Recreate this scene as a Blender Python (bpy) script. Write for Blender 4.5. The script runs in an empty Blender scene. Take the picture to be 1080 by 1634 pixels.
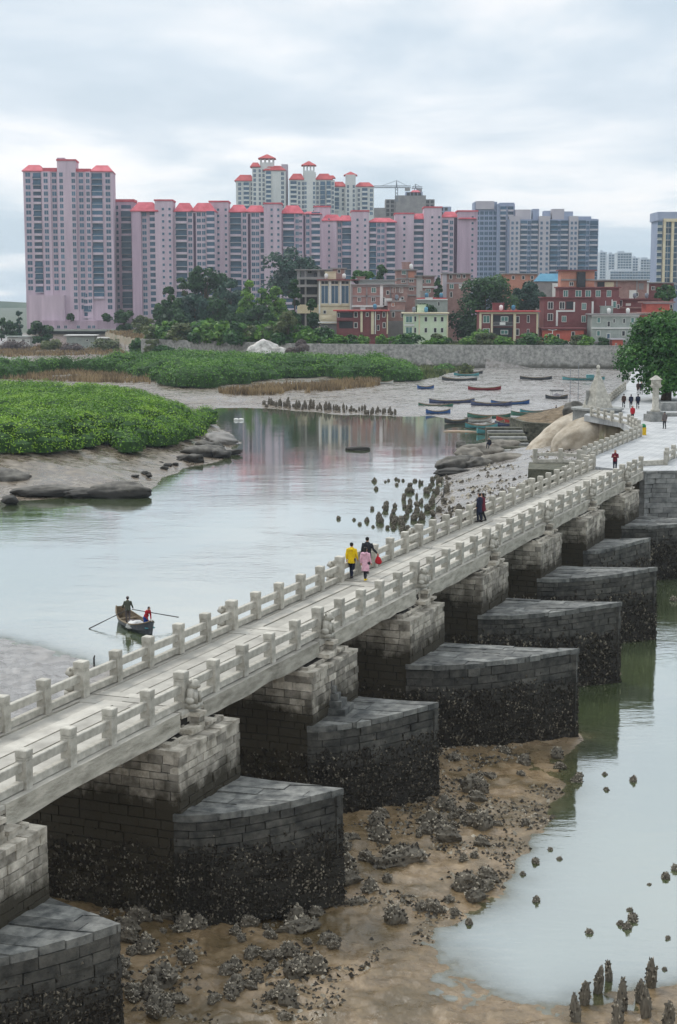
import bpy, bmesh, math, random
import numpy as np
from mathutils import Vector, Matrix

# ------------------------------------------------------------------ camera
SC = bpy.context.scene
COL = SC.collection
F, YH, CZ = 2500.0, 475.0, 20.0             # focal length (photo px), horizon row, eye height (m)
TH = math.atan((817 - YH) / F)
cam_d = bpy.data.cameras.new('camera')
cam_d.sensor_fit = 'VERTICAL'
cam_d.sensor_height = 24.0
cam_d.lens = F / 1634 * 24.0
cam_d.clip_start = 0.5
cam_d.clip_end = 20000
cam = bpy.data.objects.new('camera', cam_d)
COL.objects.link(cam)
cam.location = (0, 0, CZ)
cam.rotation_euler = (math.pi / 2 - TH, 0, 0)
SC.camera = cam

# ------------------------------------------------------------------ sky and light
SUN_EL, SUN_AZ = math.radians(48), math.radians(-35)      # azimuth from +Y towards +X: sun behind and left of the towers
W = bpy.data.worlds.new('World')
SC.world = W
W.use_nodes = True
nt = W.node_tree
nt.nodes.clear()
def N(nt, t, **kw):
    n = nt.nodes.new(t)
    for k, v in kw.items():
        if k.startswith('i_'):
            n.inputs[k[2:].replace('_', ' ')].default_value = v
        else:
            setattr(n, k, v)
    return n
def LK(nt, a, b): nt.links.new(a, b)
def ramp(nt, pts, interp='LINEAR'):
    r = nt.nodes.new('ShaderNodeValToRGB')
    r.color_ramp.interpolation = interp
    e = r.color_ramp.elements
    while len(e) < len(pts): e.new(0.5)
    for k, (p, c) in enumerate(pts):
        e[k].position = p
        e[k].color = (c, c, c, 1) if not isinstance(c, (tuple, list)) else (*c, 1)
    return r
def math_n(nt, op, a, b=None, c=None, clamp=False):
    n = nt.nodes.new('ShaderNodeMath'); n.operation = op; n.use_clamp = clamp
    for k, v in enumerate((a, b, c)):
        if v is None: continue
        if isinstance(v, (int, float)): n.inputs[k].default_value = v
        else: nt.links.new(v, n.inputs[k])
    return n.outputs[0]
def mix_c(nt, fac, a, b, blend='MIX'):
    n = nt.nodes.new('ShaderNodeMix'); n.data_type = 'RGBA'; n.blend_type = blend
    for s, v in ((n.inputs[0], fac), (n.inputs[6], a), (n.inputs[7], b)):
        if isinstance(v, (int, float)): s.default_value = v
        elif isinstance(v, (tuple, list)): s.default_value = (*v, 1) if len(v) == 3 else v
        else: nt.links.new(v, s)
    return n.outputs[2]

tc = N(nt, 'ShaderNodeTexCoord')
sky = N(nt, 'ShaderNodeTexSky', sky_type='NISHITA', sun_disc=False)
sky.sun_elevation = SUN_EL
sky.sun_rotation = SUN_AZ
sky.air_density = 1.0; sky.dust_density = 2.0
sep = N(nt, 'ShaderNodeSeparateXYZ'); LK(nt, tc.outputs['Generated'], sep.inputs[0])
zc = math_n(nt, 'MAXIMUM', sep.outputs[2], 0.0)
den = math_n(nt, 'ADD', zc, 0.075)
cmb = N(nt, 'ShaderNodeCombineXYZ')
LK(nt, math_n(nt, 'DIVIDE', sep.outputs[0], den), cmb.inputs[0])
LK(nt, math_n(nt, 'DIVIDE', sep.outputs[1], den), cmb.inputs[1])
mp1 = N(nt, 'ShaderNodeMapping'); mp1.inputs['Location'].default_value = (3.1, 1.37, 0.4); mp1.inputs['Scale'].default_value = (0.85, 0.55, 1)
LK(nt, cmb.outputs[0], mp1.inputs[0])
n1 = N(nt, 'ShaderNodeTexNoise', i_Scale=1.0, i_Detail=7.0, i_Roughness=0.52, i_Distortion=0.25); LK(nt, mp1.outputs[0], n1.inputs['Vector'])
cl = ramp(nt, [(0.38, (0.44, 0.55, 0.64)), (0.46, (0.56, 0.65, 0.73)), (0.52, (0.74, 0.79, 0.83)), (0.58, (0.95, 0.935, 0.93)), (0.70, (1.12, 1.03, 0.96))])
LK(nt, n1.outputs[0], cl.inputs[0])
el = ramp(nt, [(0.0, (0.60, 0.72, 0.80)), (0.05, (0.68, 0.78, 0.84)), (0.10, (0.83, 0.86, 0.89)), (0.135, (0.80, 0.845, 0.88)), (0.175, (0.62, 0.70, 0.76)), (0.22, (0.90, 0.94, 0.94)), (0.4, (1.02, 1.05, 1.05)), (1.0, (1.55, 1.58, 1.60))])
LK(nt, zc, el.inputs[0])
cloud = mix_c(nt, 0.62, el.outputs[0], cl.outputs[0])
cloud10 = mix_c(nt, 1.0, cloud, (10.0, 10.1, 10.3), 'MULTIPLY')
lift = ramp(nt, [(0.0, 0.84), (0.185, 0.83), (0.24, 0.84), (0.42, 0.80), (0.7, 1.0)]); LK(nt, zc, lift.inputs[0])
skyc = mix_c(nt, 1.0, mix_c(nt, 0.93, sky.outputs[0], cloud10), lift.outputs[0], 'MULTIPLY')
bg = N(nt, 'ShaderNodeBackground', i_Strength=0.1); LK(nt, skyc, bg.inputs[0])
wo = N(nt, 'ShaderNodeOutputWorld'); LK(nt, bg.outputs[0], wo.inputs[0])

sun_d = bpy.data.lights.new('sun', 'SUN')
sun_d.energy = 1.3; sun_d.angle = math.radians(14); sun_d.color = (1.0, 0.96, 0.90)
sun = bpy.data.objects.new('sun', sun_d); COL.objects.link(sun)
sdir = Vector((math.sin(SUN_AZ) * math.cos(SUN_EL), math.cos(SUN_AZ) * math.cos(SUN_EL), math.sin(SUN_EL)))
sun.rotation_euler = sdir.to_track_quat('Z', 'Y').to_euler()
sun.location = sdir * 300

SC.view_settings.view_transform = 'Standard'
SC.view_settings.look = 'None'
SC.view_settings.exposure = 0.48
SC.view_settings.gamma = 1.0
SC.view_settings.use_curve_mapping = False
SC.render.engine = 'CYCLES'
SC.cycles.max_bounces = 6; SC.cycles.diffuse_bounces = 2; SC.cycles.glossy_bounces = 3; SC.cycles.volume_bounces = 0
SC.cycles.caustics_reflective = False; SC.cycles.caustics_refractive = False
SC.cycles.use_denoising = True

# ------------------------------------------------------------------ placing: the survey of the photograph
_c, _s = math.cos(TH), math.sin(TH)
def _ray(px, py):
    x, y = (px - 540) / F, -(py - 817) / F
    return x, _c + y * _s, -_s + y * _c
def gp(px, py, z=0.0):                                  # ground point: where a line of sight meets height z
    d = _ray(px, py); t = (z - CZ) / d[2]
    return np.array([d[0] * t, d[1] * t, z])
def dp(px, py, D):                                      # point on a line of sight at distance D
    d = _ray(px, py); t = D / d[1]
    return np.array([d[0] * t, D, CZ + d[2] * t])

# ------------------------------------------------------------------ numpy helpers
RNG = np.random.default_rng(7)
def hash2(ix, iy, seed):
    h = (ix.astype(np.int64) * 374761393 + iy.astype(np.int64) * 668265263 + seed * 974711) & 0x7fffffff
    h = ((h ^ (h >> 13)) * 1274126177) & 0x7fffffff
    return ((h ^ (h >> 16)) & 0xffff) / 65535.0
def vnoise(x, y, seed=0):
    ix, iy = np.floor(x), np.floor(y)
    fx, fy = x - ix, y - iy
    fx = fx * fx * (3 - 2 * fx); fy = fy * fy * (3 - 2 * fy)
    a = hash2(ix, iy, seed); b = hash2(ix + 1, iy, seed); c = hash2(ix, iy + 1, seed); d = hash2(ix + 1, iy + 1, seed)
    return a + (b - a) * fx + (c - a) * fy + (a - b - c + d) * fx * fy
def fbm(x, y, seed=0, octs=4, gain=0.5):
    s, a, t = 0, 1.0, 0
    for k in range(octs):
        s = s + a * vnoise(x * 2 ** k + 17.3 * k, y * 2 ** k - 9.1 * k, seed + k); t += a; a *= gain
    return s / t
def poly_sd(P, X, Y):                                   # signed distance to a polygon, inside positive
    P = np.asarray(P, float)[:, :2]
    d2 = np.full(X.shape, 1e18); ins = np.zeros(X.shape, bool)
    n = len(P)
    for i in range(n):
        a, b = P[i], P[(i + 1) % n]
        e = b - a; L = e @ e
        if L < 1e-9: continue
        t = np.clip(((X - a[0]) * e[0] + (Y - a[1]) * e[1]) / L, 0, 1)
        d2 = np.minimum(d2, (X - a[0] - t * e[0]) ** 2 + (Y - a[1] - t * e[1]) ** 2)
        if a[1] != b[1]:
            c = ((a[1] > Y) != (b[1] > Y)) & (X < (b[0] - a[0]) * (Y - a[1]) / (b[1] - a[1]) + a[0])
            ins ^= c
    d = np.sqrt(d2)
    return np.where(ins, d, -d)

class MB:                                               # collects polygons, builds ONE mesh object
    def __init__(s): s.v = []; s.f = []; s.n = 0; s.m = []; s.t = []
    def add(s, verts, faces, mat=0, tint=None):
        verts = np.asarray(verts, float).reshape(-1, 3)
        for k, f in enumerate(faces):
            s.f.append([i + s.n for i in f])
            s.m.append(mat if not isinstance(mat, (list, np.ndarray)) else mat[k])
            s.t.append(0.5 if tint is None else tint)
        s.v.append(verts); s.n += len(verts)
        return s
    def quads(s, V, mat=0, tint=None):                  # V: (n,4,3) many loose quads at once
        n = len(V); base = s.n
        s.v.append(V.reshape(-1, 3)); s.n += n * 4
        idx = (np.arange(n * 4) + base).reshape(n, 4).tolist()
        s.f += idx; s.m += [mat] * n
        s.t += ([0.5] * n if tint is None else list(tint))
        return s
    def tris(s, V, mat=0, tint=None):
        n = len(V); base = s.n
        s.v.append(V.reshape(-1, 3)); s.n += n * 3
        s.f += (np.arange(n * 3) + base).reshape(n, 3).tolist(); s.m += [mat] * n
        s.t += ([0.5] * n if tint is None else list(tint))
        return s
    def box(s, x0, y0, z0, x1, y1, z1, mat=0, tint=None):
        v = [(x0, y0, z0), (x1, y0, z0), (x1, y1, z0), (x0, y1, z0), (x0, y0, z1), (x1, y0, z1), (x1, y1, z1), (x0, y1, z1)]
        return s.add(v, BOXF, mat, tint)
    def hexa(s, v8, mat=0, tint=None): return s.add(v8, BOXF, mat, tint)
    def prism(s, poly, z0, z1, mat=0, tint=None, top=None):
        n = len(poly); P = np.asarray(poly, float)
        z0 = np.broadcast_to(z0, n); z1 = np.broadcast_to(z1, n)
        v = np.vstack([np.c_[P[:, :2], z0], np.c_[P[:, :2], z1]])
        f = [[i, (i + 1) % n, n + (i + 1) % n, n + i] for i in range(n)]
        s.add(v, f + [list(range(n, 2 * n)), list(range(n))[::-1]], [mat] * n + [mat if top is None else top] + [mat], tint)
        return s
    def tube(s, pts, radii, seg=8, mat=0, tint=None, cap=True, sq=None):
        pts = np.asarray(pts, float); n = len(pts)
        radii = np.broadcast_to(radii, n) if np.ndim(radii) < 2 else np.asarray(radii)
        ring = []
        for i in range(n):
            d = pts[min(i + 1, n - 1)] - pts[max(i - 1, 0)]
            d = d / (np.linalg.norm(d) + 1e-9)
            up = np.array([0, 0, 1.0]) if abs(d[2]) < 0.9 else np.array([0, 1.0, 0])
            a = np.cross(up, d); a /= np.linalg.norm(a); b = np.cross(d, a)
            r = radii[i]; ra, rb = (r, r) if np.ndim(r) == 0 else r
            th = np.arange(seg) * 2 * math.pi / seg
            ring.append(pts[i] + np.outer(np.cos(th) * ra, a) + np.outer(np.sin(th) * rb, b))
        v = np.vstack(ring)
        f = [[i * seg + k, i * seg + (k + 1) % seg, (i + 1) * seg + (k + 1) % seg, (i + 1) * seg + k] for i in range(n - 1) for k in range(seg)]
        if cap: f += [list(range(seg))[::-1], list(range((n - 1) * seg, n * seg))]
        return s.add(v, f, mat, tint)
    def mesh(s, name, mats, smooth=False):
        me = bpy.data.meshes.new(name)
        V = np.vstack(s.v) if s.v else np.zeros((0, 3))
        me.vertices.add(len(V)); me.vertices.foreach_set('co', V.astype(np.float32).ravel())
        ln = np.array([len(f) for f in s.f], np.int32)
        lv = np.array([i for f in s.f for i in f], np.int32)
        me.loops.add(len(lv)); me.loops.foreach_set('vertex_index', lv)
        me.polygons.add(len(ln)); me.polygons.foreach_set('loop_start', np.r_[0, np.cumsum(ln)[:-1]].astype(np.int32))
        for m in (mats if isinstance(mats, (list, tuple)) else [mats]): me.materials.append(m)
        me.polygons.foreach_set('material_index', np.array(s.m, np.int32))
        a = me.attributes.new('tint', 'FLOAT', 'FACE'); a.data.foreach_set('value', np.array(s.t, np.float32))
        me.update(calc_edges=True)
        me.validate()
        me.polygons.foreach_set('use_smooth', np.full(len(me.polygons), bool(smooth)))
        return me
    def build(s, name, mats, parent=None, smooth=False, loc=None, rz=0.0):
        return ob(name, s.mesh(name, mats, smooth), parent, loc, rz)
BOXF = [(0, 3, 2, 1), (4, 5, 6, 7), (0, 1, 5, 4), (1, 2, 6, 5), (2, 3, 7, 6), (3, 0, 4, 7)]

def ob(name, data, parent=None, loc=None, rz=0.0):
    o = bpy.data.objects.new(name, data); COL.objects.link(o)
    if parent is not None: o.parent = parent
    if loc is not None: o.location = [float(c) for c in loc]
    if rz: o.rotation_euler = (0, 0, rz)
    return o
def tag(o, label=None, cat=None, group=None, kind=None):
    if label: o['label'] = label
    if cat: o['category'] = cat
    if group: o['group'] = group
    if kind: o['kind'] = kind
    return o
def thing(name, loc, label, cat, group=None, rz=0.0):
    return tag(ob(name, None, None, loc, rz), label, cat, group)
def struct(o): o['kind'] = 'structure'; return o
def copy_tree(o, parent=None):
    c = o.copy(); COL.objects.link(c)
    if parent is not None: c.parent = parent
    for ch in list(o.children): copy_tree(ch, c)
    return c

# ------------------------------------------------------------------ materials
def srgb(r, g, b):
    return tuple((c / 255 / 12.92 if c <= 10 else ((c / 255 + 0.055) / 1.055) ** 2.4) for c in (r, g, b))
MATS = {}
def mat(name, c0, c1=None, scale=1.0, rough=0.8, tint=0.0, bump=0.0, bscale=None, spec=0.3, detail=5.0, metal=0.0, tcol=None, rough2=None, stain=None, stretch=None, contrast=(0.35, 0.65)):
    if name in MATS: return MATS[name]
    m = bpy.data.materials.new(name); MATS[name] = m
    m.use_nodes = True; t = m.node_tree
    b = t.nodes['Principled BSDF']
    b.inputs['Roughness'].default_value = rough; b.inputs['Metallic'].default_value = metal
    b.inputs['Specular IOR Level'].default_value = spec
    geo = N(t, 'ShaderNodeNewGeometry')
    tco = N(t, 'ShaderNodeTexCoord')
    vec = tco.outputs['Object']
    if stretch:
        mp = N(t, 'ShaderNodeMapping'); mp.inputs['Scale'].default_value = stretch; LK(t, vec, mp.inputs[0]); vec = mp.outputs[0]
    col = None
    if c1 is not None:
        n = N(t, 'ShaderNodeTexNoise', i_Scale=scale, i_Detail=detail, i_Roughness=0.62); LK(t, vec, n.inputs['Vector'])
        r = ramp(t, [(contrast[0], c0), (contrast[1], c1)]); LK(t, n.outputs[0], r.inputs[0]); col = r.outputs[0]
        if rough2 is not None:
            rr = ramp(t, [(contrast[0], rough), (contrast[1], rough2)]); LK(t, n.outputs[0], rr.inputs[0]); LK(t, rr.outputs[0], b.inputs['Roughness'])
    if tint:
        a = N(t, 'ShaderNodeAttribute', attribute_name='tint')
        if tcol:
            col = mix_c(t, math_n(t, 'MULTIPLY', a.outputs['Fac'], tint, clamp=True), col if col is not None else c0, tcol)
        else:
            mr = N(t, 'ShaderNodeMapRange'); mr.inputs['To Min'].default_value = 1 - tint; mr.inputs['To Max'].default_value = 1 + tint
            LK(t, a.outputs['Fac'], mr.inputs[0])
            vm = N(t, 'ShaderNodeVectorMath', operation='SCALE')
            if col is None: vm.inputs[0].default_value = c0
            else: LK(t, col, vm.inputs[0])
            LK(t, mr.outputs[0], vm.inputs['Scale']); col = vm.outputs[0]
    if stain:                                            # tide and algae stain: (height, softness, colour, noise scale)
        sx = N(t, 'ShaderNodeSeparateXYZ'); LK(t, geo.outputs['Position'], sx.inputs[0])
        sn = N(t, 'ShaderNodeTexNoise', i_Scale=stain[3], i_Detail=6.0, i_Roughness=0.65); LK(t, geo.outputs['Position'], sn.inputs['Vector'])
        h = math_n(t, 'ADD', sx.outputs[2], math_n(t, 'MULTIPLY', math_n(t, 'SUBTRACT', sn.outputs[0], 0.5), stain[1] * 2.6))
        f = math_n(t, 'DIVIDE', math_n(t, 'SUBTRACT', stain[0] + stain[1] / 2, h), stain[1], clamp=True)
        col = mix_c(t, f, col if col is not None else c0, stain[2])
    if col is None: b.inputs['Base Color'].default_value = (*c0, 1)
    else: LK(t, col, b.inputs['Base Color'])
    if bump:
        bn = N(t, 'ShaderNodeTexNoise', i_Scale=bscale or scale * 4, i_Detail=6.0, i_Roughness=0.65); LK(t, vec, bn.inputs['Vector'])
        bp = N(t, 'ShaderNodeBump', i_Strength=min(1.0, bump)); bp.inputs['Distance'].default_value = 0.05 * max(1, bump); LK(t, bn.outputs[0], bp.inputs['Height'])
        LK(t, bp.outputs[0], b.inputs['Normal'])
    return m
# ------------------------------------------------------------------ the lie of the land
BO = np.array([-5.117, 50.0]); BA = np.array([0.37421, 0.92734]); BR = np.array([BA[1], -BA[0]]); PITCH = 11.575; DECK = 6.7
def bw(a, p): return BO + BA * a + BR * p               # bridge frame (along, right) -> world
def pts(lst, z=0.0): return [gp(x, y, z)[:2] for x, y in lst]
SHORE_FORE = pts([(-300, 985), (-60, 1008), (0, 1020), (60, 1031), (110, 1046), (150, 1066)]) + [bw(25, -6), bw(25.5, 2)] + \
    pts([(925, 1172), (905, 1205), (893, 1255), (880, 1295), (850, 1340), (815, 1378), (783, 1425), (768, 1452), (735, 1468), (698, 1482), (690, 1498), (712, 1530), (745, 1558), (790, 1588), (835, 1606), (880, 1609), (925, 1598), (985, 1584), (1080, 1572), (1300, 1555)]) + [np.array([60., 25.]), np.array([60., -60.]), np.array([-120., -60.]), np.array([-120., 95.])]
SHORE_FAR = pts([(-900, 850), (-300, 812), (-40, 801), (60, 797), (140, 790), (235, 783), (262, 762), (300, 748), (340, 737), (372, 722), (371, 705), (352, 684), (337, 668), (333, 657), (352, 651), (395, 651), (430, 652), (500, 657), (560, 662), (640, 665), (690, 664), (720, 670), (752, 677), (775, 690), (800, 697)]) + \
    [np.array([19.5, 203.]), np.array([14.5, 193.]), np.array([11.8, 176.])] + pts([(716, 768), (708, 785), (700, 805), (690, 830)]) + [np.array([9., 128.]), bw(66, -2.0), bw(69, 0.0), bw(72, 2.5), np.array([400., 126.]), np.array([6000., 200.]), np.array([6000., 9000.]), np.array([-6000., 9000.]), np.array([-6000., 400.])]
BANK = [(11.8, 176), (14.5, 193), (19.5, 203), (24, 212), (32, 222), (80, 235), (120, 235), (120, 123), tuple(bw(76, 6)), tuple(bw(73, 0)), tuple(bw(69, -4)), (9.2, 132), (10.5, 150)]
WALL_LINE = [gp(*q, 7.05)[:2] for q in [(1120, 553), (985, 551.5), (900, 551), (800, 550.5), (700, 550), (640, 549.5), (560, 549), (500, 548.5), (400, 546), (300, 543), (225, 540.5)]]
GROUND_UP = WALL_LINE + [np.array([-95., 640.]), np.array([-150., 640.]), np.array([-260., 640.]), np.array([-900., 600.]), np.array([-6000., 600.]), np.array([-6000., 9000.]), np.array([6000., 9000.]), np.array([6000., 430.])]
PLAZA = [bw(75.9, 0.35), np.array([23.5, 120.9]), np.array([60., 122.5]), np.array([90., 124.]), np.array([110., 200.]), np.array([120., 470.]), np.array([88., 452.]), np.array([70., 370.]), gp(1003, 610, DECK)[:2], gp(965, 645, DECK)[:2], gp(932, 662, DECK)[:2], gp(990, 672, DECK)[:2], bw(107, -6.3), bw(81, -6.3), bw(78, -4.3)]
def height(X, Y):
    h = np.full(X.shape, -1.6)
    near = np.hypot(X, Y) < 900
    rough = (fbm(X * 0.45, Y * 0.45, 3) - 0.5)
    sd = poly_sd(SHORE_FORE, X, Y) + (fbm(X * 0.5, Y * 0.5, 31, 5, 0.6) - 0.5) * 1.0
    hf = np.where(sd > 0, np.minimum(0.010 + sd * 0.042, 0.85), sd * 0.06)
    hf = hf + np.where(sd > -6, 1, 0) * ((fbm(X * 0.5, Y * 0.5, 11, 5) - 0.5) * 0.34 + (fbm(X * 2.2, Y * 2.2, 12, 4) - 0.5) * 0.20 + np.maximum(0, fbm(X * 1.1 + Y * .4, Y * 3.2, 13, 4) - .55) * 0.5) * np.clip(sd * 0.35 + 0.25, 0.04, 1)
    h = np.maximum(h, np.maximum(hf, -1.6))
    sd = poly_sd(SHORE_FAR, X, Y) + (fbm(X * 0.12, Y * 0.12, 37, 4) - 0.5) * 4.0 * np.clip((Y - 120) / 100, 0.2, 2)
    hb = np.where(sd > 0, np.minimum(0.02 + sd * 0.035, 0.7), sd * 0.05)
    hb = hb + np.where(sd > -6, 1, 0) * ((fbm(X * 0.09, Y * 0.09, 21, 5) - 0.5) * 0.7 + (fbm(X * 0.6, Y * 0.6, 22, 4) - 0.5) * 0.22) * np.clip(sd * 0.12 + 0.1, 0.02, 1)
    h = np.maximum(h, np.maximum(hb, -1.6))
    sd = poly_sd(BANK, X, Y)
    hk = np.where(sd > 0, np.minimum(0.05 + sd * 0.20, 3.2) + (fbm(X * 0.5, Y * 0.5, 41, 4) - 0.5) * 0.5 * np.clip(sd * 0.2, 0, 1), -9)
    h = np.maximum(h, hk)
    # left bank under the near mangroves rises to a low levee
    sd = poly_sd([tuple(q) for q in pts([(-300, 806), (-40, 796), (60, 792), (140, 785), (225, 777), (262, 756), (300, 742), (338, 730), (362, 716), (355, 690), (330, 655), (250, 625), (-300, 625)])], X, Y)
    h = np.maximum(h, np.where(sd > 0, np.minimum(0.10 + sd * 0.17, 2.7) + (fbm(X * 0.3, Y * 0.3, 43, 4) - 0.5) * 0.5, -9))
    sd = poly_sd(GROUND_UP, X, Y)
    up = np.where(X < -95, np.clip(sd * 0.035, 0, 5.4), 5.4)
    h = np.where(sd > 0.3, np.maximum(h, 0.9 + up + (fbm(X * 0.03, Y * 0.03, 51, 3) - 0.5) * 0.5), h)
    sd = poly_sd(PLAZA, X, Y)
    h = np.where(sd > 0.5, np.minimum(np.maximum(h, 2.0), 6.0) * 0 + 6.2, h)
    return h
def zat(x, y): return float(height(np.array([float(x)]), np.array([float(y)]))[0])

ang = np.r_[np.linspace(-62, -15, 70, endpoint=False), np.linspace(-15, 15, 520), np.linspace(15, 62, 70)[1:]]
inv = np.linspace(1 / 16., 1 / 900., 820)
dist = np.unique(np.r_[3.0, 9.0, 1 / inv, np.arange(150, 300, 1.2), np.arange(300, 680, 2.0), np.linspace(960, 2200, 30)])
Aa, Dd = np.meshgrid(np.radians(ang), dist)
Xg, Yg = np.sin(Aa) * Dd, np.cos(Aa) * Dd
Zg = height(Xg, Yg)
nr, nc = Zg.shape
me = bpy.data.meshes.new('mud_ground')
me.vertices.add(nr * nc); me.vertices.foreach_set('co', np.stack([Xg, Yg, Zg], -1).astype(np.float32).ravel())
ii = (np.arange(nr - 1)[:, None] * nc + np.arange(nc - 1)[None]).ravel()
fq = np.stack([ii, ii + 1, ii + nc + 1, ii + nc], -1).astype(np.int32)[:, ::-1]
me.loops.add(fq.size); me.loops.foreach_set('vertex_index', np.ascontiguousarray(fq).ravel())
me.polygons.add(len(fq)); me.polygons.foreach_set('loop_start', np.arange(0, fq.size, 4, dtype=np.int32))
me.update(calc_edges=True); me.polygons.foreach_set('use_smooth', np.ones(len(fq), bool))

def mud_material():
    m = bpy.data.materials.new('tidal_mud'); m.use_nodes = True; t = m.node_tree; b = t.nodes['Principled BSDF']
    geo = N(t, 'ShaderNodeNewGeometry'); P = geo.outputs['Position']
    sx = N(t, 'ShaderNodeSeparateXYZ'); LK(t, P, sx.inputs[0])
    def noise(s, d=5.0, r=0.6, vec=P):
        n = N(t, 'ShaderNodeTexNoise', i_Scale=s, i_Detail=d, i_Roughness=r); LK(t, vec, n.inputs['Vector']); return n.outputs[0]
    big, mid, fine = noise(0.22), noise(1.1, 6.0), noise(5.5, 6.0, 0.7)
    # brown sandy mud near the piers
    r1 = ramp(t, [(0.34, srgb(92, 76, 54)), (0.5, srgb(124, 104, 77)), (0.64, srgb(152, 131, 102))]); LK(t, mid, r1.inputs[0])
    r1b = ramp(t, [(0.30, srgb(86, 71, 49)), (0.70, srgb(152, 132, 104))]); LK(t, fine, r1b.inputs[0])
    near = mix_c(t, 0.45, r1.outputs[0], r1b.outputs[0])
    wet = ramp(t, [(0.44, 0.0), (0.6, 0.75)]); LK(t, noise(0.33, 6.0, 0.65), wet.inputs[0])
    near = mix_c(t, wet.outputs[0], near, srgb(78, 67, 44))
    # grey silt on the far flats
    r2 = ramp(t, [(0.32, srgb(112, 108, 103)), (0.5, srgb(132, 128, 124)), (0.66, srgb(150, 147, 144))]); LK(t, mid, r2.inputs[0])
    gfac = N(t, 'ShaderNodeMapRange'); gfac.inputs[1].default_value = 66; gfac.inputs[2].default_value = 95; LK(t, sx.outputs[1], gfac.inputs[0])
    lf = N(t, 'ShaderNodeMapRange'); lf.inputs[1].default_value = -9; lf.inputs[2].default_value = -14; LK(t, sx.outputs[0], lf.inputs[0])
    lf2 = N(t, 'ShaderNodeMapRange'); lf2.inputs[1].default_value = 48; lf2.inputs[2].default_value = 58; LK(t, sx.outputs[1], lf2.inputs[0])
    gf = math_n(t, 'MAXIMUM', gfac.outputs[0], math_n(t, 'MULTIPLY', lf.outputs[0], lf2.outputs[0]))
    col = mix_c(t, gf, near, r2.outputs[0])
    r4 = ramp(t, [(0.32, srgb(80, 70, 58)), (0.5, srgb(106, 95, 81)), (0.66, srgb(134, 124, 110))]); LK(t, mid, r4.inputs[0])
    ml = N(t, 'ShaderNodeMapRange'); ml.inputs[1].default_value = 34; ml.inputs[2].default_value = -2; LK(t, math_n(t, 'ADD', sx.outputs[0], math_n(t, 'MULTIPLY', big, 10.0)), ml.inputs[0])
    ml2 = N(t, 'ShaderNodeMapRange'); ml2.inputs[1].default_value = 118; ml2.inputs[2].default_value = 130; LK(t, sx.outputs[1], ml2.inputs[0])
    col = mix_c(t, math_n(t, 'MULTIPLY', ml.outputs[0], ml2.outputs[0]), col, r4.outputs[0])
    # dry earth and weeds behind the wall / on high ground
    r3 = ramp(t, [(0.35, srgb(92, 94, 62)), (0.5, srgb(128, 116, 96)), (0.65, srgb(150, 138, 122))]); LK(t, big, r3.inputs[0])
    fy = N(t, 'ShaderNodeMapRange'); fy.inputs[1].default_value = 620; fy.inputs[2].default_value = 720; LK(t, sx.outputs[1], fy.inputs[0]); r3c = mix_c(t, fy.outputs[0], r3.outputs[0], srgb(66, 78, 62))
    hz = N(t, 'ShaderNodeMapRange'); hz.inputs[1].default_value = 3.2; hz.inputs[2].default_value = 4.2; LK(t, sx.outputs[2], hz.inputs[0])
    col = mix_c(t, hz.outputs[0], col, r3c)
    # small footprints, wormcasts and shells
    mv = N(t, 'ShaderNodeMapping'); mv.inputs['Scale'].default_value = (.55, 1.5, 1); mv.inputs['Rotation'].default_value = (0, 0, .45); LK(t, P, mv.inputs[0]); v = N(t, 'ShaderNodeTexVoronoi', i_Scale=2.6); LK(t, mv.outputs[0], v.inputs['Vector'])
    sp = ramp(t, [(0.06, 1.0), (0.13, 0.0)]); LK(t, v.outputs['Distance'], sp.inputs[0])
    spk = math_n(t, 'MULTIPLY', sp.outputs[0], math_n(t, 'GREATER_THAN', mid, 0.5))
    col = mix_c(t, math_n(t, 'MULTIPLY', spk, 0.8), col, srgb(70, 60, 46))
    LK(t, col, b.inputs['Base Color'])
    rr = ramp(t, [(0.40, 0.14), (0.52, 0.30), (0.62, 0.52)]); LK(t, math_n(t, 'ADD', math_n(t, 'MULTIPLY', big, 0.5), math_n(t, 'MULTIPLY', mid, 0.5)), rr.inputs[0])
    rg = math_n(t, 'ADD', rr.outputs[0], math_n(t, 'MULTIPLY', hz.outputs[0], 0.5), clamp=True)
    LK(t, rg, b.inputs['Roughness'])
    b.inputs['IOR'].default_value = 1.45; b.inputs['Specular IOR Level'].default_value = 0.55
    bp = N(t, 'ShaderNodeBump'); LK(t, math_n(t, 'SUBTRACT', 0.7, math_n(t, 'MULTIPLY', gfac.outputs[0], 0.5)), bp.inputs['Strength']); bp.inputs['Distance'].default_value = 0.10
    LK(t, math_n(t, 'ADD', mid, math_n(t, 'SUBTRACT', math_n(t, 'MULTIPLY', fine, 0.45), math_n(t, 'MULTIPLY', spk, 0.3))), bp.inputs['Height'])
    LK(t, bp.outputs[0], b.inputs['Normal'])
    return m
me.materials.append(mud_material())
struct(ob('ground', me))

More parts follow.
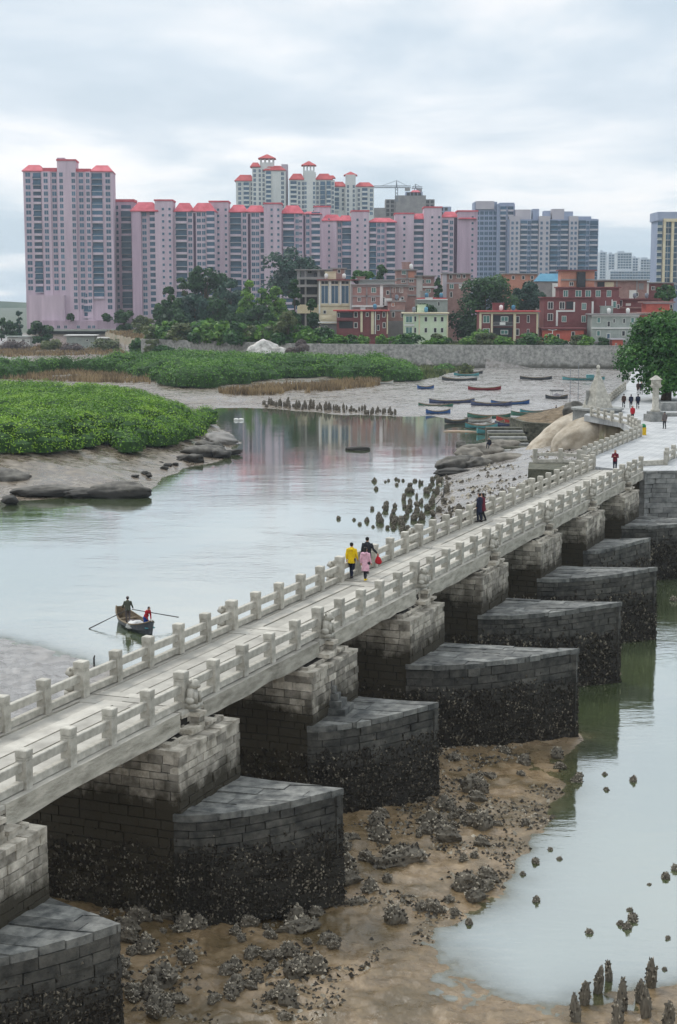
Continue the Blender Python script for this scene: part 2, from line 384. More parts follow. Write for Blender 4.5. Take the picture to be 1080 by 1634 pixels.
def water_material():
    m = bpy.data.materials.new('estuary_water'); m.use_nodes = True; t = m.node_tree; b = t.nodes['Principled BSDF']
    geo = N(t, 'ShaderNodeNewGeometry'); P = geo.outputs['Position']
    n = N(t, 'ShaderNodeTexNoise', i_Scale=0.05, i_Detail=4.0); LK(t, P, n.inputs['Vector'])
    r = ramp(t, [(0.35, srgb(80, 92, 58)), (0.65, srgb(98, 110, 76))]); LK(t, n.outputs[0], r.inputs[0])
    mp = N(t, 'ShaderNodeMapping'); mp.inputs['Scale'].default_value = (0.55, 1.3, 1); mp.inputs['Rotation'].default_value = (0, 0, 0.25); LK(t, P, mp.inputs[0])
    w1 = N(t, 'ShaderNodeTexNoise', i_Scale=1.6, i_Detail=4.0, i_Roughness=0.55); LK(t, mp.outputs[0], w1.inputs['Vector'])
    w2 = N(t, 'ShaderNodeTexNoise', i_Scale=0.35, i_Detail=3.0); LK(t, mp.outputs[0], w2.inputs['Vector'])
    w3 = N(t, 'ShaderNodeTexNoise', i_Scale=0.06, i_Detail=3.0); LK(t, P, w3.inputs['Vector'])
    amp = ramp(t, [(0.38, 0.25), (0.62, 1.0)]); LK(t, w3.outputs[0], amp.inputs[0])
    bp = N(t, 'ShaderNodeBump'); bp.inputs['Distance'].default_value = 0.045
    sy_ = N(t, 'ShaderNodeSeparateXYZ'); LK(t, P, sy_.inputs[0]); sh_ = N(t, 'ShaderNodeMapRange'); sh_.inputs[1].default_value = 130; sh_.inputs[2].default_value = 215; sh_.inputs[3].default_value = 0.5; sh_.inputs[4].default_value = 0.10; LK(t, sy_.outputs[1], sh_.inputs[0]); LK(t, sh_.outputs[0], bp.inputs['Strength'])
    LK(t, math_n(t, 'MULTIPLY', math_n(t, 'ADD', w1.outputs[0], math_n(t, 'MULTIPLY', w2.outputs[0], 1.6)), amp.outputs[0]), bp.inputs['Height'])
    df = N(t, 'ShaderNodeBsdfDiffuse'); LK(t, r.outputs[0], df.inputs[0])
    gl = N(t, 'ShaderNodeBsdfGlossy'); gl.inputs['Roughness'].default_value = 0.04; gl.inputs[0].default_value = (0.97, 0.985, 1, 1)
    dpt = N(t, 'ShaderNodeAttribute', attribute_name='depth')
    fr = N(t, 'ShaderNodeFresnel', i_IOR=1.33)
    for q in (gl, fr): LK(t, bp.outputs[0], q.inputs['Normal'])
    mx = N(t, 'ShaderNodeMixShader'); LK(t, math_n(t, 'MULTIPLY', math_n(t, 'ADD', 0.52, math_n(t, 'MULTIPLY', fr.outputs[0], 0.6), clamp=True), math_n(t, 'SUBTRACT', 1.0, math_n(t, 'MULTIPLY', math_n(t, 'POWER', 2.718, math_n(t, 'MULTIPLY', dpt.outputs['Fac'], -26.0)), 0.75))), mx.inputs[0])
    tp = N(t, 'ShaderNodeBsdfTransparent'); tp.inputs[0].default_value = (.82, .86, .78, 1); m2_ = N(t, 'ShaderNodeMixShader')
    LK(t, math_n(t, 'MULTIPLY', math_n(t, 'POWER', 2.718, math_n(t, 'MULTIPLY', dpt.outputs['Fac'], -11.0)), 0.92), m2_.inputs[0]); LK(t, df.outputs[0], m2_.inputs[1]); LK(t, tp.outputs[0], m2_.inputs[2])
    LK(t, m2_.outputs[0], mx.inputs[1]); LK(t, gl.outputs[0], mx.inputs[2]); LK(t, mx.outputs[0], t.nodes['Material Output'].inputs[0])
    t.nodes.remove(b)
    return m
aw = np.radians(np.r_[np.linspace(-66, -15, 26, endpoint=False), np.linspace(-15, 15, 300), np.linspace(15, 66, 26)[1:]])
dw = np.r_[5, 1 / np.linspace(1 / 18., 1 / 430., 430)]
A2, D2 = np.meshgrid(aw, dw); xw, yw = np.sin(A2) * D2, np.cos(A2) * D2; n2, m2 = xw.shape
zw = height(xw, yw)
wme = bpy.data.meshes.new('water'); wme.vertices.add(n2 * m2); wme.vertices.foreach_set('co', np.stack([xw, yw, xw * 0], -1).astype(np.float32).ravel())
ii = (np.arange(n2 - 1)[:, None] * m2 + np.arange(m2 - 1)[None]).ravel(); fq = np.ascontiguousarray(np.stack([ii, ii + m2, ii + m2 + 1, ii + 1], -1).astype(np.int32)[:, ::-1])
wme.loops.add(fq.size); wme.loops.foreach_set('vertex_index', fq.ravel()); wme.polygons.add(len(fq)); wme.polygons.foreach_set('loop_start', np.arange(0, fq.size, 4, dtype=np.int32))
at_ = wme.attributes.new('depth', 'FLOAT', 'POINT'); at_.data.foreach_set('value', np.clip(-zw, 0, 2).astype(np.float32).ravel())
wme.update(calc_edges=True); wme.materials.append(water_material()); struct(ob('water', wme))
# ------------------------------------------------------------------ stone
def S(*c): return srgb(*c)
M_GRAN = mat('pale_granite', S(152, 148, 137), S(192, 188, 177), 3.0, 0.85, tint=0.16, bump=0.35, bscale=22)
M_BEAM = mat('weathered_granite_beam', S(128, 124, 112), S(186, 181, 168), 1.6, 0.9, tint=0.14, bump=0.8, bscale=9, stretch=(0.6, 2.2, 2.2), contrast=(0.30, 0.62))
M_DECK = mat('worn_deck_granite', S(154, 150, 141), S(184, 180, 170), 0.9, 0.7, tint=0.16, bump=0.3, bscale=14)
M_WALL = mat('pier_masonry', S(130, 124, 112), S(186, 179, 166), 2.4, 0.88, tint=0.45, bump=0.9, bscale=9, stain=(4.75, 0.9, S(60, 55, 44), 1.3))
M_CUT = mat('cutwater_masonry', S(50, 50, 47), S(88, 86, 80), 2.6, 0.7, tint=0.34, bump=0.9, bscale=9, stain=(2.5, 1.0, S(44, 41, 35), 1.2))
M_TOP = mat('cutwater_slabs', S(66, 68, 67), S(124, 124, 119), 2.2, 0.6, tint=0.34, bump=0.7, bscale=7)
M_CORE = mat('dark_joint', S(34, 31, 27), None, rough=0.95)
M_CRUST = mat('oyster_shell_crust', S(42, 38, 32), None, 1, 0.8, tint=1.0, tcol=S(146, 138, 122))
M_GREY = mat('grey_masonry', S(112, 114, 112), S(150, 150, 146), 2.0, 0.88, tint=0.28, bump=0.7, bscale=8)

def path_eval(path, s):                                  # path (n,2) with cumulative length
    d = np.r_[0, np.cumsum(np.linalg.norm(np.diff(path, axis=0), axis=1))]
    return np.array([np.interp(s, d, path[:, 0]), np.interp(s, d, path[:, 1])]), d[-1]
def path_nrm(path, s):                                   # right-hand (outward) normal
    a, L = path_eval(path, max(0, s - 0.05)); b, _ = path_eval(path, min(L, s + 0.05))
    t = (b - a) / (np.linalg.norm(b - a) + 1e-9)
    return np.array([t[1], -t[0]])
def block_wall(mb, path, z0, ztop, ch=(0.24, 0.36), bl=(0.4, 0.95), depth=0.3, jit=0.022, gap=0.026, flare=0.0, mat=0, rng=None, core=None, overtop=0.0, drop=0.0):
    rng = rng or RNG
    path = np.asarray(path, float); _, L = path_eval(path, 0)
    zt = ztop if callable(ztop) else (lambda s: ztop)
    H = max(zt(0), zt(L)) - z0
    fr, cs = [0.0], 0.0
    while cs < H: cs += rng.uniform(*ch); fr.append(cs)
    fr = np.array(fr) / fr[-1]
    fr = 1 - fr                                           # from the top down
    for k in range(len(fr) - 1):
        s = -rng.uniform(0, bl[0])
        while s < L:
            l = rng.uniform(*bl); a, b = max(s, 0) + gap / 2, min(s + l, L) - gap / 2; s += l
            if b - a < 0.06: continue
            if drop and k > 0 and rng.random() < drop: continue
            o = rng.uniform(-jit, jit * 1.3) + (overtop if k == 0 else 0)
            V = []
            for lev, g in ((fr[k + 1], gap / 2), (fr[k], -gap / 2)):
                q = []
                for ss in (a, b):
                    z = z0 + (zt(ss) - z0) * lev + g
                    n = path_nrm(path, ss); p, _ = path_eval(path, ss)
                    off = o + flare * (zt(ss) - z)
                    q.append((p + n * off, p - n * depth, z))
                for (p, pi, z) in (q[0], q[1]): V.append((*p, z))
                for (p, pi, z) in (q[1], q[0]): V.append((*pi, z))
            V = np.array(V) + rng.uniform(-0.010, 0.010, (8, 3))
            mb.hexa(V, mat, rng.random())
    if core is not None:                                   # dark joint behind the stones
        n = max(2, int(L / 0.5) + 1)
        for i in range(n - 1):
            s0, s1 = L * i / (n - 1), L * (i + 1) / (n - 1)
            q = []
            for ss in (s0, s1):
                p, _ = path_eval(path, ss); nn = path_nrm(path, ss)
                q.append((*(p + nn * (-0.06 + flare * (zt(ss) - z0))), z0)); q.append((*(p - nn * 0.06), zt(ss) - 0.03))
            mb.add([q[0], q[2], q[3], q[1]], [(0, 1, 2, 3)], core, 0.5)
def crust(mb, path, z0, z1, dens, size, flare=0.0, ztop=4.0, rng=None, fade=0.6):
    rng = rng or RNG
    path = np.asarray(path, float); _, L = path_eval(path, 0)
    n = int(L * (z1 - z0) * dens)
    T, C = [], []
    for k in range(n):
        s = rng.uniform(0, L); z = z0 + (z1 - z0) * rng.random()
        if z > z1 - 0.9 * float(fbm(np.array(s * .8 + path[0, 1]), np.array(1.0), 91, 4)) and rng.random() < .93: continue
        if rng.random() < ((z - z0) / (z1 - z0)) ** 2 * fade: continue
        p, _ = path_eval(path, s); nn = path_nrm(path, s)
        c = np.array([*(p + nn * (0.015 + flare * (ztop - z))), z])
        r = size * rng.uniform(0.5, 1.5)
        N3 = np.array([*nn, 0.0]); t3 = np.array([-nn[1], nn[0], 0]); u3 = np.array([0, 0, 1.0])
        th = rng.uniform(0, 6.28) + np.array([0, 2.1, 4.2]) + rng.uniform(-0.4, 0.4, 3)
        B = c + np.outer(np.cos(th) * r, t3) + np.outer(np.sin(th) * r * 1.25, u3)
        A = c + N3 * r * rng.uniform(0.4, 1.3) + u3 * r * rng.uniform(-0.2, 0.7)
        v = (rng.random() ** 5) * (0.25 + 1.3 * float(fbm(np.array(s * 1.3 + path[0, 0]), np.array(z * 2.2), 77, 3)) ** 2 * 2) * 0.9
        for i in range(3): T.append([B[i], B[(i + 1) % 3], A]); C.append(np.clip(v + rng.uniform(-0.06, 0.06), 0, 1))
    mb.tris(np.array(T), 0, C)
def clip_poly(P, n, d):                                  # keep n.x <= d
    out = []
    for i in range(len(P)):
        a, b = P[i], P[(i + 1) % len(P)]
        da, db = n @ a - d, n @ b - d
        if da <= 0: out.append(a)
        if da * db < 0: out.append(a + (b - a) * (da / (da - db)))
    return out
def bez(a, c, b, n=14):
    t = np.linspace(0, 1, n)[:, None]
    a, b, c = map(lambda q: np.asarray(q, float), (a, b, c))
    return (1 - t) ** 2 * a + 2 * t * (1 - t) * c + t * t * b

RZB = math.atan2(BA[1], BA[0])
bridge = thing('stone_bridge', (*BO, 0), 'long pale granite beam bridge on boat-shaped masonry piers crossing the tidal river', 'bridge', rz=RZB)
loc_ = lambda a, p: np.array([a, -p])                     # bridge frame -> bridge's own axes (y to the left)

# piers: (index, a0, a1, wall face p, tip a, tip p, tip height, foot height)
PIERS = [(-1, -2.5, 1.95, 0.92, 0.6, 3.9, 4.12, 0.2), (0, -2.26, 2.15, 1.03, 1.37, 5.12, 4.20, 0.3), (1, -2.72, 2.05, 0.86, 1.8, 4.4, 4.02, 0.2), (2, -3.5, 1.3, 1.0, 1.45, 7.41, 4.12, -0.6),
         (3, -3.3, 1.6, 0.74, 0.87, 7.07, 4.28, -0.8), (4, -3.55, 1.45, 0.86, 0.4, 6.85, 4.30, -0.8), (5, -4.2, 1.2, 1.0, 0.95, 4.16, 4.2, -0.8), (6, -3.9, 1.3, 1.0, 0.9, 7.6, 4.3, -0.8)]
PL = -4.75
WEAR = {-1: 'broad pier at the near left with pale slabs on its prow'}
for (i, a0, a1, pw, ta, tp, tz, zf) in PIERS:
    rng = np.random.default_rng(100 + i)
    A = i * PITCH
    zt = 5.72 + rng.uniform(-0.06, 0.06)
    near = i <= 2
    mb = MB()
    c = [loc_(A + a0, PL), loc_(A + a0, pw), loc_(A + a1, pw), loc_(A + a1, PL)]   # near-left, near-right, far-right, far-left
    kw = dict(rng=rng, core=1, flare=0.015)
    block_wall(mb, [c[0], c[1]], zf, zt, **kw)                       # face towards the camera, under the bridge
    block_wall(mb, [c[1], c[2]], zf, zt, **kw)                       # upstream end
    block_wall(mb, [c[2], c[3]], zf, zt, **kw)
    block_wall(mb, [c[3], c[0]], zf, zt, **kw)
    # ragged top courses: ledge slabs, then the bearing course under the beams
    for k in range(9):
        x0 = A + a0 + (a1 - a0) * k / 9; x1 = A + a0 + (a1 - a0) * (k + 1) / 9
        t = rng.uniform(0.10, 0.17)
        mb.box(x0 + 0.01, -pw - rng.uniform(0, 0.05), zt - 0.02, x1 - 0.01, 4.7, zt + t, 0, 0.5 + rng.uniform(-0.3, 0.45))
    mb.prism([(A + a0 + 0.42, -0.45), (A + a1 - 0.42, -0.45), (A + a1 - 0.42, 4.4), (A + a0 + 0.42, 4.4)], zt + 0.1, 6.03, 1)
    b0, b1 = A + a0 + 0.30, A + a1 - 0.30
    block_wall(mb, [loc_(b0, PL + .2), loc_(b0, 0.58)], zt + 0.13, 6.04, ch=(0.15, 0.2), bl=(0.4, 0.9), rng=rng)
    block_wall(mb, [loc_(b0, 0.58), loc_(b1, 0.58)], zt + 0.13, 6.04, ch=(0.15, 0.2), bl=(0.4, 0.9), rng=rng)
    block_wall(mb, [loc_(b1, 0.58), loc_(b1, PL + .2)], zt + 0.13, 6.04, ch=(0.15, 0.2), bl=(0.4, 0.9), rng=rng)
    # infill masonry between the beam ends, a stack of corbel stones below the big post
    block_wall(mb, [loc_(A - 0.62, 0.26), loc_(A + 0.98, 0.26)], 6.03, 6.60, ch=(0.13, 0.22), bl=(0.22, 0.55), rng=rng, jit=0.05, core=1)
    mb.box(A - 0.02, -0.62, 6.03, A + 0.42, -0.2, 6.22, 0, 0.75); mb.box(A - 0.0, -0.60, 6.235, A + 0.40, -0.2, 6.42, 0, 0.15); mb.box(A - 0.04, -0.66, 6.435, A + 0.45, -0.2, 6.57, 0, 0.9)
    mb.box(A - 0.75, -0.75, 6.045, A - 0.1, -0.25, 6.2, 0, 0.9); mb.box(A + 0.5, -0.7, 6.045, A + 1.1, -0.25, 6.15, 0, 0.6)
    pier = mb.build('pier', [M_WALL, M_CORE], bridge)
    # boat-shaped cutwater
    zb = 3.88
    near_c = bez(loc_(A + a0 - 0.1, pw - 0.15), loc_(A + a0 - 0.0, pw + 0.38 * (tp - pw)), loc_(A + ta, tp))
    far_c = bez(loc_(A + ta, tp), loc_(A + (a1 + ta) / 2 + 0.12, pw + 0.5 * (tp - pw)), loc_(A + a1 + 0.1, pw - 0.15))
    poly = np.vstack([near_c, far_c[1:]])
    ztop = lambda xy: zb + (tz - zb) * max(0.0, (-xy[1] - pw) / (tp - pw)) ** 1.6
    ztn = lambda s: ztop(path_eval(near_c, s)[0]); ztf = lambda s: ztop(path_eval(far_c, s)[0])
    mb = MB(); fl = 0.03
    kw = dict(rng=rng, core=1, flare=fl, ch=(0.26, 0.40), bl=(0.5, 1.2), jit=0.03)
    block_wall(mb, near_c, zf, lambda s: ztn(s) - 0.22, **kw)
    block_wall(mb, far_c, zf, lambda s: ztf(s) - 0.22, **kw)
    # top paving: long slabs running outwards, clipped to the outline
    amin, amax = poly[:, 0].min(), poly[:, 0].max()
    cen = poly.mean(0)
    x = amin - rng.uniform(0, 0.3)
    outl = [cen + (q - cen) * 1.012 for q in poly]
    while x < amax:
        w = rng.uniform(0.42, 0.72)
        strip = clip_poly(clip_poly(outl, np.array([1., 0]), x + w - 0.022), np.array([-1., 0]), -(x + 0.022))
        x += w
        if len(strip) < 3: continue
        ys = np.array(strip)[:, 1]; y = ys.max()
        cuts = [y]
        while y > ys.min(): y -= rng.uniform(1.1, 2.6); cuts.append(y)
        if len(cuts) > 2 and cuts[-2] - ys.min() < 0.4: cuts.pop(-2)
        for k in range(len(cuts) - 1):
            cell = clip_poly(clip_poly(strip, np.array([0, 1.]), cuts[k] - 0.012), np.array([0, -1.]), -(cuts[k + 1] + 0.012))
            if len(cell) < 3: continue
            dz = rng.uniform(-0.025, 0.025); tl = rng.uniform(-0.012, 0.012)
            zz = np.array([ztop(q) + dz + tl * (q[1] - cen[1]) for q in cell])
            mb.prism(cell, zz - rng.uniform(0.20, 0.24), zz, 2, rng.random())
    mb.prism(poly[::-1] if False else [cen + (q - cen) * 0.97 for q in poly], [ztop(q) - 0.5 for q in poly], [ztop(q) - 0.1 for q in poly], 1)
    cut = mb.build('cutwater', [M_CUT, M_CORE, M_TOP], pier)
    mb = MB(); dn = 260 if i <= 0 else 200 if i <= 2 else 110; sz = 0.045 if i <= 0 else 0.05 if i <= 2 else 0.075
    zc0 = max(zf, -0.05)
    crust(mb, near_c, zc0, 3.35, dn, sz, fl, zb, rng)
    crust(mb, far_c, zc0, 3.35, dn * 0.5, sz, fl, zb, rng)
    crust(mb, [c[0], c[1]], zc0, 3.1, dn * 0.8, sz, 0.015, zt, rng)
    mb.build('oyster_crust', [M_CRUST], pier)

# beams that are also the deck, one bay after another
NB = 7
pe = np.linspace(0.34, -4.16, NB + 1)
for i in range(-2, 7):
    rng = np.random.default_rng(300 + i)
    x0, x1 = i * PITCH + 0.98, (i + 1) * PITCH - 0.62
    if i == 6: x1 = 76.0
    for k in range(NB):
        w = rng.uniform(-0.03, 0.03)
        ya, yb = -pe[k] + 0.022, -pe[k + 1] - 0.022
        e0, e1 = rng.uniform(-0.12, 0.12), rng.uniform(-0.12, 0.12)
        zt = DECK + rng.uniform(-0.03, 0.02); zb_ = 6.04 + rng.uniform(-0.0, 0.09)
        mb = MB(); ns = 12
        xs = np.linspace(x0 + e0, x1 + e1, ns)
        jo = rng.uniform(-0.028, 0.028, (ns, 4)) * (1 if k in (0, NB - 1) else 0.3)
        V = [(xx, ya + j[0], zb_ + j[2] * 1.6) for xx, j in zip(xs, jo)] + [(xx, yb, zb_) for xx in xs] + [(xx, yb, zt) for xx in xs] + [(xx, ya + j[0] * 0.6 + 0.02, zt + j[3] * 0.3) for xx, j in zip(xs, jo)]
        fs, ms = [], []
        for r in range(4):
            for s in range(ns - 1):
                fs.append((r * ns + s, ((r + 1) % 4) * ns + s, ((r + 1) % 4) * ns + s + 1, r * ns + s + 1)); ms.append(1 if r == 2 else 0)
        fs += [tuple(r * ns for r in (3, 2, 1, 0)), tuple(r * ns + ns - 1 for r in (0, 1, 2, 3))]; ms += [0, 0]
        mb.add(V, fs, ms, rng.random())
        mb.build('beam', [M_BEAM, M_DECK], bridge)
for i in range(-1, 7):                                     # cross slabs over each pier
    rng = np.random.default_rng(400 + i); mb = MB()
    x0, x1 = i * PITCH - 0.60, i * PITCH + 0.96
    rows = np.linspace(x0, x1, 4)
    for r in range(3):
        y = -0.30
        while y < 4.1:
            l = rng.uniform(0.7, 1.8); y1 = min(y + l, 4.16)
            mb.box(rows[r] + 0.012, y + 0.012, 6.5, rows[r + 1] - 0.012, y1 - 0.012, DECK + rng.uniform(-0.02, 0.015), 0, rng.random()); y = y1
    mb.box(x0 + .02, -0.26, 6.03, x1 - .02, 4.14, 6.49, 1)
    mb.build('deck_slabs', [M_DECK, M_CORE], bridge)

# ------------------------------------------------------------------ railings
def post_mesh(h=1.14, w=0.34):
    mb = MB(); e = w / 2
    lev = [(0, e), (h - 0.30, e), (h - 0.30, e - 0.016), (h - 0.285, e - 0.016), (h - 0.285, e), (h - 0.225, e), (h - 0.225, e - 0.016), (h - 0.21, e - 0.016), (h - 0.21, e + 0.006), (h - 0.02, e + 0.006), (h, e - 0.02)]
    V = []
    for z, r in lev: V += [(-r, -r, z), (r, -r, z), (r, r, z), (-r, r, z)]
    Fc = [(4 * k + j, 4 * k + (j + 1) % 4, 4 * k + 4 + (j + 1) % 4, 4 * k + 4 + j) for k in range(len(lev) - 1) for j in range(4)]
    n = len(lev) - 1
    mb.add(V, Fc + [(4 * n, 4 * n + 1, 4 * n + 2, 4 * n + 3)], 0, 0.5)
    return mb
def rail_mesh(L, z0, z1, th=0.17):
    mb = MB(); b = 0.02
    P = [(-th / 2, z0), (th / 2, z0), (th / 2, z1 - b), (th / 2 - b, z1), (-th / 2 + b, z1), (-th / 2, z1 - b)]
    n = len(P)
    V = [(0, y, z) for y, z in P] + [(L, y, z) for y, z in P]
    mb.add(V, [(i, (i + 1) % n, n + (i + 1) % n, n + i)[::-1] for i in range(n)] + [tuple(range(n)), tuple(range(n, 2 * n))[::-1]], 0, 0.5)
    return mb
POSTS = []
for k in range(3):
    mb = post_mesh(); mb.t = [0.2 + 0.3 * k] * len(mb.t); POSTS.append(mb.mesh('post', [M_GRAN]))
def lion_mesh(seed):                                       # weathered guardian lion sitting on a block
    rng = np.random.default_rng(seed); mb = MB()
    mb.box(-0.24, -0.2, 0, 0.24, 0.2, 0.2)
    def ell(c, r, seg=10, rings=7):
        V = [(c[0], c[1], c[2] - r[2])]; Fc = []
        for i in range(1, rings):
            ph = -math.pi / 2 + math.pi * i / rings
            for j in range(seg):
                th = 2 * math.pi * j / seg; n = 1 + rng.uniform(-0.09, 0.09)
                V.append((c[0] + r[0] * n * math.cos(ph) * math.cos(th), c[1] + r[1] * n * math.cos(ph) * math.sin(th), c[2] + r[2] * n * math.sin(ph)))
        V.append((c[0], c[1], c[2] + r[2]))
        for j in range(seg):
            Fc.append((0, 1 + (j + 1) % seg, 1 + j))
            for i in range(rings - 2): Fc.append((1 + i * seg + j, 1 + i * seg + (j + 1) % seg, 1 + (i + 1) * seg + (j + 1) % seg, 1 + (i + 1) * seg + j))
            Fc.append((len(V) - 1, 1 + (rings - 2) * seg + j, 1 + (rings - 2) * seg + (j + 1) % seg))
        mb.add(V, Fc, 0, rng.uniform(0.3, 0.6))
    ell((0, 0.02, 0.48), (0.24, 0.2, 0.34)); ell((0, -0.06, 0.88), (0.19, 0.18, 0.19)); ell((0, -0.2, 0.84), (0.1, 0.08, 0.09))
    for sx in (-1, 1):
        mb.tube([(sx * 0.12, -0.16, 0.62), (sx * 0.13, -0.18, 0.2)], [0.075, 0.065], 7, 0, 0.5); ell((sx * 0.2, 0.02, 0.3), (0.1, 0.18, 0.14)); ell((sx * 0.15, 0.0, 1.03), (0.05, 0.04, 0.07), 6, 4)
    return mb.mesh('guardian_lion', [M_GRAN], True)
LIONS = [lion_mesh(s) for s in (1, 2, 3)]
STEP = PITCH / 5
def railing(label, p, k0, k1, side, far_skip=()):
    r = thing('stone_railing', (*bw(0, p), DECK - 0.01), label, 'railing', 'stone railings along the bridge', RZB)
    rng = np.random.default_rng(900 + side)
    tops = [rail_mesh(STEP - 0.33, 0.54, 0.80).mesh('rail', [M_GRAN])]; bots = [rail_mesh(STEP - 0.33, 0.05, 0.27, 0.2).mesh('rail', [M_GRAN])]
    for k in range(k0, k1 + 1):
        x = k * STEP
        big = k % 5 == 0
        o = ob('post', POSTS[rng.integers(3)], r, (x + rng.uniform(-.02, .02), rng.uniform(-.015, .015), rng.uniform(-0.03, 0.02)), rng.uniform(-0.03, 0.03)); o.rotation_euler = (rng.normal(0, .012), rng.normal(0, .012), rng.uniform(-0.04, 0.04))
        if big:
            o.scale = (1.12, 1.12, 1.08)
            l = ob('guardian_lion', LIONS[rng.integers(3)], o, (0.05, -0.34 * side, 0.02), 0 if side > 0 else math.pi)
            l.scale = (0.9, 0.9, rng.uniform(0.78, 0.92))
        if k < k1 and k not in far_skip:
            for ms in (tops, bots):
                q = ob('rail', ms[0], r, (x + 0.165, rng.uniform(-.012, .012), rng.uniform(-0.015, 0.015)))
                q.rotation_euler = (0, rng.uniform(-0.006, 0.006), rng.uniform(-0.006, 0.006))
    return r
railing('granite post and rail balustrade on the near upstream edge, above the cutwaters', -0.02, -9, 33, 1)
railing('granite post and rail balustrade on the far edge, beside the open water', -3.80, -9, 33, -1)

q = gp(540, 1134, 3.95); mb = MB()
for k, (w_, d_, z_) in enumerate([(1.25, .9, .0), (.95, .7, .26), (.65, .55, .52), (.6, .5, .8), (.45, .42, 1.06)]): mb.box(-w_ / 2, .1 * k - d_ / 2, z_, w_ / 2 - .12 * k, .1 * k + d_ / 2, z_ + .245, 0, .2 + .15 * k)
tag(mb.build('stacked_stones', [M_TOP], None, False, (q[0], q[1], 3.93), RZB + .1), 'dark stack of loose slabs forming steps on the third cutwater, against its pier', 'steps')
# ------------------------------------------------------------------ landing place at the far end of the bridge
def concrete_paving():
    m = mat('plaza_slabs', S(160, 162, 163), S(186, 187, 186), 0.5, 0.75, bump=0.15, bscale=6)
    t = m.node_tree; b = t.nodes['Principled BSDF']
    geo = N(t, 'ShaderNodeNewGeometry')
    mp = N(t, 'ShaderNodeMapping'); mp.inputs['Rotation'].default_value = (0, 0, -RZB); LK(t, geo.outputs['Position'], mp.inputs[0])
    br = N(t, 'ShaderNodeTexBrick', i_Scale=1.0); br.inputs['Mortar Size'].default_value = 0.02; br.inputs['Brick Width'].default_value = 2.2; br.inputs['Row Height'].default_value = 0.7
    br.inputs['Color1'].default_value = (0.93, 0.93, 0.93, 1); br.inputs['Color2'].default_value = (1, 1, 1, 1); br.inputs['Mortar'].default_value = (0.55, 0.54, 0.52, 1)
    LK(t, mp.outputs[0], br.inputs[0])
    src = b.inputs['Base Color'].links[0].from_socket
    LK(t, mix_c(t, 0.8, src, br.outputs[0], 'MULTIPLY'), b.inputs['Base Color'])
    return m
M_PLAZA = concrete_paving()
mb = MB(); mb.prism(PLAZA, 6.0, DECK, 0); struct(mb.build('plaza_pavement', M_PLAZA))
rng = np.random.default_rng(55)
def wall_thing(name, label, path, z0, z1, m, cap=0.2, group=None, **kw):
    mb = MB(); path = np.asarray(path)
    block_wall(mb, path, z0, z1 - (0.18 if cap else 0), core=1, rng=rng, **kw)
    if cap: block_wall(mb, path, z1 - 0.18, z1, ch=(0.3, 0.3), bl=(1.2, 2.4), depth=0.5, rng=rng, overtop=0.06)
    o = mb.build(name, [m, M_CORE]); tag(o, label, 'wall', group); return o
wall_thing('retaining_wall', 'grey stone block retaining wall of the plaza, facing the cutwaters at the right', [bw(75.9, 0.4), np.array([24.2, 120.85]), np.array([60., 122.5])], -0.3, DECK, M_GREY, ch=(0.34, 0.46), bl=(0.7, 1.5), depth=0.5)
wall_thing('retaining_wall', 'stone retaining wall under the far balustrade, behind the sloping boulder', [bw(107, -6.25), bw(81, -6.25), bw(78, -4.4), bw(75.9, -4.2)], 1.5, DECK, M_GREY, ch=(0.34, 0.46), bl=(0.7, 1.5), depth=0.5)
def free_railing(label, path, n, group, h=1.14, ends=True, rails=True):
    path = np.asarray(path, float); _, L = path_eval(path, 0)
    p0 = path[0]
    r = thing('stone_railing', (*p0[:2], DECK), label, 'railing', group)
    S0 = np.linspace(0, L, n)
    Q = [path_eval(path, s)[0] - p0 for s in S0]
    for k in range(n):
        d = Q[min(k + 1, n - 1)] - Q[max(k - 1, 0)]
        o = ob('post', POSTS[k % 3], r, (*Q[k], 0), math.atan2(d[1], d[0])); o.scale = (1, 1, h / 1.14)
        if k < n - 1 and rails:
            e = Q[k + 1] - Q[k]; l = np.linalg.norm(e); a = math.atan2(e[1], e[0])
            for z0, z1 in ((0.54, 0.8), (0.05, 0.27)):
                rail_mesh(l - 0.3, z0, z1).build('rail', [M_GRAN], r, False, (*(Q[k] + e / l * 0.15), 0), a)
    return r
G2 = 'stone railings round the plaza'
free_railing('granite balustrade along the left edge of the plaza, ending at the yellow bin', [bw(83.0, -6.0), bw(106.4, -6.0)], 12, G2)
free_railing('short granite balustrade round the landing steps left of the bridge end', [bw(78.2, -4.2), bw(80.5, -6.4), bw(79.2, -9.2)], 4, G2)
free_railing('granite balustrade running back from the bin towards the pyramid pagoda', [gp(1019, 688, DECK)[:2], gp(1003, 678, DECK)[:2], gp(975, 672, DECK)[:2], gp(944, 664, DECK)[:2]], 9, G2)
free_railing('far granite balustrade beside the causeway behind the pyramid pagoda', [gp(966, 648, DECK)[:2], gp(997, 622, DECK)[:2]], 11, G2)
free_railing('heavy granite balustrade at the right edge above the retaining wall', [gp(1062, 742, DECK)[:2], gp(1064, 735, DECK)[:2], gp(1100, 722, DECK)[:2]], 5, G2)
mb = MB(); mb.prism([bw(77.6, -4.3), bw(80.9, -6.2), bw(79.6, -9.8), bw(74.5, -8.5), bw(75.2, -4.3)][::-1], 0.5, DECK - .02); tag(mb.build('landing_platform', [mat('mossy_masonry', S(64, 66, 56), S(108, 106, 92), 2, .9, tint=.3, bump=.8, bscale=8)]), 'stone landing platform carrying the short balustrade left of the bridge end', 'platform')
mb = MB(); a = gp(1024, 744, DECK)[:2]; b = gp(1062, 742, DECK)[:2]
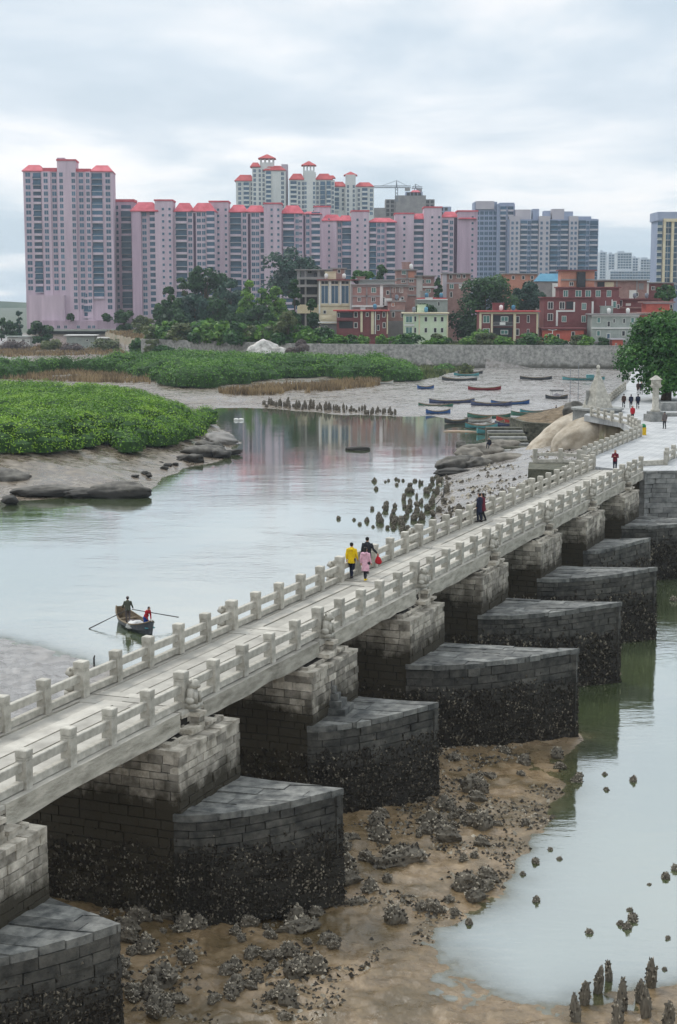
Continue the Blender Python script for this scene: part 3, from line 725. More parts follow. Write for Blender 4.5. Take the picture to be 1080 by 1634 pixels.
mb.hexa([(*a, 6.72), (*b, 6.72), (b[0], b[1] + .35, 6.72), (a[0], a[1] + .35, 6.72), (*a, 7.1), (*b, 7.1), (b[0], b[1] + .35, 7.1), (a[0], a[1] + .35, 7.1)])
tag(mb.build('stone_kerb', [M_GRAN]), 'low pale stone kerb between the bridge end and the heavy right balustrade', 'kerb')

# pyramid pagoda on its plinth
c = gp(953, 657, DECK); 
pg = thing('stone_pagoda', c, 'tapering stepped stone pagoda with a small finial, on a round plinth', 'pagoda')
mb = MB(); th = np.linspace(0, 2 * math.pi, 20, endpoint=False)
mb.prism([(math.cos(t) * 2.9, math.sin(t) * 2.9) for t in th], -1.2, 0.28, 0, 0.5); mb.prism([(math.cos(t) * 3.1, math.sin(t) * 3.1) for t in th], 0.285, 0.5, 0, 0.8)
mb.build('plinth', [M_GREY], pg)
mb = MB(); w = 1.28; z = 0.5
for k in range(11):
    h = 0.37; w2 = w - 0.095; e = w - 0.02
    mb.hexa([(-w, -w, z), (w, -w, z), (w, w, z), (-w, w, z), (-w2, -w2, z + h), (w2, -w2, z + h), (w2, w2, z + h), (-w2, w2, z + h)], 0, rng.uniform(0.3, 0.9))
    z += h + 0.012; w = w2 - 0.012
mb.build('tower', [M_GRAN], pg, rz=0.5)
mb = MB(); mb.tube([(0, 0, z), (0, 0, z + .12), (0, 0, z + .14), (0, 0, z + .4), (0, 0, z + .5), (0, 0, z + .72), (0, 0, z + .8)], [.3, .3, .16, .13, .24, .18, .02], 10, 0, .6); mb.build('finial', [M_GRAN], pg)
c = gp(937, 657, DECK); mb = MB(); mb.box(-.16, -.16, -1.5, .16, .16, 2.5); o = mb.build('stone_pillar', [M_GREY], None, False, c, 0.3); tag(o, 'thin square stone pillar standing just left of the pyramid pagoda', 'pillar')
# stone lantern pillar, pedestal blocks
c = gp(1045, 672, DECK)
lp = thing('stone_lantern', c, 'round stone pillar with a square capital on a heavy block under the banyan', 'stone lantern')
mb = MB(); mb.box(-.95, -.95, 0, .95, .95, .75); mb.box(-.7, -.7, .755, .7, .7, 1.05); mb.build('base_block', [M_GREY], lp, rz=.2)
mb = MB(); mb.tube([(0, 0, 1.05), (0, 0, 1.3), (0, 0, 1.35), (0, 0, 3.5), (0, 0, 3.6)], [.55, .5, .38, .34, .4], 12); mb.build('shaft', [M_GRAN], lp, True)
mb = MB(); mb.hexa([(-.4, -.4, 3.6), (.4, -.4, 3.6), (.4, .4, 3.6), (-.4, .4, 3.6), (-.6, -.6, 3.9), (.6, -.6, 3.9), (.6, .6, 3.9), (-.6, .6, 3.9)]); mb.box(-.45, -.45, 3.905, .45, .45, 4.5); mb.hexa([(-.62, -.62, 4.505), (.62, -.62, 4.505), (.62, .62, 4.505), (-.62, .62, 4.505), (-.1, -.1, 4.95), (.1, -.1, 4.95), (.1, .1, 4.95), (-.1, .1, 4.95)]); mb.build('capital', [M_GRAN], lp)
for (px, py, w, h, lb) in [(1072, 655, 3.2, 1.0, 'wide grey stone pedestal block right of the round stone pillar'), (1066, 664, 4.5, .4, 'low broad stone step in front of the grey pedestal block')]:
    c = gp(px, py, DECK); mb = MB(); mb.box(-w / 2, -.8, 0, w / 2, .8, h * .8); mb.box(-w / 2 + .2, -.65, h * .8 + .003, w / 2 - .2, .65, h, 0, .8); tag(mb.build('stone_pedestal', [M_GREY], None, False, c, .15), lb, 'pedestal')
# litter bin
c = gp(1026, 694, DECK); bn = thing('litter_bin', c, 'yellow litter bin with a green domed lid at the end of the balustrade', 'bin')
M_YEL = mat('yellow_plastic', S(205, 168, 30), rough=0.5); M_GRN = mat('green_plastic', S(30, 110, 60), rough=0.5)
mb = MB(); mb.box(-.26, -.22, .05, .26, .22, .75); mb.box(-.29, -.25, 0, .29, .25, .048); mb.build('bin_body', [M_YEL], bn)
mb = MB(); mb.tube([(0, 0, .75), (0, 0, .9), (0, 0, 1.03), (0, 0, 1.1)], [.27, .27, .2, .06], 12); mb.build('lid', [M_GRN], bn, True)
# stone stairs and retaining wall at the boat landing
st = thing('stone_stairs', gp(820, 722, .9), 'flight of grey stone steps leading down to the moored boats', 'stairs')
for k in range(8):
    mb = MB(); mb.box(-2.4 + rng.uniform(-.1, .1), k * 1.6, -0.8, 2.3 + rng.uniform(-.1, .1), k * 1.6 + 1.9, 0.25 + k * 0.27 - 0.0, 0, rng.random()); mb.build('step', [MATS['mossy_masonry'] if k % 2 else M_GREY], st)
a = gp(836, 707, .8)[:2]; b = gp(893, 702, 1.5)[:2]
wall_thing('landing_wall', 'mossy block wall holding the brown earth bank beside the landing steps', [a + np.array([-1, 9.]), a, b], 0.2, 3.6, mat('mossy_masonry', S(64, 66, 56), S(108, 106, 92), 2, .9, tint=.3, bump=.8, bscale=8), ch=(.34, .44), bl=(.6, 1.3), depth=.4)
mb = MB(); nx = 14
P4 = [a + np.array([0.3, 0.4]), b + np.array([2.5, .3]), b + np.array([2.5, 14.]), a + np.array([-.6, 9.])]
for i in range(nx):
    for j in range(nx):
        def q(u, v):
            p = (P4[0] * (1 - u) + P4[1] * u) * (1 - v) + (P4[3] * (1 - u) + P4[2] * u) * v
            e = min(u, 1 - u, v, 1 - v)
            return (*p, 3.35 + 1.7 * u * min(1, v * 2.5) + 0.8 * (fbm(np.array(p[0] * .6), np.array(p[1] * .6), 5) - .5))
        mb.add([q(i / nx, j / nx), q((i + 1) / nx, j / nx), q((i + 1) / nx, (j + 1) / nx), q(i / nx, (j + 1) / nx)], [(0, 1, 2, 3)], 0, .5)
eb = mb.build('earth_bank', [mat('brown_earth', S(84, 72, 56), S(132, 116, 94), 1.2, .95, bump=.8, bscale=5)], None, True); struct(eb)
# ------------------------------------------------------------------ the sea wall and the town
GZ = 6.3
M_GLASS = mat('blue_window_glass', S(44, 74, 96), S(76, 108, 130), 0.15, 0.25, spec=0.5, tint=0.3)
M_GLASS_SHADE = mat('dark_glass_and_shade', S(34, 36, 40), S(52, 56, 62), 0.3, 0.5)  # dark glass; flat panels of it paint the shade inside open bays
M_GRNGLASS = mat('green_window_glass', S(62, 104, 100), S(96, 140, 132), 0.4, 0.2, spec=0.5)
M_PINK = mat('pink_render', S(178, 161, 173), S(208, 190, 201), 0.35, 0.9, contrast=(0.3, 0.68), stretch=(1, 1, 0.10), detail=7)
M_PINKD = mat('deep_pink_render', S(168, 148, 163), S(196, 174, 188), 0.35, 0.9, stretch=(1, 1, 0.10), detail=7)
M_SLOT = mat('recess_shade_strip', S(72, 56, 72), S(88, 72, 86), 0.2, 0.9)  # dark strip colour painted for the shade of the wall slots
M_RROOF = mat('coral_roof_tiles', S(180, 78, 88), S(206, 106, 116), 0.35, 0.75)
M_RROOF2 = mat('faded_red_roof_tiles', S(168, 66, 66), S(190, 92, 92), 0.35, 0.8)
M_WHITE = mat('white_paint', S(206, 206, 202), S(222, 222, 218), 0.3, 0.7)
M_PALE = mat('pale_tower_render', S(196, 200, 198), S(212, 214, 210), 0.1, 0.9)
M_BLUEG = mat('blue_grey_tower_render', S(142, 154, 178), S(158, 168, 188), 0.1, 0.9)
M_LILAC = mat('grey_lilac_render', S(176, 172, 180), S(190, 186, 190), 0.1, 0.9)
M_CONC = mat('raw_concrete', S(128, 126, 126), S(154, 150, 148), 0.25, 0.9)
M_BRICK = mat('red_brick', S(142, 112, 108), S(164, 134, 126), 0.8, 0.95, bump=0.3, bscale=6)
M_BRICKO = mat('orange_brick', S(176, 124, 106), S(190, 138, 118), 0.8, 0.95)
M_MAROON = mat('maroon_tiles', S(112, 62, 64), S(126, 74, 74), 0.6, 0.6)
M_REDP = mat('red_painted_wall', S(176, 86, 74), S(194, 104, 88), 0.7, 0.85)
M_CREAM = mat('cream_render', S(200, 188, 158), S(214, 204, 178), 0.4, 0.9)
M_GREEN = mat('pale_green_render', S(190, 206, 176), S(206, 218, 192), 0.4, 0.9)
M_GREYW = mat('grey_washed_wall', S(140, 148, 142), S(164, 170, 164), 0.5, 0.9)
M_BLUER = mat('blue_sheet_roof', S(62, 122, 150), S(84, 140, 164), 0.5, 0.5)
M_STEEL = mat('grey_steel', S(120, 126, 134), rough=0.6)
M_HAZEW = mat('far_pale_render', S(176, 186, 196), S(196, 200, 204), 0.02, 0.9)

# rubble sea wall
M_SEA = mat('rubble_masonry', S(108, 108, 105), S(172, 170, 164), 1.1, 0.95, bump=1.0, bscale=2.4, contrast=(0.32, 0.66), stain=(1.7, 0.9, S(86, 84, 76), 0.6))
wl = np.array(WALL_LINE)
mb = MB(); 
for i in range(len(wl) - 1):
    a, b = wl[i], wl[i + 1]; n = 10
    for k in range(n):
        p, q = a + (b - a) * k / n, a + (b - a) * (k + 1) / n
        z = lambda s: 7.05 + 0.12 * (fbm(np.array(s[0] * .3), np.array(0.), 3) - .5)
        mb.hexa([(p[0], p[1] - 1.0, 0.2), (q[0], q[1] - 1.0, 0.2), (q[0], q[1] + 1.2, 0.2), (p[0], p[1] + 1.2, 0.2), (p[0], p[1] - .3, z(p)), (q[0], q[1] - .3, z(q)), (q[0], q[1] + 1.2, z(q)), (p[0], p[1] + 1.2, z(p))][::1], 0)
tag(mb.build('sea_wall', [M_SEA]), 'long grey rubble sea wall running along the back of the mudflat below the houses', 'sea wall')

def winmesh(w, h, frame=0.12, proud=0.06):
    mb = MB()
    mb.box(-w / 2 + frame, -proud - 0.02, frame, w / 2 - frame, 0.0, h - frame, 0, RNG.random())
    for (x0, z0, x1, z1) in ((-w / 2, 0, w / 2, frame), (-w / 2, h - frame, w / 2, h), (-w / 2, frame, -w / 2 + frame, h - frame), (w / 2 - frame, frame, w / 2, h - frame)):
        mb.box(x0, -proud - 0.06, z0, x1, 0.0, z1, 1, 0.5)
    if w > 1.3: mb.box(-0.05, -proud - 0.05, frame, 0.05, -proud - 0.022, h - frame, 1, 0.5)
    return mb
def balmesh(w, h, out=1.0):
    mb = MB()
    mb.box(-w / 2 + 0.1, -0.06, 0.14, w / 2 - 0.1, 0.0, h - 0.25, 0, RNG.random())            # glazed doors behind
    mb.box(-w / 2, -out, -0.10, w / 2, 0.0, 0.12, 1, 0.5)                                      # slab
    mb.box(-w / 2, -out, 0.122, w / 2, -out + 0.08, 0.95, 2 if RNG.random() < 0.7 else 0, RNG.random())   # parapet
    for x in (-w / 2, w / 2 - 0.08): mb.box(x, -out + 0.082, 0.122, x + 0.08, -0.062, 0.95, 2, 0.4)
    if RNG.random() < 0.45: mb.box(-w / 2 + 0.1, -out + 0.1, 0.96, w / 2 - 0.1, -out + 0.14, h - 0.16, 0, RNG.random())   # enclosed with glass
    return mb
def repeat_parts(name, items, proto, mats, parent, cap=100):
    """items: (x, y, z, w, h); the first 100 are parts of their own, the rest one mass."""
    items = sorted(items, key=lambda t: (-round(t[3] * t[4], 1), -t[2]))
    cache = {}
    for (x, y, z, w, h) in items[:cap]:
        key = (round(w, 2), round(h, 2), int(RNG.integers(2)))
        if key not in cache: cache[key] = proto(w, h).mesh(name, mats)
        ob(name, cache[key], parent, (x, y, z))
    if len(items) > cap:
        mb = MB()
        for (x, y, z, w, h) in items[cap:]:
            p = proto(w, h); mb.add(np.vstack(p.v) + [x, y, z], p.f, p.m, RNG.random())
        mb.build(name, mats, parent)['kind'] = 'stuff'

def hip(mb, x0, x1, y0, y1, z0, z1, over=0.5, m=0, ridge=0.45):
    x0 -= over; x1 += over; y0 -= over; y1 += over
    cx, cy = (x0 + x1) / 2, (y0 + y1) / 2; w_, d_ = (x1 - x0) / 2, (y1 - y0) / 2; rx = w_ * 0.5 if d_ > 2.5 and w_ > 2.5 and over < 1 else w_ * 0.05; ry = d_ * 0.35 if over < 1 else d_ * .05
    mb.hexa([(x0, y0, z0), (x1, y0, z0), (x1, y1, z0), (x0, y1, z0), (cx - rx, cy - ry, z1), (cx + rx, cy - ry, z1), (cx + rx, cy + ry, z1), (cx - rx, cy + ry, z1)], m)
    mb.box(x0 - 0.05, y0 - 0.05, z0 - 0.35, x1 + 0.05, y1 + 0.05, z0 - 0.003, m)

class Block:
    """a building laid out from the survey: columns given in photo pixels at distance D, turned into metres"""
    def __init__(s, name, label, cat, D, pxc, group=None, rz=0.0, gz=GZ):
        s.D, s.pxc, s.gz = D, pxc, gz
        o = dp(pxc, 500, D); s.s = F / (D * _c)
        s.root = thing(name, (o[0], D, gz), label, cat, group, rz)
        s.win, s.bal, s.roof, s.wall = [], [], MB(), {}
    def x(s, px): return (px - s.pxc) / s.s
    def z(s, py): return dp(s.pxc, py, s.D)[2] - s.gz
    def vol(s, px0, px1, ytop, fwd=0.0, depth=14.0, m=None, ybase=None, name='wall'):
        w = s.wall.setdefault((name, m.name), (MB(), m)); z0 = -0.5 if ybase is None else s.z(ybase)
        w[0].box(s.x(px0), -fwd, z0, s.x(px1), depth, s.z(ytop)); return s
    def hip(s, px0, px1, yeave, ytop, fwd=0.0, depth=14.0, over=0.5):
        hip(s.roof, s.x(px0), s.x(px1), -fwd, depth, s.z(yeave) + 0.36, s.z(ytop), over); return s
    def flat(s, px0, px1, ytop, fwd=0.0, depth=14.0, t=0.7):
        s.roof.box(s.x(px0) - .3, -fwd - .3, s.z(ytop), s.x(px1) + .3, depth, s.z(ytop) + t); return s
    def wcol(s, px, y0, y1, dy, w=1.5, h=1.5, fwd=0.0):
        y = y0
        while y <= y1: s.win.append((s.x(px), -fwd, s.z(y) - h * .6, w * 1.25, h * 1.2)); y += dy
        return s
    def bcol(s, px0, px1, y0, y1, dy, fwd=0.0):
        y = y0
        while y <= y1: s.bal.append(((s.x(px0) + s.x(px1)) / 2, -fwd, s.z(y) - 1.3, abs(s.x(px1) - s.x(px0)), dy / s.s)); y += dy
        return s
    def done(s, glass=None, frame=None, balm=None, roofm=None, proto=None):
        for (nm, _), (mb, m) in s.wall.items(): mb.build(nm, [m], s.root)
        if s.roof.n: s.roof.build('roof', [roofm or M_RROOF], s.root)
        if s.win: repeat_parts('window', s.win, proto or winmesh, [glass or M_GLASS, frame or M_WHITE], s.root)
        if s.bal: repeat_parts('balcony', s.bal, balmesh, [glass or M_GLASS, frame or M_WHITE, balm or M_PINK], s.root)
        return s.root
plainwin = lambda w, h: winmesh(w, h, 0.07, 0.03)
GP = 'pink apartment blocks with coral roofs'
# tall tower at the left
b = Block('apartment_tower', 'tallest pink apartment tower at the far left, with a blank pink podium', 'apartment tower', 725, 113, rz=0.06)
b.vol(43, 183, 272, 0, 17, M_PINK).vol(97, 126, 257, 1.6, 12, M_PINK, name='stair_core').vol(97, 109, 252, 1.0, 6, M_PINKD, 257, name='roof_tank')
b.vol(72, 86, 274, 0.8, 3, M_PINK, name='bay').vol(140, 149, 274, 0.8, 3, M_PINK, name='bay')
b.hip(43, 74, 274, 262, 0, 16).hip(149, 182, 274, 262, 0, 16); b.roof.box(b.x(74), -.4, b.z(274), b.x(97), 16, b.z(268)); b.roof.box(b.x(126), -.4, b.z(274), b.x(149), 16, b.z(269)); b.flat(97, 126, 257, 1.6, 12)
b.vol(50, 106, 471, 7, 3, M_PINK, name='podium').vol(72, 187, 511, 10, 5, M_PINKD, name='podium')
for px, w in ((50.5, 1.9), (78.5, 1.6), (91.5, 1.7), (103, 1.4), (122, 1.4), (133.5, 1.7), (144.5, 1.4), (175.5, 1.8)): b.wcol(px, 279, 468 if px < 108 else 500, 10.05, w, 1.7, 1.6 if 97 < px < 126 else 0.8 if px in (78.5, 144.5) else 0.0)
b.bcol(58, 71, 281, 468, 10.05).bcol(150, 167, 281, 478, 10.05).bcol(134, 146, 473, 508, 10.05)
for px in (97, 108, 128, 145, 152): b.wcol(px, 521, 521, 9, 1.2, 1.2, 10)
b.done(frame=M_LILAC)
b = Block('apartment_block', 'narrow recessed pink block directly beside the tallest tower', 'apartment block', 742, 200, GP)
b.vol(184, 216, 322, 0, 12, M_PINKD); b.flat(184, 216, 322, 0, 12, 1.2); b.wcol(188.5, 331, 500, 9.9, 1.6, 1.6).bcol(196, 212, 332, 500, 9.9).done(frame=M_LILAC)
def pinkblock(label, D, pxc, vols, hips, flats, wins, bals, y0, y1, dy, slots=(), rz=0.0):
    b = Block('apartment_block', label, 'apartment block', D, pxc, GP, rz)
    for v in vols: b.vol(*v)
    for h in hips: b.hip(*h)
    for f in flats: b.flat(*f)
    for px, w, fw in wins: b.wcol(px, y0 - (8 if fw > 1 else 0), y1, dy, w, 1.6 if w > 1.2 else 1.1, fw)
    for p0, p1 in bals: b.bcol(p0, p1, y0, y1, dy)
    for p0, p1, yt in slots: b.vol(p0, p1, yt, 0.12, 1, M_SLOT, name='recess_shade')  # strip on the wall face, slot shade put into its colour
    return b.done(frame=M_LILAC)
pinkblock('pink block with twin coral hip roofs just right of the tallest tower', 735, 279,
    [(213, 254, 337, 0, 13, M_PINK), (213, 228, 337, 2.2, 10, M_PINKD, None, 'bay'), (250, 278, 321, 2.0, 12, M_PINK, None, 'stair_core'), (278, 345, 338, 0, 13, M_PINK)],
    [(213, 254, 338, 322, 2, 12), (281, 309, 338, 323, 0, 12), (308, 344, 338, 323, 0, 12)], [(250, 278, 321, 2.0, 12)],
    [(232.5, 1.7, 0), (263, 1.0, 2.0), (273.5, 1.0, 2.0), (305, 1.6, 0), (319, 1.6, 0), (326.5, 1.4, 0)], [(241, 254), (282, 300), (331, 344)], 342, 500, 9.85, [(310, 314, 340)])
pinkblock('pink block with two stair towers in mid row, behind the light green trees', 748, 424,
    [(336, 366, 323, 2.0, 12, M_PINK, None, 'stair_core'), (366, 424, 338, 0, 13, M_PINK), (422, 450, 326, 2.0, 12, M_PINK, None, 'stair_core'), (450, 513, 341, 0, 13, M_PINKD)],
    [(367, 395, 339, 326, 0, 12), (394, 424, 339, 327, 0, 12), (450, 484, 341, 327, 0, 12), (484, 512, 342, 337, 0, 12)], [(336, 366, 323, 2.0, 12), (422, 450, 326, 2.0, 12)],
    [(350, 1.0, 2.0), (362, 1.0, 2.0), (391, 1.5, 0), (405, 1.5, 0), (411.5, 1.4, 0), (434.5, 1.0, 2.0), (445, 1.0, 2.0), (474.5, 1.4, 0), (480, 1.2, 0), (491.5, 1.4, 0)], [(368, 386), (416, 424), (452, 470), (497, 511)], 343, 500, 9.85, [(396.5, 400.5, 341), (484.5, 487.5, 344)])
pinkblock('lower pink block with flat coral parapets, behind the cream hall and the brick houses', 772, 566,
    [(501, 527, 330, -3, 12, M_PINK, None, 'stair_core'), (512, 562, 353, 0, 13, M_PINK), (512, 537, 353, 1.8, 10, M_PINK, None, 'bay'), (560, 588, 338, 2.0, 12, M_PINK, None, 'stair_core'), (588, 631, 355, 0, 13, M_PINKD)],
    [(514, 545, 353, 342, 1.8, 12), (540, 562, 353, 343, 0, 12), (588, 631, 355, 347, 0, 12)], [(501, 527, 330, -3, 12), (560, 588, 338, 2.0, 12)],
    [(525, 0.9, 1.8), (570, 1.0, 2.0), (582, 1.0, 2.0), (541.5, 1.4, 0), (604, 1.4, 0), (610.5, 1.4, 0)], [(545.5, 561), (589, 600), (616, 630)], 359, 480, 9.5)
pinkblock('rightmost pink block of the row, touching the blue grey slabs', 782, 695,
    [(629, 659, 342, 2.0, 12, M_PINK, None, 'stair_core'), (658, 682, 349, 0, 13, M_PINK), (675, 703, 332, 2.0, 12, M_PINK, None, 'stair_core'), (703, 731, 346, 0, 13, M_PINK), (728, 760, 338, 1.5, 12, M_PINKD, None, 'stair_core')],
    [(658, 680, 350, 340, 0, 12), (704, 729, 347, 337, 0, 12), (731, 756, 350, 346, 2.2, 4)], [(629, 659, 342, 2.0, 12), (675, 703, 332, 2.0, 12), (728, 760, 338, 1.5, 12)],
    [(644, 1.0, 2.0), (688, 1.0, 2.0), (699, 1.0, 2.0), (719, 1.4, 0), (752, 1.0, 1.5)], [(659, 675), (704, 714), (735, 744)], 355, 470, 9.4, [(723, 728, 348)])
# white towers with pavilion roofs behind
GW = 'pale towers with red pavilion roofs'
def pavilion(b, px0, px1, yeave, yapex, ybody, m):
    x0, x1 = b.x(px0 + 3), b.x(px1 - 3); d = x1 - x0; mb, _ = b.wall.setdefault(('lantern', m.name), (MB(), m))
    zb, ze = b.z(ybody), b.z(yeave); zo = zb + (ze - zb) * 0.35
    mb.box(x0, 1, zb - 8, x1, 1 + d, zo)
    for i in range(4):
        for y in (1, 1 + d - .9): mb.box(x0 + (d - .9) * i / 3, y, zo, x0 + (d - .9) * i / 3 + .9, y + .9, ze)
    hip(b.roof, x0, x1, 1, 1 + d, ze + .36, b.z(yapex), 1.1)
b = Block('apartment_tower', 'pale tower with the highest red pavilion roof, standing behind the pink row', 'apartment tower', 990, 418, GW)
b.vol(378, 410, 289, 0, 16, M_PALE).vol(404, 433, 268, 2, 14, M_PALE, name='stair_core').vol(424, 457, 272, 3.5, 16, M_PALE).vol(450, 460, 262, 0, 10, M_LILAC, name='roof_tank')
b.hip(377, 408, 289, 278, 0, 14).hip(402, 416, 267, 259, 2, 8).hip(423, 456, 273, 264, 3.5, 14); pavilion(b, 413, 441, 253, 245, 262, M_PALE)
b.wcol(384, 294, 345, 7.4, 1.6, 1.8).wcol(403, 294, 345, 7.4, 1.2, 1.8).wcol(408, 273, 345, 7.4, 1.4, 1.8, 2).wcol(416, 273, 345, 7.4, 1.2, 1.8, 2).wcol(422, 273, 345, 7.4, 1.2, 1.8, 2).wcol(452, 278, 345, 7.4, 1.5, 1.8, 3.5).bcol(390, 399, 295, 345, 7.4).bcol(426, 434, 278, 345, 7.4, 3.5)
b.done(balm=M_PALE, roofm=M_RROOF2)
b = Block('apartment_tower', 'pale tower whose broad red roof is split by a pavilion, middle of three', 'apartment tower', 985, 498, GW)
b.vol(462, 534, 287, 0, 18, M_PALE).vol(486, 504, 275, 2, 12, M_PALE, name='stair_core')
b.hip(463, 486, 287, 276, 0, 16).hip(504, 530, 287, 276, 0, 16).hip(523, 534, 284, 279, -3, 8); pavilion(b, 481, 505, 264, 256, 276, M_PALE)
for px in (478, 484): b.wcol(px, 293, 345, 7.4, 1.3, 1.8)
for px in (488, 501.5): b.wcol(px, 293, 345, 7.4, 1.2, 1.8, 2)
for px in (507, 531): b.wcol(px, 293, 345, 7.4, 1.3, 1.8)
b.bcol(464, 474, 293, 345, 7.4).bcol(511, 519, 293, 345, 7.4).bcol(521, 528, 293, 345, 7.4).done(balm=M_PALE, roofm=M_RROOF2)
b = Block('apartment_tower', 'shortest pale tower with a small red pavilion, beside the tower crane', 'apartment tower', 1000, 562, GW)
b.vol(527, 553, 298, 0, 16, M_PALE).vol(551, 567, 279, 2, 12, M_PALE, name='stair_core').vol(566, 596, 298, 0, 16, M_PALE)
b.hip(528, 552, 298, 289, 0, 15).hip(567, 595, 298, 290, 0, 15); pavilion(b, 548, 570, 280, 273, 290, M_PALE)
b.wcol(547, 304, 340, 7.3, 1.3, 1.8).wcol(555, 298, 345, 7.3, 1.2, 1.8, 2).wcol(564, 298, 345, 7.3, 1.2, 1.8, 2).wcol(572, 304, 345, 7.3, 1.3, 1.8).wcol(592, 304, 345, 7.3, 1.6, 1.8).bcol(531, 541, 304, 340, 7.3).bcol(577, 586, 304, 345, 7.3).done(balm=M_PALE, roofm=M_RROOF2)
# unfinished grey block and cranes
b = Block('unfinished_block', 'unfinished grey concrete tower with stepped top under the cranes', 'building', 1120, 660)
b.vol(614, 692, 318, 0, 18, M_CONC).vol(630, 678, 312, 2, 14, M_CONC, name='upper_storeys').vol(646, 673, 306, 0, 12, M_BLUEG, name='upper_storeys').vol(594, 614, 332, 3, 12, M_CONC).vol(692, 718, 330, 2, 12, M_BLUEG)
b.hip(655, 668, 307, 303, 0, 8)
for px in range(618, 692, 7): b.wcol(px, 322, 345, 6.8, 1.8, 1.9)
for px in range(650, 672, 6): b.wcol(px, 310, 316, 6.8, 1.8, 1.9, 2.02)
for px in range(696, 716, 7): b.wcol(px, 334, 350, 6.8, 1.8, 1.9, 2)
b.done(M_GLASS_SHADE, M_CONC)
def crane(px, ytop, ybase, D, j0, j1, yj, label):
    s = F / (D * _c); o = dp(px, ybase, D)
    r = thing('tower_crane', o, label, 'crane', 'tower cranes')
    h = (ybase - ytop) / s; hj = (ybase - yj) / s; mb = MB()
    for sx in (-.8, .8):
        for sy in (-.8, .8): mb.tube([(sx, sy, 0), (sx, sy, hj)], .22, 5)
    z = 0
    while z < hj - 2: mb.tube([(-.8, -.8, z), (.8, -.8, z + 2)], .13, 4); mb.tube([(.8, -.8, z), (-.8, -.8, z + 2)], .13, 4); z += 2.4
    mb.build('mast', [M_STEEL], r)
    mb = MB(); x0, x1 = (j0 - px) / s, (j1 - px) / s
    for y, z in ((-.6, hj), (.6, hj), (0, hj + 1.2)): mb.tube([(x0, y, z), (x1, y, z)], .25, 5)
    x = x0
    while x < x1 - 1.5: mb.tube([(x, -.6, hj), (x + .9, 0, hj + 1.2), (x + 1.8, -.6, hj)], .14, 4); x += 1.8
    mb.build('jib', [M_STEEL], r)
    mb = MB(); mb.tube([(0, 0, hj), (0, 0, h)], [.7, .2], 5); mb.tube([(0, 0, h), (x0 * .7, 0, hj + 1)], .12, 4); mb.tube([(0, 0, h), (x1 * .8, 0, hj + 1)], .12, 4); mb.build('tower_head', [M_STEEL], r)
    mb = MB(); mb.box(x1 - 4, -.8, hj - 2.2, x1 - .5, .8, hj - .2); mb.build('counterweight', [M_CONC], r)
crane(632.5, 289, 322, 1100, 597, 655, 300, 'tower crane with a long jib left of the unfinished block')
crane(663, 294, 308, 1125, 657, 674, 301, 'smaller crane perched on top of the unfinished block')
# blue grey slabs
GB = 'blue grey apartment slabs'
b = Block('apartment_slab', 'blue grey slab with two stepped tops, right beside the pink row', 'apartment slab', 900, 786, GB)
b.vol(755, 791, 322, 0, 16, M_BLUEG).vol(790, 818, 326, 3, 16, M_BLUEG).vol(757, 786, 321, 1.2, 10, M_LILAC, 334, 'attic').vol(794, 817, 324, 3.8, 12, M_BLUEG, 330, 'attic')
for px in (760, 767, 774, 781, 788): b.wcol(px, 340, 470, 8.1, 1.7, 1.7)
b.bcol(795, 804, 334, 470, 8.1, 3).bcol(807, 816, 334, 470, 8.1, 3).done(frame=M_BLUEG, balm=M_LILAC)
b = Block('apartment_slab', 'long blue grey slab with pale vertical piers and stepped rooftop tanks', 'apartment slab', 890, 880, GB)
b.vol(809, 952, 350, 0, 16, M_BLUEG)
for p0, p1, fw in ((811, 827, 1.8), (857, 874, 1.8), (905, 919, 1.8)): b.vol(p0, p1, 345, fw, 8, M_LILAC, name='pale_pier')
for p0, p1, yt in ((821, 845, 334), (848, 858, 333), (866, 876, 336), (879, 898, 333), (898, 912, 337), (918, 941, 345), (940, 951, 349)): b.vol(p0, p1, yt, -2, 10, M_LILAC if p0 % 2 else M_BLUEG, 351, 'roof_tank')
for px in (815, 822, 861, 870, 909, 915): b.wcol(px, 356, 470, 8.15, 1.1, 1.4, 1.8)
for p0, p1 in ((828, 839), (845, 856), (875, 887), (892, 904), (920, 932), (938, 951)): b.bcol(p0, p1, 356, 470, 8.15)
for px in (842, 889.5, 935): b.wcol(px, 355, 470, 8.15, 1.5, 1.7)
b.done(frame=M_BLUEG, balm=M_LILAC)
# tower with gilded frame at the right edge
b = Block('office_tower', 'glass and cream framed tower with a dark cap at the right edge', 'tower', 720, 1075)
b.vol(1045, 1125, 338, 0, 18, M_BLUEG, 352, 'dark_cap').vol(1047, 1122, 352, -.4, 17, M_BLUEG).vol(1054, 1058, 352, 1.2, 2, M_CREAM, name='pier').vol(1067, 1071, 352, 1.2, 2, M_CREAM, name='pier').vol(1084, 1088, 352, 1.2, 2, M_CREAM, name='pier').vol(1054, 1090, 349, 1.6, 2, M_CREAM, 354, 'lintel')
b.bcol(1045.5, 1053, 358, 470, 10, -.4).wcol(1062.5, 358, 470, 10, 2.4, 2.7, -.38).wcol(1077.5, 358, 470, 10, 3.4, 2.7, -.38); b.done(balm=M_GREYW)
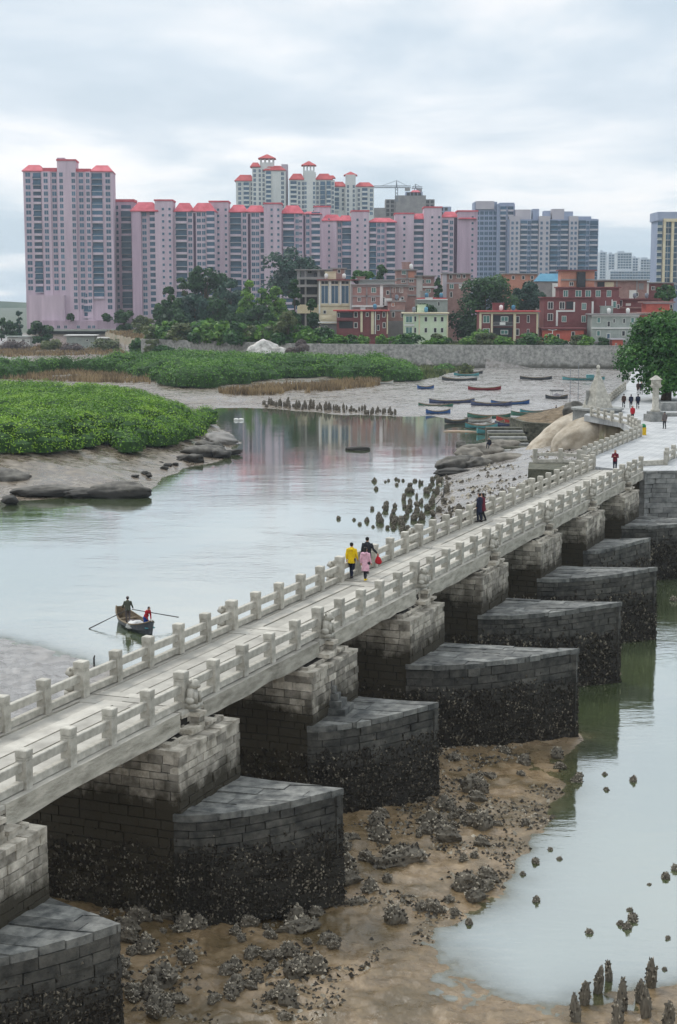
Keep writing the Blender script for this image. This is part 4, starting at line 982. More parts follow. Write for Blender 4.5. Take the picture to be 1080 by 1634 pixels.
# far hazy city
GH = 'far hazy city blocks'
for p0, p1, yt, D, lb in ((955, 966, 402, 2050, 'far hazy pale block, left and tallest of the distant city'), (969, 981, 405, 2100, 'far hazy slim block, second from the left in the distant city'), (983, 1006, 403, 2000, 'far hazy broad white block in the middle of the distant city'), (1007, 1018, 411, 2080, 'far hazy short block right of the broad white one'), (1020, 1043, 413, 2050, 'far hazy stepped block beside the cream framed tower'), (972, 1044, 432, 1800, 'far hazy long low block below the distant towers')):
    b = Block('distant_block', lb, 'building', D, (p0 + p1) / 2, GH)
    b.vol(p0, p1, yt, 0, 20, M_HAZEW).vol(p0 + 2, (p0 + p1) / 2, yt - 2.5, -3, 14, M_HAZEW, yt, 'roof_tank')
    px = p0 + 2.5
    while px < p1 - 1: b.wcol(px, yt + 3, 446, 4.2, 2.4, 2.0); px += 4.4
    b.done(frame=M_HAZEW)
# ------------------------------------------------------------------ village houses on the sea wall
M_FRW = mat('white_window_frame', S(212, 212, 206), rough=0.6)
def house(name, label, D, pxc, vols, wins=(), trims=(), flats=(), glass=None, rails=(), awn=(), group='village houses', gz=GZ, rz=0.0, roofm=None):
    """vols (px0,px1,ytop,ybase,fwd,depth,material,name); wins (px,py,wpx,hpx[,fwd]); trims (px0,px1,y0,y1,fwd,material)"""
    b = Block(name, label, 'house', D, pxc, group, rz, gz)
    for (p0, p1, yt, yb, fw, dpt, m, nm) in vols: b.vol(p0, p1, yt, fw, dpt, m, yb, nm)
    for (p0, p1, y0, y1, fw, m) in trims:
        w = b.wall.setdefault(('trim', m.name), (MB(), m)); w[0].box(b.x(p0), -fw - 0.12, b.z(y1), b.x(p1), -fw + 0.25, b.z(y0))
    for (p0, p1, y, fw, dpt) in flats: b.roof.box(b.x(p0) - .3, -fw - .5, b.z(y) - 0.1, b.x(p1) + .3, dpt, b.z(y) + 0.25)
    for t in wins:
        px, py, w, h = t[:4]; fw = t[4] if len(t) > 4 else 0.0; gl = t[5] if len(t) > 5 else glass or M_GLASS_SHADE; fr = t[6] if len(t) > 6 else M_FRW
        W_, H_ = w / b.s, h / b.s; f = MB(); e = 0.14 if W_ > 0.9 else 0.1
        for (x0, z0, x1, z1) in ((-W_ / 2, 0, W_ / 2, e), (-W_ / 2, H_ - e, W_ / 2, H_), (-W_ / 2, e, -W_ / 2 + e, H_ - e), (W_ / 2 - e, e, W_ / 2, H_ - e)): f.box(x0, -.12, z0, x1, 0.0, z1)
        if W_ > 1.1: f.box(-.05, -.1, e, .05, -.045, H_ - e)
        o = f.build('window', [fr], b.root, False, (b.x(px), -fw, b.z(py + h / 2)))
        g = MB(); g.box(-W_ / 2 + e, -.04, e, W_ / 2 - e, -0.001, H_ - e, 0, .5); g.build('pane', [gl], o)
    for (p0, p1, y, fw, m) in rails:
        mb = MB(); mb.box(b.x(p0), -fw - 1.0, b.z(y) - .12, b.x(p1), -fw, b.z(y) + .05); n = max(2, int((b.x(p1) - b.x(p0)) / .3))
        for k in range(n + 1):
            x = b.x(p0) + (b.x(p1) - b.x(p0)) * k / n; mb.box(x - .03, -fw - .98, b.z(y) + .05, x + .03, -fw - .92, b.z(y) + .95)
        mb.box(b.x(p0), -fw - 1.0, b.z(y) + .95, b.x(p1), -fw - .9, b.z(y) + 1.03); mb.build('balcony', [m], b.root)
    if D < 500 and len(vols) and vols[0][2] < 510 and group == 'village houses':
        v = vols[0]; rg = np.random.default_rng(int(pxc))
        for k in range(int(rg.integers(1, 3))):
            x = b.x(v[0]) + (b.x(v[1]) - b.x(v[0])) * rg.uniform(.15, .85); zt = b.z(v[2]) + .26; mb = MB()
            mb.tube([(x, 4, zt), (x, 4, zt + .5), (x, 4, zt + 1.5), (x, 4, zt + 1.75)], [.12, .55, .55, .1], 10); mb.build('water_tank', [[M_STEEL, M_WHITE, M_BLUER][int(rg.integers(3))]], b.root, True)
        if rg.random() < .8:
            x = b.x(v[0]) + (b.x(v[1]) - b.x(v[0])) * rg.uniform(.3, .7); mb = MB(); w_ = rg.uniform(2, 3.4); mb.box(x - w_ / 2, 5, b.z(v[2]) + .26, x + w_ / 2, 8, b.z(v[2]) + 2.4); mb.box(x - w_ / 2 - .2, 4.8, b.z(v[2]) + 2.403, x + w_ / 2 + .2, 8.2, b.z(v[2]) + 2.6); mb.build('roof_hut', [v[6] if v[6] is not M_GLASS_SHADE else M_CONC], b.root)
    return b.done(roofm=roofm or M_CONC)
row = lambda xs, ys, w, h, *r: [(x, y, w, h, *r) for x in xs for y in ys]
# unfinished frame house
house('concrete_frame_house', 'unfinished bare concrete house with dark open floors behind the tall dark tree', 486, 512,
    [(475, 510, 445, None, -1.2, 12, M_GLASS_SHADE, 'interior'), (530, 550, 428, 446, 0, 9, M_BRICK, 'wall'), (474, 479, 430, None, 0, 1, M_CONC, 'column'), (486, 489, 430, None, 0, 1, M_CONC, 'column'), (506, 511, 430, None, 0, 1, M_CONC, 'column'), (528, 531, 428, 446, .3, 1, M_CONC, 'column'), (549, 551, 428, 446, .3, 1, M_CONC, 'column'), (480, 527, 431, 443, -4, 10, M_LILAC, 'wall')],
    [(494, 434, 7, 5, -4), (534, 440, 4, 4), (541, 433, 5, 6)], [(474, 511, 454, 458, .6, M_CONC), (474, 511, 470, 474, .6, M_CONC), (474, 528, 442, 446, .6, M_CONC), (474, 511, 486, 500, .2, M_CREAM)], [(472, 529, 431, .3, 12), (528, 552, 428.5, .3, 9)])
house('hall', 'cream hall with three tall dark blue windows between white columns', 472, 534,
    [(509, 560, 447, None, 0, 14, M_CREAM, 'wall')], [(518, 470, 12, 29, 0, M_GLASS), (534, 470, 12, 29, 0, M_GLASS), (550.5, 470, 12.5, 29, 0, M_GLASS), (518, 451, 12, 6, 0, M_GLASS_SHADE), (534, 451, 12, 6, 0, M_GLASS_SHADE), (550.5, 451, 12.5, 6, 0, M_GLASS_SHADE), (518, 498, 5, 6)],
    [(508.5, 511, 448, 500, .5, M_WHITE), (525, 527.5, 448, 486, .5, M_WHITE), (541.5, 544, 448, 486, .5, M_WHITE), (558, 560.5, 448, 500, .5, M_WHITE), (508, 561, 485, 488, .2, M_CREAM)], [(507, 572, 447, .8, 14)], roofm=M_MAROON)
house('brick_house', 'long unplastered brick house with pale concrete bands beside the cream hall', 470, 606,
    [(561, 608, 455, None, 0, 12, M_BRICK, 'wall'), (608, 650, 454, None, -.6, 12, M_BRICK, 'wall'), (606, 611, 454, 488, .3, 3, M_WHITE, 'stair_wall'), (613, 640, 476, 488, .6, 2, M_WHITE, 'porch'), (572, 630, 447, 455, -3, 9, M_WHITE, 'attic')],
    [(573, 463, 6, 9, 0, M_GRNGLASS), (596, 463, 8, 9, 0, M_GRNGLASS), (573, 478, 6, 7), (595.5, 478, 6.5, 8), (618.5, 467, 5, 7, -.6), (629, 463, 5, 9, -.6, M_BRICK), (640, 463, 6, 9, -.6, M_BRICK), (612.5, 479, 4, 9, .3), (628, 476, 5, 4, .6), (642, 476, 5, 5, -.6)],
    [(561, 650, 455, 458, .1, M_CONC), (561, 607, 471.5, 474, .1, M_CONC), (561, 612, 487, 490, .2, M_WHITE), (560, 562.5, 455, 500, .15, M_CONC), (584, 586, 457, 488, .1, M_CONC), (622, 623.5, 456, 475, -.5, M_CONC), (634, 635.5, 456, 475, -.5, M_CONC), (575, 583, 488, 498, 0, M_WHITE)], [(561, 650, 454.5, .2, 12), (572, 632, 447, -2, 9)], roofm=M_CONC)
house('tiled_house', 'low maroon tiled house with white pillars half hidden by shrubs', 457, 576,
    [(537, 619, 496, None, 0, 9, M_MAROON, 'wall'), (541, 563, 499, 508, .02, .6, M_GLASS_SHADE, 'opening'), (541, 563, 513, 524, .02, .6, M_GLASS_SHADE, 'opening'), (537, 564, 507, 511.5, 1.0, .5, M_MAROON, 'balcony_wall')],
    [(567.5, 502, 6, 9), (586, 502, 5, 7), (603.5, 506, 4.5, 9), (612.5, 502, 5, 9), (567.5, 519, 6, 9), (603.5, 523, 4.5, 9), (613, 519, 5, 9), (540, 503, 4, 7)],
    [(575, 578.5, 497, 530, .6, M_CREAM), (592, 596.5, 497, 533, .6, M_CREAM), (598, 599.5, 497, 533, .6, M_WHITE), (617, 619, 497, 533, .2, M_CREAM)], [(533, 620, 496, .8, 9)], roofm=M_RROOF2)
house('brick_house', 'narrow brick house with a pale band right of the maroon pillared house', 464, 632,
    [(619, 646, 481, None, 0, 9, M_BRICK, 'wall'), (619, 646, 512, None, .3, 6, M_CONC, 'base_wall')], [(627.5, 502, 5, 9), (642, 502, 5, 9), (627, 486, 5, 6, 0, M_BRICKO)], [(619, 646, 494.5, 497, .1, M_CONC)], [(619, 646, 481, .2, 9)])
house('green_house', 'pale green two-storey house with small square windows above the sea wall', 452, 680,
    [(645, 714, 501, None, 0, 9, M_GREEN, 'wall'), (646, 660, 504, 516, .4, 1, M_GREEN, 'bay'), (646, 660, 521, 533, .4, 1, M_GREEN, 'bay')],
    [(652.5, 509.5, 11, 11, .4, M_GRNGLASS), (652.5, 527, 11, 11, .4, M_GRNGLASS), (662.5, 509, 4, 9), (662.5, 527, 4, 9)] + row((679.5, 694.5, 705.5), (509.5,), 5, 8) + row((679.5, 694.5, 705.5), (527,), 5, 8),
    [(645, 714, 500, 502.5, .4, M_WHITE), (645, 661, 517, 520, .6, M_WHITE), (668, 670, 502, 539, .1, M_CREAM), (713, 715, 502, 539, .1, M_CREAM)], [(644, 715, 500, .5, 9)], roofm=M_CREAM)
house('brick_house', 'tall half finished brick house with orange panels and a white stair tower', 494, 660,
    [(632, 664, 431, None, 0, 11, M_BRICK, 'wall'), (651, 661, 433, 443, .15, 1, M_BRICKO, 'panel'), (663, 674, 440, None, -1, 9, M_WHITE, 'stair_wall'), (674, 693, 441, None, -.4, 10, M_BRICK, 'wall')],
    [(644, 435, 7, 7, 0, M_GRNGLASS), (643, 449, 7, 5), (656, 448, 8, 5), (656, 461, 8, 5), (642, 462, 6, 6), (683, 449, 8, 6, -.4, M_GRNGLASS), (683, 464, 8, 6, -.4, M_GRNGLASS), (675, 449, 3, 6, -.4)],
    [(632, 664, 443.5, 445.5, .3, M_CONC), (632, 664, 456, 458, .3, M_CONC), (632, 664, 470, 472, .3, M_CONC), (648, 650, 431, 475, .3, M_CONC), (674, 693, 457, 459, 0, M_WHITE)], [(631, 665, 431, .4, 11), (662, 694, 440.5, .3, 10)])
house('brick_house', 'purple brown brick house with a roof tank, left of the big banyan', 505, 722,
    [(707, 750, 437, None, 0, 11, M_BRICK, 'wall'), (706, 712, 436, None, .4, 3, M_LILAC, 'wall')],
    [(718.5, 442, 5, 7, 0, M_GLASS_SHADE), (731, 441, 6, 6, 0, M_GLASS_SHADE), (740, 441, 5, 6), (720, 457, 7, 8, 0, M_GRNGLASS), (734, 457, 5, 7, 0, M_WHITE), (719.5, 470, 4.5, 9)], [(707, 748, 451, 452.5, .1, M_LILAC)], [(706, 751, 437, .3, 11)])
house('grey_house', 'low grey walled house with a red tiled terrace edge behind the pale green house', 474, 690,
    [(664, 714, 478, None, 0, 9, M_GREYW, 'wall'), (666, 712, 475, 478.5, 0, 8, M_RROOF2, 'parapet')], [(700, 485, 3.5, 7), (671, 486, 3, 5)], [(664, 714, 477, 479, .3, M_WHITE), (678, 690, 474.5, 477, .3, M_WHITE)], ())
house('balcony_house', 'two-storey maroon house with cream pillars and an open balcony with white laundry', 450, 812,
    [(765, 858, 498, None, 0, 9, M_MAROON, 'wall'), (787, 818, 503, 519, .02, .6, M_GLASS_SHADE, 'opening'), (787, 818, 523, 538, .02, .6, M_GLASS_SHADE, 'opening')],
    [(776, 509.5, 11, 12, 0, M_GRNGLASS), (776, 530, 11, 12, 0, M_GRNGLASS), (805, 509, 12, 8, .05, M_GRNGLASS), (805, 530, 12, 7, .05, M_GRNGLASS), (826, 510, 6, 11), (843, 509, 4.5, 12), (826, 530, 6, 11), (843, 530, 4, 10)],
    [(765, 858, 498, 501, .3, M_CREAM), (764.5, 768, 501, 548, .6, M_CREAM), (783, 786, 501, 548, .6, M_CREAM), (819, 823, 501, 548, .6, M_CREAM), (856, 858.5, 501, 546, .2, M_CREAM), (797, 806, 514, 518.5, 1.0, M_WHITE)], [(764, 860, 497, .8, 9)], rails=[(787, 818, 519.5, 0, M_CONC)], roofm=M_RROOF2)
house('brick_house', 'distant low brick house behind the crown of the big banyan', 535, 828, [(804, 856, 437, None, 0, 10, M_BRICKO, 'wall')], row((818, 834, 848), (443,), 5, 6), [], [(803, 857, 437, .3, 10)])
# large maroon house
house('maroon_house', 'large four-storey maroon tiled house with a brick penthouse and white line mouldings', 458, 920,
    [(868, 944, 475, None, 0, 11, M_MAROON, 'wall'), (942, 990, 474, None, -.8, 11, M_MAROON, 'wall'), (893, 989, 459, 475, -2.2, 10, M_MAROON, 'upper_storey'), (896, 950, 432, 459, -3, 9, M_BRICKO, 'penthouse'), (921, 934, 434, 458, -2.9, 1, M_GLASS_SHADE, 'doorway'), (903, 914, 481, 493, .05, 1, M_GLASS_SHADE, 'opening')],
    [(878, 487.5, 9, 12), (896.5, 487.5, 9, 12), (878, 506, 9, 12), (900, 509, 7.5, 10, 0, M_GRNGLASS), (931.5, 489, 7.5, 11, 0, M_GRNGLASS), (931.5, 509, 7.5, 11, 0, M_GRNGLASS)] + [(x, 468.5, w, 11, -2.2, M_GRNGLASS) for x, w in ((903.5, 8), (924, 10), (939.5, 9), (955.5, 8), (973, 7.5))] + [(981, 486, 6, 11, -.8, M_GRNGLASS), (997 - 10, 489, 4, 7, -.8), (913, 453, 7, 7, -3), (928, 455, 6, 7, -2.85)],
    [(887, 890, 496, 520, .15, M_WHITE), (887, 917, 495, 497.5, .18, M_WHITE), (914.5, 917, 482, 495, .15, M_WHITE), (943.5, 946.5, 481, 524, .35, M_WHITE), (966, 967, 480, 500, -.6, M_LILAC), (976, 977.5, 478, 500, -.6, M_WHITE), (896, 950, 445, 447.5, -2.7, M_CONC), (868, 944, 474, 476, .1, M_MAROON)], [(894, 952, 431.5, -2.6, 9), (892, 990, 459, -1.8, 10), (867, 944, 475, .2, 11)], roofm=M_MAROON)
house('red_annex', 'red single-storey annex in front of the big maroon house', 449, 899, [(866, 932, 525, 547, 0, 7, M_REDP, 'wall'), (866, 932, 546, None, -.1, 7, M_CONC, 'base_wall')], [(878, 536, 6, 8), (891, 538, 5, 10), (915, 533, 6, 8)], [(865, 933, 524.5, 527, .4, M_MAROON)], [(865, 933, 524.5, .6, 7)], roofm=M_MAROON)
house('grey_house', 'grey two-storey house with white string courses in front of the orange house', 447, 982,
    [(945, 1019, 503, None, 0, 9, M_GREYW, 'wall')], [(955.5, 511, 6, 9, 0, M_GRNGLASS), (971.5, 517, 5, 9), (980, 512, 3.5, 7), (996, 512, 4, 8), (1009.5, 511, 6, 9, 0, M_GRNGLASS), (955.5, 532, 6, 9, 0, M_GRNGLASS), (971.5, 537, 6, 10, 0, M_GLASS), (995.5, 532, 6, 9), (1009.5, 532, 5, 9, 0, M_GRNGLASS)],
    [(944, 1020, 502, 505, .3, M_WHITE), (944, 1020, 522.5, 524.5, .3, M_WHITE), (944, 1020, 545, 547, .3, M_CONC)], [(943, 1020, 502, .5, 9)], roofm=M_CONC)
house('orange_house', 'orange red walled house with a flat pink roof at the right behind the leafy tree', 457, 1060,
    [(1018, 1110, 502, None, 0, 10, M_REDP, 'wall'), (1032, 1070, 484, 502, -1.5, 8, M_REDP, 'upper_storey'), (1034, 1068, 505, 512, .1, 1, M_CREAM, 'panel')], [(1025, 513, 4, 7), (1073, 489, 5, 7, -2)], [(1016, 1111, 500, 503, .5, M_BRICK), (1027, 1076, 482.5, 484.5, -1, M_LILAC)], [(1016, 1112, 500, .8, 10), (1027, 1076, 482.5, -.8, 8)], roofm=M_BRICK)
house('red_roof_house', 'maroon house with a broad flat roof behind the grey house', 480, 1010, [(978, 1050, 478, None, 0, 10, M_MAROON, 'wall')], [(990, 484, 5, 10), (1002, 486, 8, 4, 0, M_WHITE)], [(978, 1050, 490, 492, .4, M_BRICK)], [(976, 1052, 477.5, .6, 10)], roofm=M_MAROON)
house('workshop', 'long low workshop with flat concrete roof and dark bays behind the maroon house', 510, 990, [(950, 1031, 448, None, 0, 9, M_BRICK, 'wall'), (952, 963, 450, 458, .02, 1, M_GLASS_SHADE, 'opening'), (964, 978, 450, 458, .1, 1, M_CREAM, 'panel'), (1003, 1014, 463, 477, .3, 2, M_WHITE, 'white_shed'), (1018, 1026, 452, 462, .05, 1, M_CONC, 'shutter')], [(1040 - 25, 470, 5, 6, .3)], [(982, 984, 448, 465, .2, M_CONC), (1014, 1016, 448, 478, .2, M_CONC)], [(948, 1032, 447.5, .8, 9)])
house('brick_house', 'small maroon house with a white skylight below the far hazy city', 520, 1052, [(1031, 1074, 452, None, 0, 9, M_MAROON, 'wall')], [(1041, 460, 6, 6), (1060, 461, 5, 5)], [(1030, 1034, 452, 470, .1, M_WHITE)], [(1030, 1075, 451.5, .4, 9)])
house('shed', 'shed with a bright blue pitched sheet roof behind the big banyan', 525, 874, [(857, 896, 449, None, 0, 8, M_CONC, 'wall'), (880, 897, 452, None, 1, 4, M_WHITE, 'lean_to')], [(888, 459, 4, 4, 1)], [], [], group='sheds')
mb = MB(); s_ = F / (525 * _c); o = dp(874, 449, 525)
mb.add([(-4.2, -.6, 0), (4.3, -.6, 0), (4.3, 8.5, 0), (-4.2, 8.5, 0), (-2.2, 3.8, 2.6), (3.9, 3.8, 2.6)], [(0, 1, 5, 4), (1, 2, 5), (2, 3, 4, 5), (3, 0, 4), (3, 2, 1, 0)]); q = mb.build('roof', [M_BLUER], None, False); q.parent = [x for x in bpy.data.objects if x.name.startswith('shed')][0]; q.location = (0, 0, o[2] - GZ + .01)
house('hut', 'small orange painted hut at the foot of the leafy tree', 442, 985, [(978, 995, 542, None, 0, 4, M_REDP, 'wall')], [(984, 550, 3, 5)], [], [(976, 996, 541.5, .3, 4)], group='sheds', roofm=M_LILAC)
house('shed', 'low white roofed lean-to left of the maroon pillared house', 460, 523, [(511, 537, 517, None, 0, 6, M_CONC, 'wall'), (511, 536, 504, 509, -2, 5, M_CREAM, 'canopy')], [(520, 521, 4, 4)], [], [(509, 538, 515, .8, 6)], group='sheds', roofm=M_WHITE)
house('shed', 'grey block shed with a flat white roof on the open ground at the far left', 600, 127, [(105, 149, 537, None, 0, 8, M_GREYW, 'wall')], [(138, 543, 4, 4)], [], [(103, 151, 535.5, .5, 8)], group='sheds', gz=1.2, roofm=M_WHITE)
house('shed', 'long low shed with a pale sheet roof below the pink podium', 620, 170, [(150, 185, 541, None, 0, 6, M_CONC, 'wall')], [(158, 544, 3, 3)], [], [(148, 187, 539.5, .5, 6)], group='sheds', gz=1.2, roofm=M_WHITE)
house('shed', 'white walled builders yard shed at the left edge below the tall tower', 610, 28, [(10, 47, 539, None, 0, 6, M_WHITE, 'wall')], [(20, 543, 5, 4), (36, 543, 5, 4)], [], [(8, 49, 537.5, .5, 6)], group='sheds', gz=1.6, roofm=M_GREYW)
# lamp post, parked car, white sacks, chimney flare, sea wall mast
o = dp(881, 555, 444); lp2 = thing('lamp_post', (o[0], 444, GZ), 'white lamp post with two short arms in front of the red annex', 'lamp post')
mb = MB(); mb.tube([(0, 0, 0), (0, 0, 4.6)], [.14, .1], 8); mb.build('pole', [M_WHITE], lp2)
mb = MB(); mb.tube([(-1, 0, 4.75), (-.2, 0, 4.62), (.2, 0, 4.62), (1, 0, 4.75)], .06, 6); mb.build('arm', [M_WHITE], lp2)
for sx in (-1, 1): mb = MB(); mb.tube([(sx * .7, 0, 4.7), (sx * 1.25, 0, 4.8)], [(.16, .08), (.12, .06)], 8); mb.build('lamp_head', [M_WHITE], lp2)
def car(px, py, D, label, c):
    o = dp(px, py, D); r = thing('parked_car', (o[0], D, GZ + .55), label, 'car')
    mb = MB(); L, H = 2.1, .85
    prof = [(-L, .35), (L, .35), (L, .7), (1.3, .85), (.75, 1.35), (-.9, 1.4), (-1.6, .95), (-L, .85)]
    n = len(prof); mb.add([(x, -.82, z) for x, z in prof] + [(x, .82, z) for x, z in prof], [tuple(range(n))] + [tuple(range(2 * n - 1, n - 1, -1))] + [(i, n + i, n + (i + 1) % n, (i + 1) % n) for i in range(n)]); mb.build('body', [c], r)
    for x0, x1, z0, z1 in ((-.85, -.05, .92, 1.3), (.05, .85, .92, 1.28)): w = MB(); w.box(x0, -.84, z0, x1, -.815, z1); w.build('window', [M_GLASS_SHADE], r)
    for x in (-1.25, 1.25):
        for y in (-.75, .75): w = MB(); w.tube([(x, y - .1, .33), (x, y + .1, .33)], .33, 12); w.build('wheel', [M_CORE], r)
car(919, 556, 443, 'white car parked above the sea wall beside the red annex', M_WHITE)
# ------------------------------------------------------------------ foliage
def leaf_mat(name, c0, c1, c2):
    if name in MATS: return MATS[name]
    m = bpy.data.materials.new(name); MATS[name] = m; m.use_nodes = True; t = m.node_tree; b = t.nodes['Principled BSDF']
    a = N(t, 'ShaderNodeAttribute', attribute_name='tint'); r = ramp(t, [(0.1, c0), (0.55, c1), (0.95, c2)]); LK(t, a.outputs['Fac'], r.inputs[0])
    LK(t, r.outputs[0], b.inputs['Base Color']); b.inputs['Roughness'].default_value = 0.55; b.inputs['Specular IOR Level'].default_value = 0.25
    tr = N(t, 'ShaderNodeBsdfTranslucent'); LK(t, r.outputs[0], tr.inputs[0]); mx = N(t, 'ShaderNodeMixShader'); mx.inputs[0].default_value = 0.22
    LK(t, b.outputs[0], mx.inputs[1]); LK(t, tr.outputs[0], mx.inputs[2]); LK(t, mx.outputs[0], t.nodes['Material Output'].inputs[0])
    return m
L_MANG = leaf_mat('mangrove_leaves', S(66, 106, 22), S(102, 146, 32), S(142, 176, 54))
L_MANG2 = leaf_mat('dark_mangrove_leaves', S(46, 86, 26), S(74, 120, 34), S(108, 150, 50))
L_DARK = leaf_mat('dark_tree_leaves', S(30, 56, 36), S(50, 84, 48), S(80, 114, 62))
L_BLUE = leaf_mat('blue_green_leaves', S(32, 58, 52), S(50, 82, 66), S(74, 104, 82))
L_LIGHT = leaf_mat('light_tree_leaves', S(56, 92, 38), S(92, 134, 52), S(132, 166, 70))
L_OLIVE = leaf_mat('olive_leaves', S(62, 78, 46), S(92, 104, 64), S(124, 130, 84))
L_PINE = leaf_mat('banyan_leaves', S(32, 66, 32), S(54, 98, 44), S(92, 134, 60))
L_DRY = leaf_mat('dry_stalks', S(96, 82, 62), S(134, 114, 84), S(166, 146, 110))
L_TWIG = leaf_mat('bare_twigs', S(80, 70, 70), S(104, 92, 90), S(128, 116, 108))
M_BARK = mat('bark', S(66, 56, 46), S(98, 86, 72), 3.0, 0.95, bump=0.6, bscale=10)
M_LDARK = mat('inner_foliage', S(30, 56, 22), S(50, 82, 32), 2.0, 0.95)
def leaf_quads(C, size, rng, up=0.35, nrm=None, aspect=0.7):
    n = len(C)
    d = rng.normal(size=(n, 3)) if nrm is None else nrm + rng.normal(size=(n, 3)) * 0.55
    d[:, 2] = np.abs(d[:, 2]) * (1 - up) + up if nrm is None else d[:, 2]
    d /= np.linalg.norm(d, axis=1)[:, None] + 1e-9
    r = rng.normal(size=(n, 3)); a = np.cross(d, r); a /= np.linalg.norm(a, axis=1)[:, None] + 1e-9; b = np.cross(d, a)
    s = size * rng.uniform(0.55, 1.35, n)[:, None]
    return np.stack([C - a * s, C - b * s * aspect, C + a * s, C + b * s * aspect], 1)

# --- mangroves: one unbroken thicket each
def thicket(name, label, poly_px, zpx, hgt, spacing, nleaf, lsize, m, seed, base=0.4):
    rng = np.random.default_rng(seed)
    P = np.array([gp(x, y, z)[:2] for (x, y), z in zip(poly_px, zpx)])
    x0, y0 = P.min(0); x1, y1 = P.max(0)
    n = int((x1 - x0) * (y1 - y0) / spacing ** 2)
    X, Y = rng.uniform(x0, x1, n), rng.uniform(y0, y1, n)
    wob = (fbm(X * .15, Y * .15, seed, 3) - .5) * spacing * 3
    sd = poly_sd(P, X, Y) + wob; k = sd > 0
    X, Y, sd = X[k], Y[k], sd[k]
    zg = np.maximum(height(X, Y), 0)
    H = hgt * (0.62 + 0.38 * np.clip(sd / (spacing * 2.2), 0, 1)) * (0.82 + 0.36 * fbm(X * .09, Y * .09, seed + 5, 3)) * rng.uniform(0.94, 1.06, len(X))
    mb = MB(); R = spacing * rng.uniform(0.75, 1.2, len(X))
    LC, LT, LN = [], [], []
    for x, y, z, h, r, s in zip(X, Y, zg, H, R, sd):
        nl = nleaf if s < spacing * 2 else int(nleaf * .75)
        d = rng.normal(size=(nl, 3)); d[:, 2] = np.abs(d[:, 2]) * 1.1 - 0.25; d /= np.linalg.norm(d, axis=1)[:, None]
        rr = rng.uniform(0.80, 1.05, nl)[:, None]
        c = np.array([x, y, z + h - r * .8]) + d * rr * [r, r, r * .85]
        if s < spacing * 2.5:                            # skirts on the outer bushes
            low = rng.random(nl) < 0.5; c[low, 2] = z + base + rng.random(low.sum()) * (c[low, 2] - z - base)
        LC.append(c); LN.append(d); LT.append(np.clip(0.48 + (fbm(np.array(x * .2), np.array(y * .2), seed + 9, 3) - .5) * 1.3 + rng.normal(0, .17, nl), 0, 1))
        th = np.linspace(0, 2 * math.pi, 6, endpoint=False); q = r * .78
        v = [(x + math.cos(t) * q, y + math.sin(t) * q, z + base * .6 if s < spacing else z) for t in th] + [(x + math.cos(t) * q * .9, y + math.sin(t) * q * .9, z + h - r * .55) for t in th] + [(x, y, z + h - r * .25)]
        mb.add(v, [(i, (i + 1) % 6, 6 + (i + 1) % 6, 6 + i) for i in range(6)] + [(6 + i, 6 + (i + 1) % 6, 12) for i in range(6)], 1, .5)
    LC, LT, LN = np.vstack(LC), np.concatenate(LT), np.vstack(LN)
    mb.quads(leaf_quads(LC, lsize, rng, nrm=LN + [0, 0, .5]), 0, LT)
    o = mb.build(name, [m, M_LDARK]); tag(o, label, 'mangrove', None, 'stuff'); return o
polyA = [(-160, 742), (0, 726), (60, 724), (110, 713), (160, 702), (210, 706), (262, 697), (308, 687), (329, 668), (333, 650), (318, 634), (288, 622), (200, 613), (100, 607), (0, 605), (-160, 604)]
thicket('mangrove_thicket', 'broad bright green mangrove thicket filling the near left bank', polyA, [2.7] * 6 + [2.4, 2.0, 1.6, 1.4] + [5.6] * 6, 3.3, 1.6, 165, 0.125, L_MANG, 61)
polyB = [(-120, 600), (0, 598), (60, 592), (100, 591), (150, 595), (205, 598), (250, 604), (260, 615), (330, 618), (400, 610), (440, 601), (520, 601), (600, 608), (650, 608), (671, 600), (666, 582), (620, 575), (500, 573), (400, 571), (300, 569), (150, 575), (60, 580), (0, 586), (-120, 590)]
thicket('mangrove_thicket', 'darker mangrove strip farther back along the foot of the sea wall', polyB, [0.9] * 15 + [3.6] * 9, 5.0, 2.6, 170, 0.21, L_MANG2, 62)
thicket('mangrove_thicket', 'small detached clump of mangrove by the boats at the right end of the strip', [(697, 588), (712, 590), (728, 588), (728, 582), (697, 581)], [.9] * 3 + [2.6] * 2, 2.8, 2.4, 70, 0.3, L_MANG2, 63)

# --- dry reeds and grass
def reeds(label, poly_px, h, n, seed, m=L_DRY, wid=0.16, z=0.8, name='dry_grass'):
    rng = np.random.default_rng(seed); P = np.array([gp(x, y, z)[:2] for x, y in poly_px])
    x0, y0 = P.min(0); x1, y1 = P.max(0); T, C = [], []
    X, Y = rng.uniform(x0, x1, n), rng.uniform(y0, y1, n)
    k = (poly_sd(P, X, Y) > 0) & (fbm(X * .12, Y * .12, seed, 3) > 0.36); X, Y = X[k], Y[k]; Z = np.maximum(height(X, Y), 0) - .05
    a = rng.uniform(0, math.pi, len(X)); hh = h * rng.uniform(.5, 1.2, len(X)) * (0.6 + .8 * fbm(X * .2, Y * .2, seed + 3, 2)); w = wid * rng.uniform(.6, 1.4, len(X))
    le = rng.normal(0, .22, (2, len(X))) * hh
    V = np.stack([np.stack([X - np.cos(a) * w, Y - np.sin(a) * w, Z], -1), np.stack([X + np.cos(a) * w, Y + np.sin(a) * w, Z], -1), np.stack([X + le[0], Y + le[1], Z + hh], -1)], 1)
    mb = MB(); mb.tris(V, 0, np.clip(.5 + (fbm(X * .3, Y * .3, seed + 7, 2) - .5) + rng.normal(0, .2, len(X)), 0, 1)); o = mb.build(name, [m]); tag(o, label, 'dry grass', None, 'stuff')
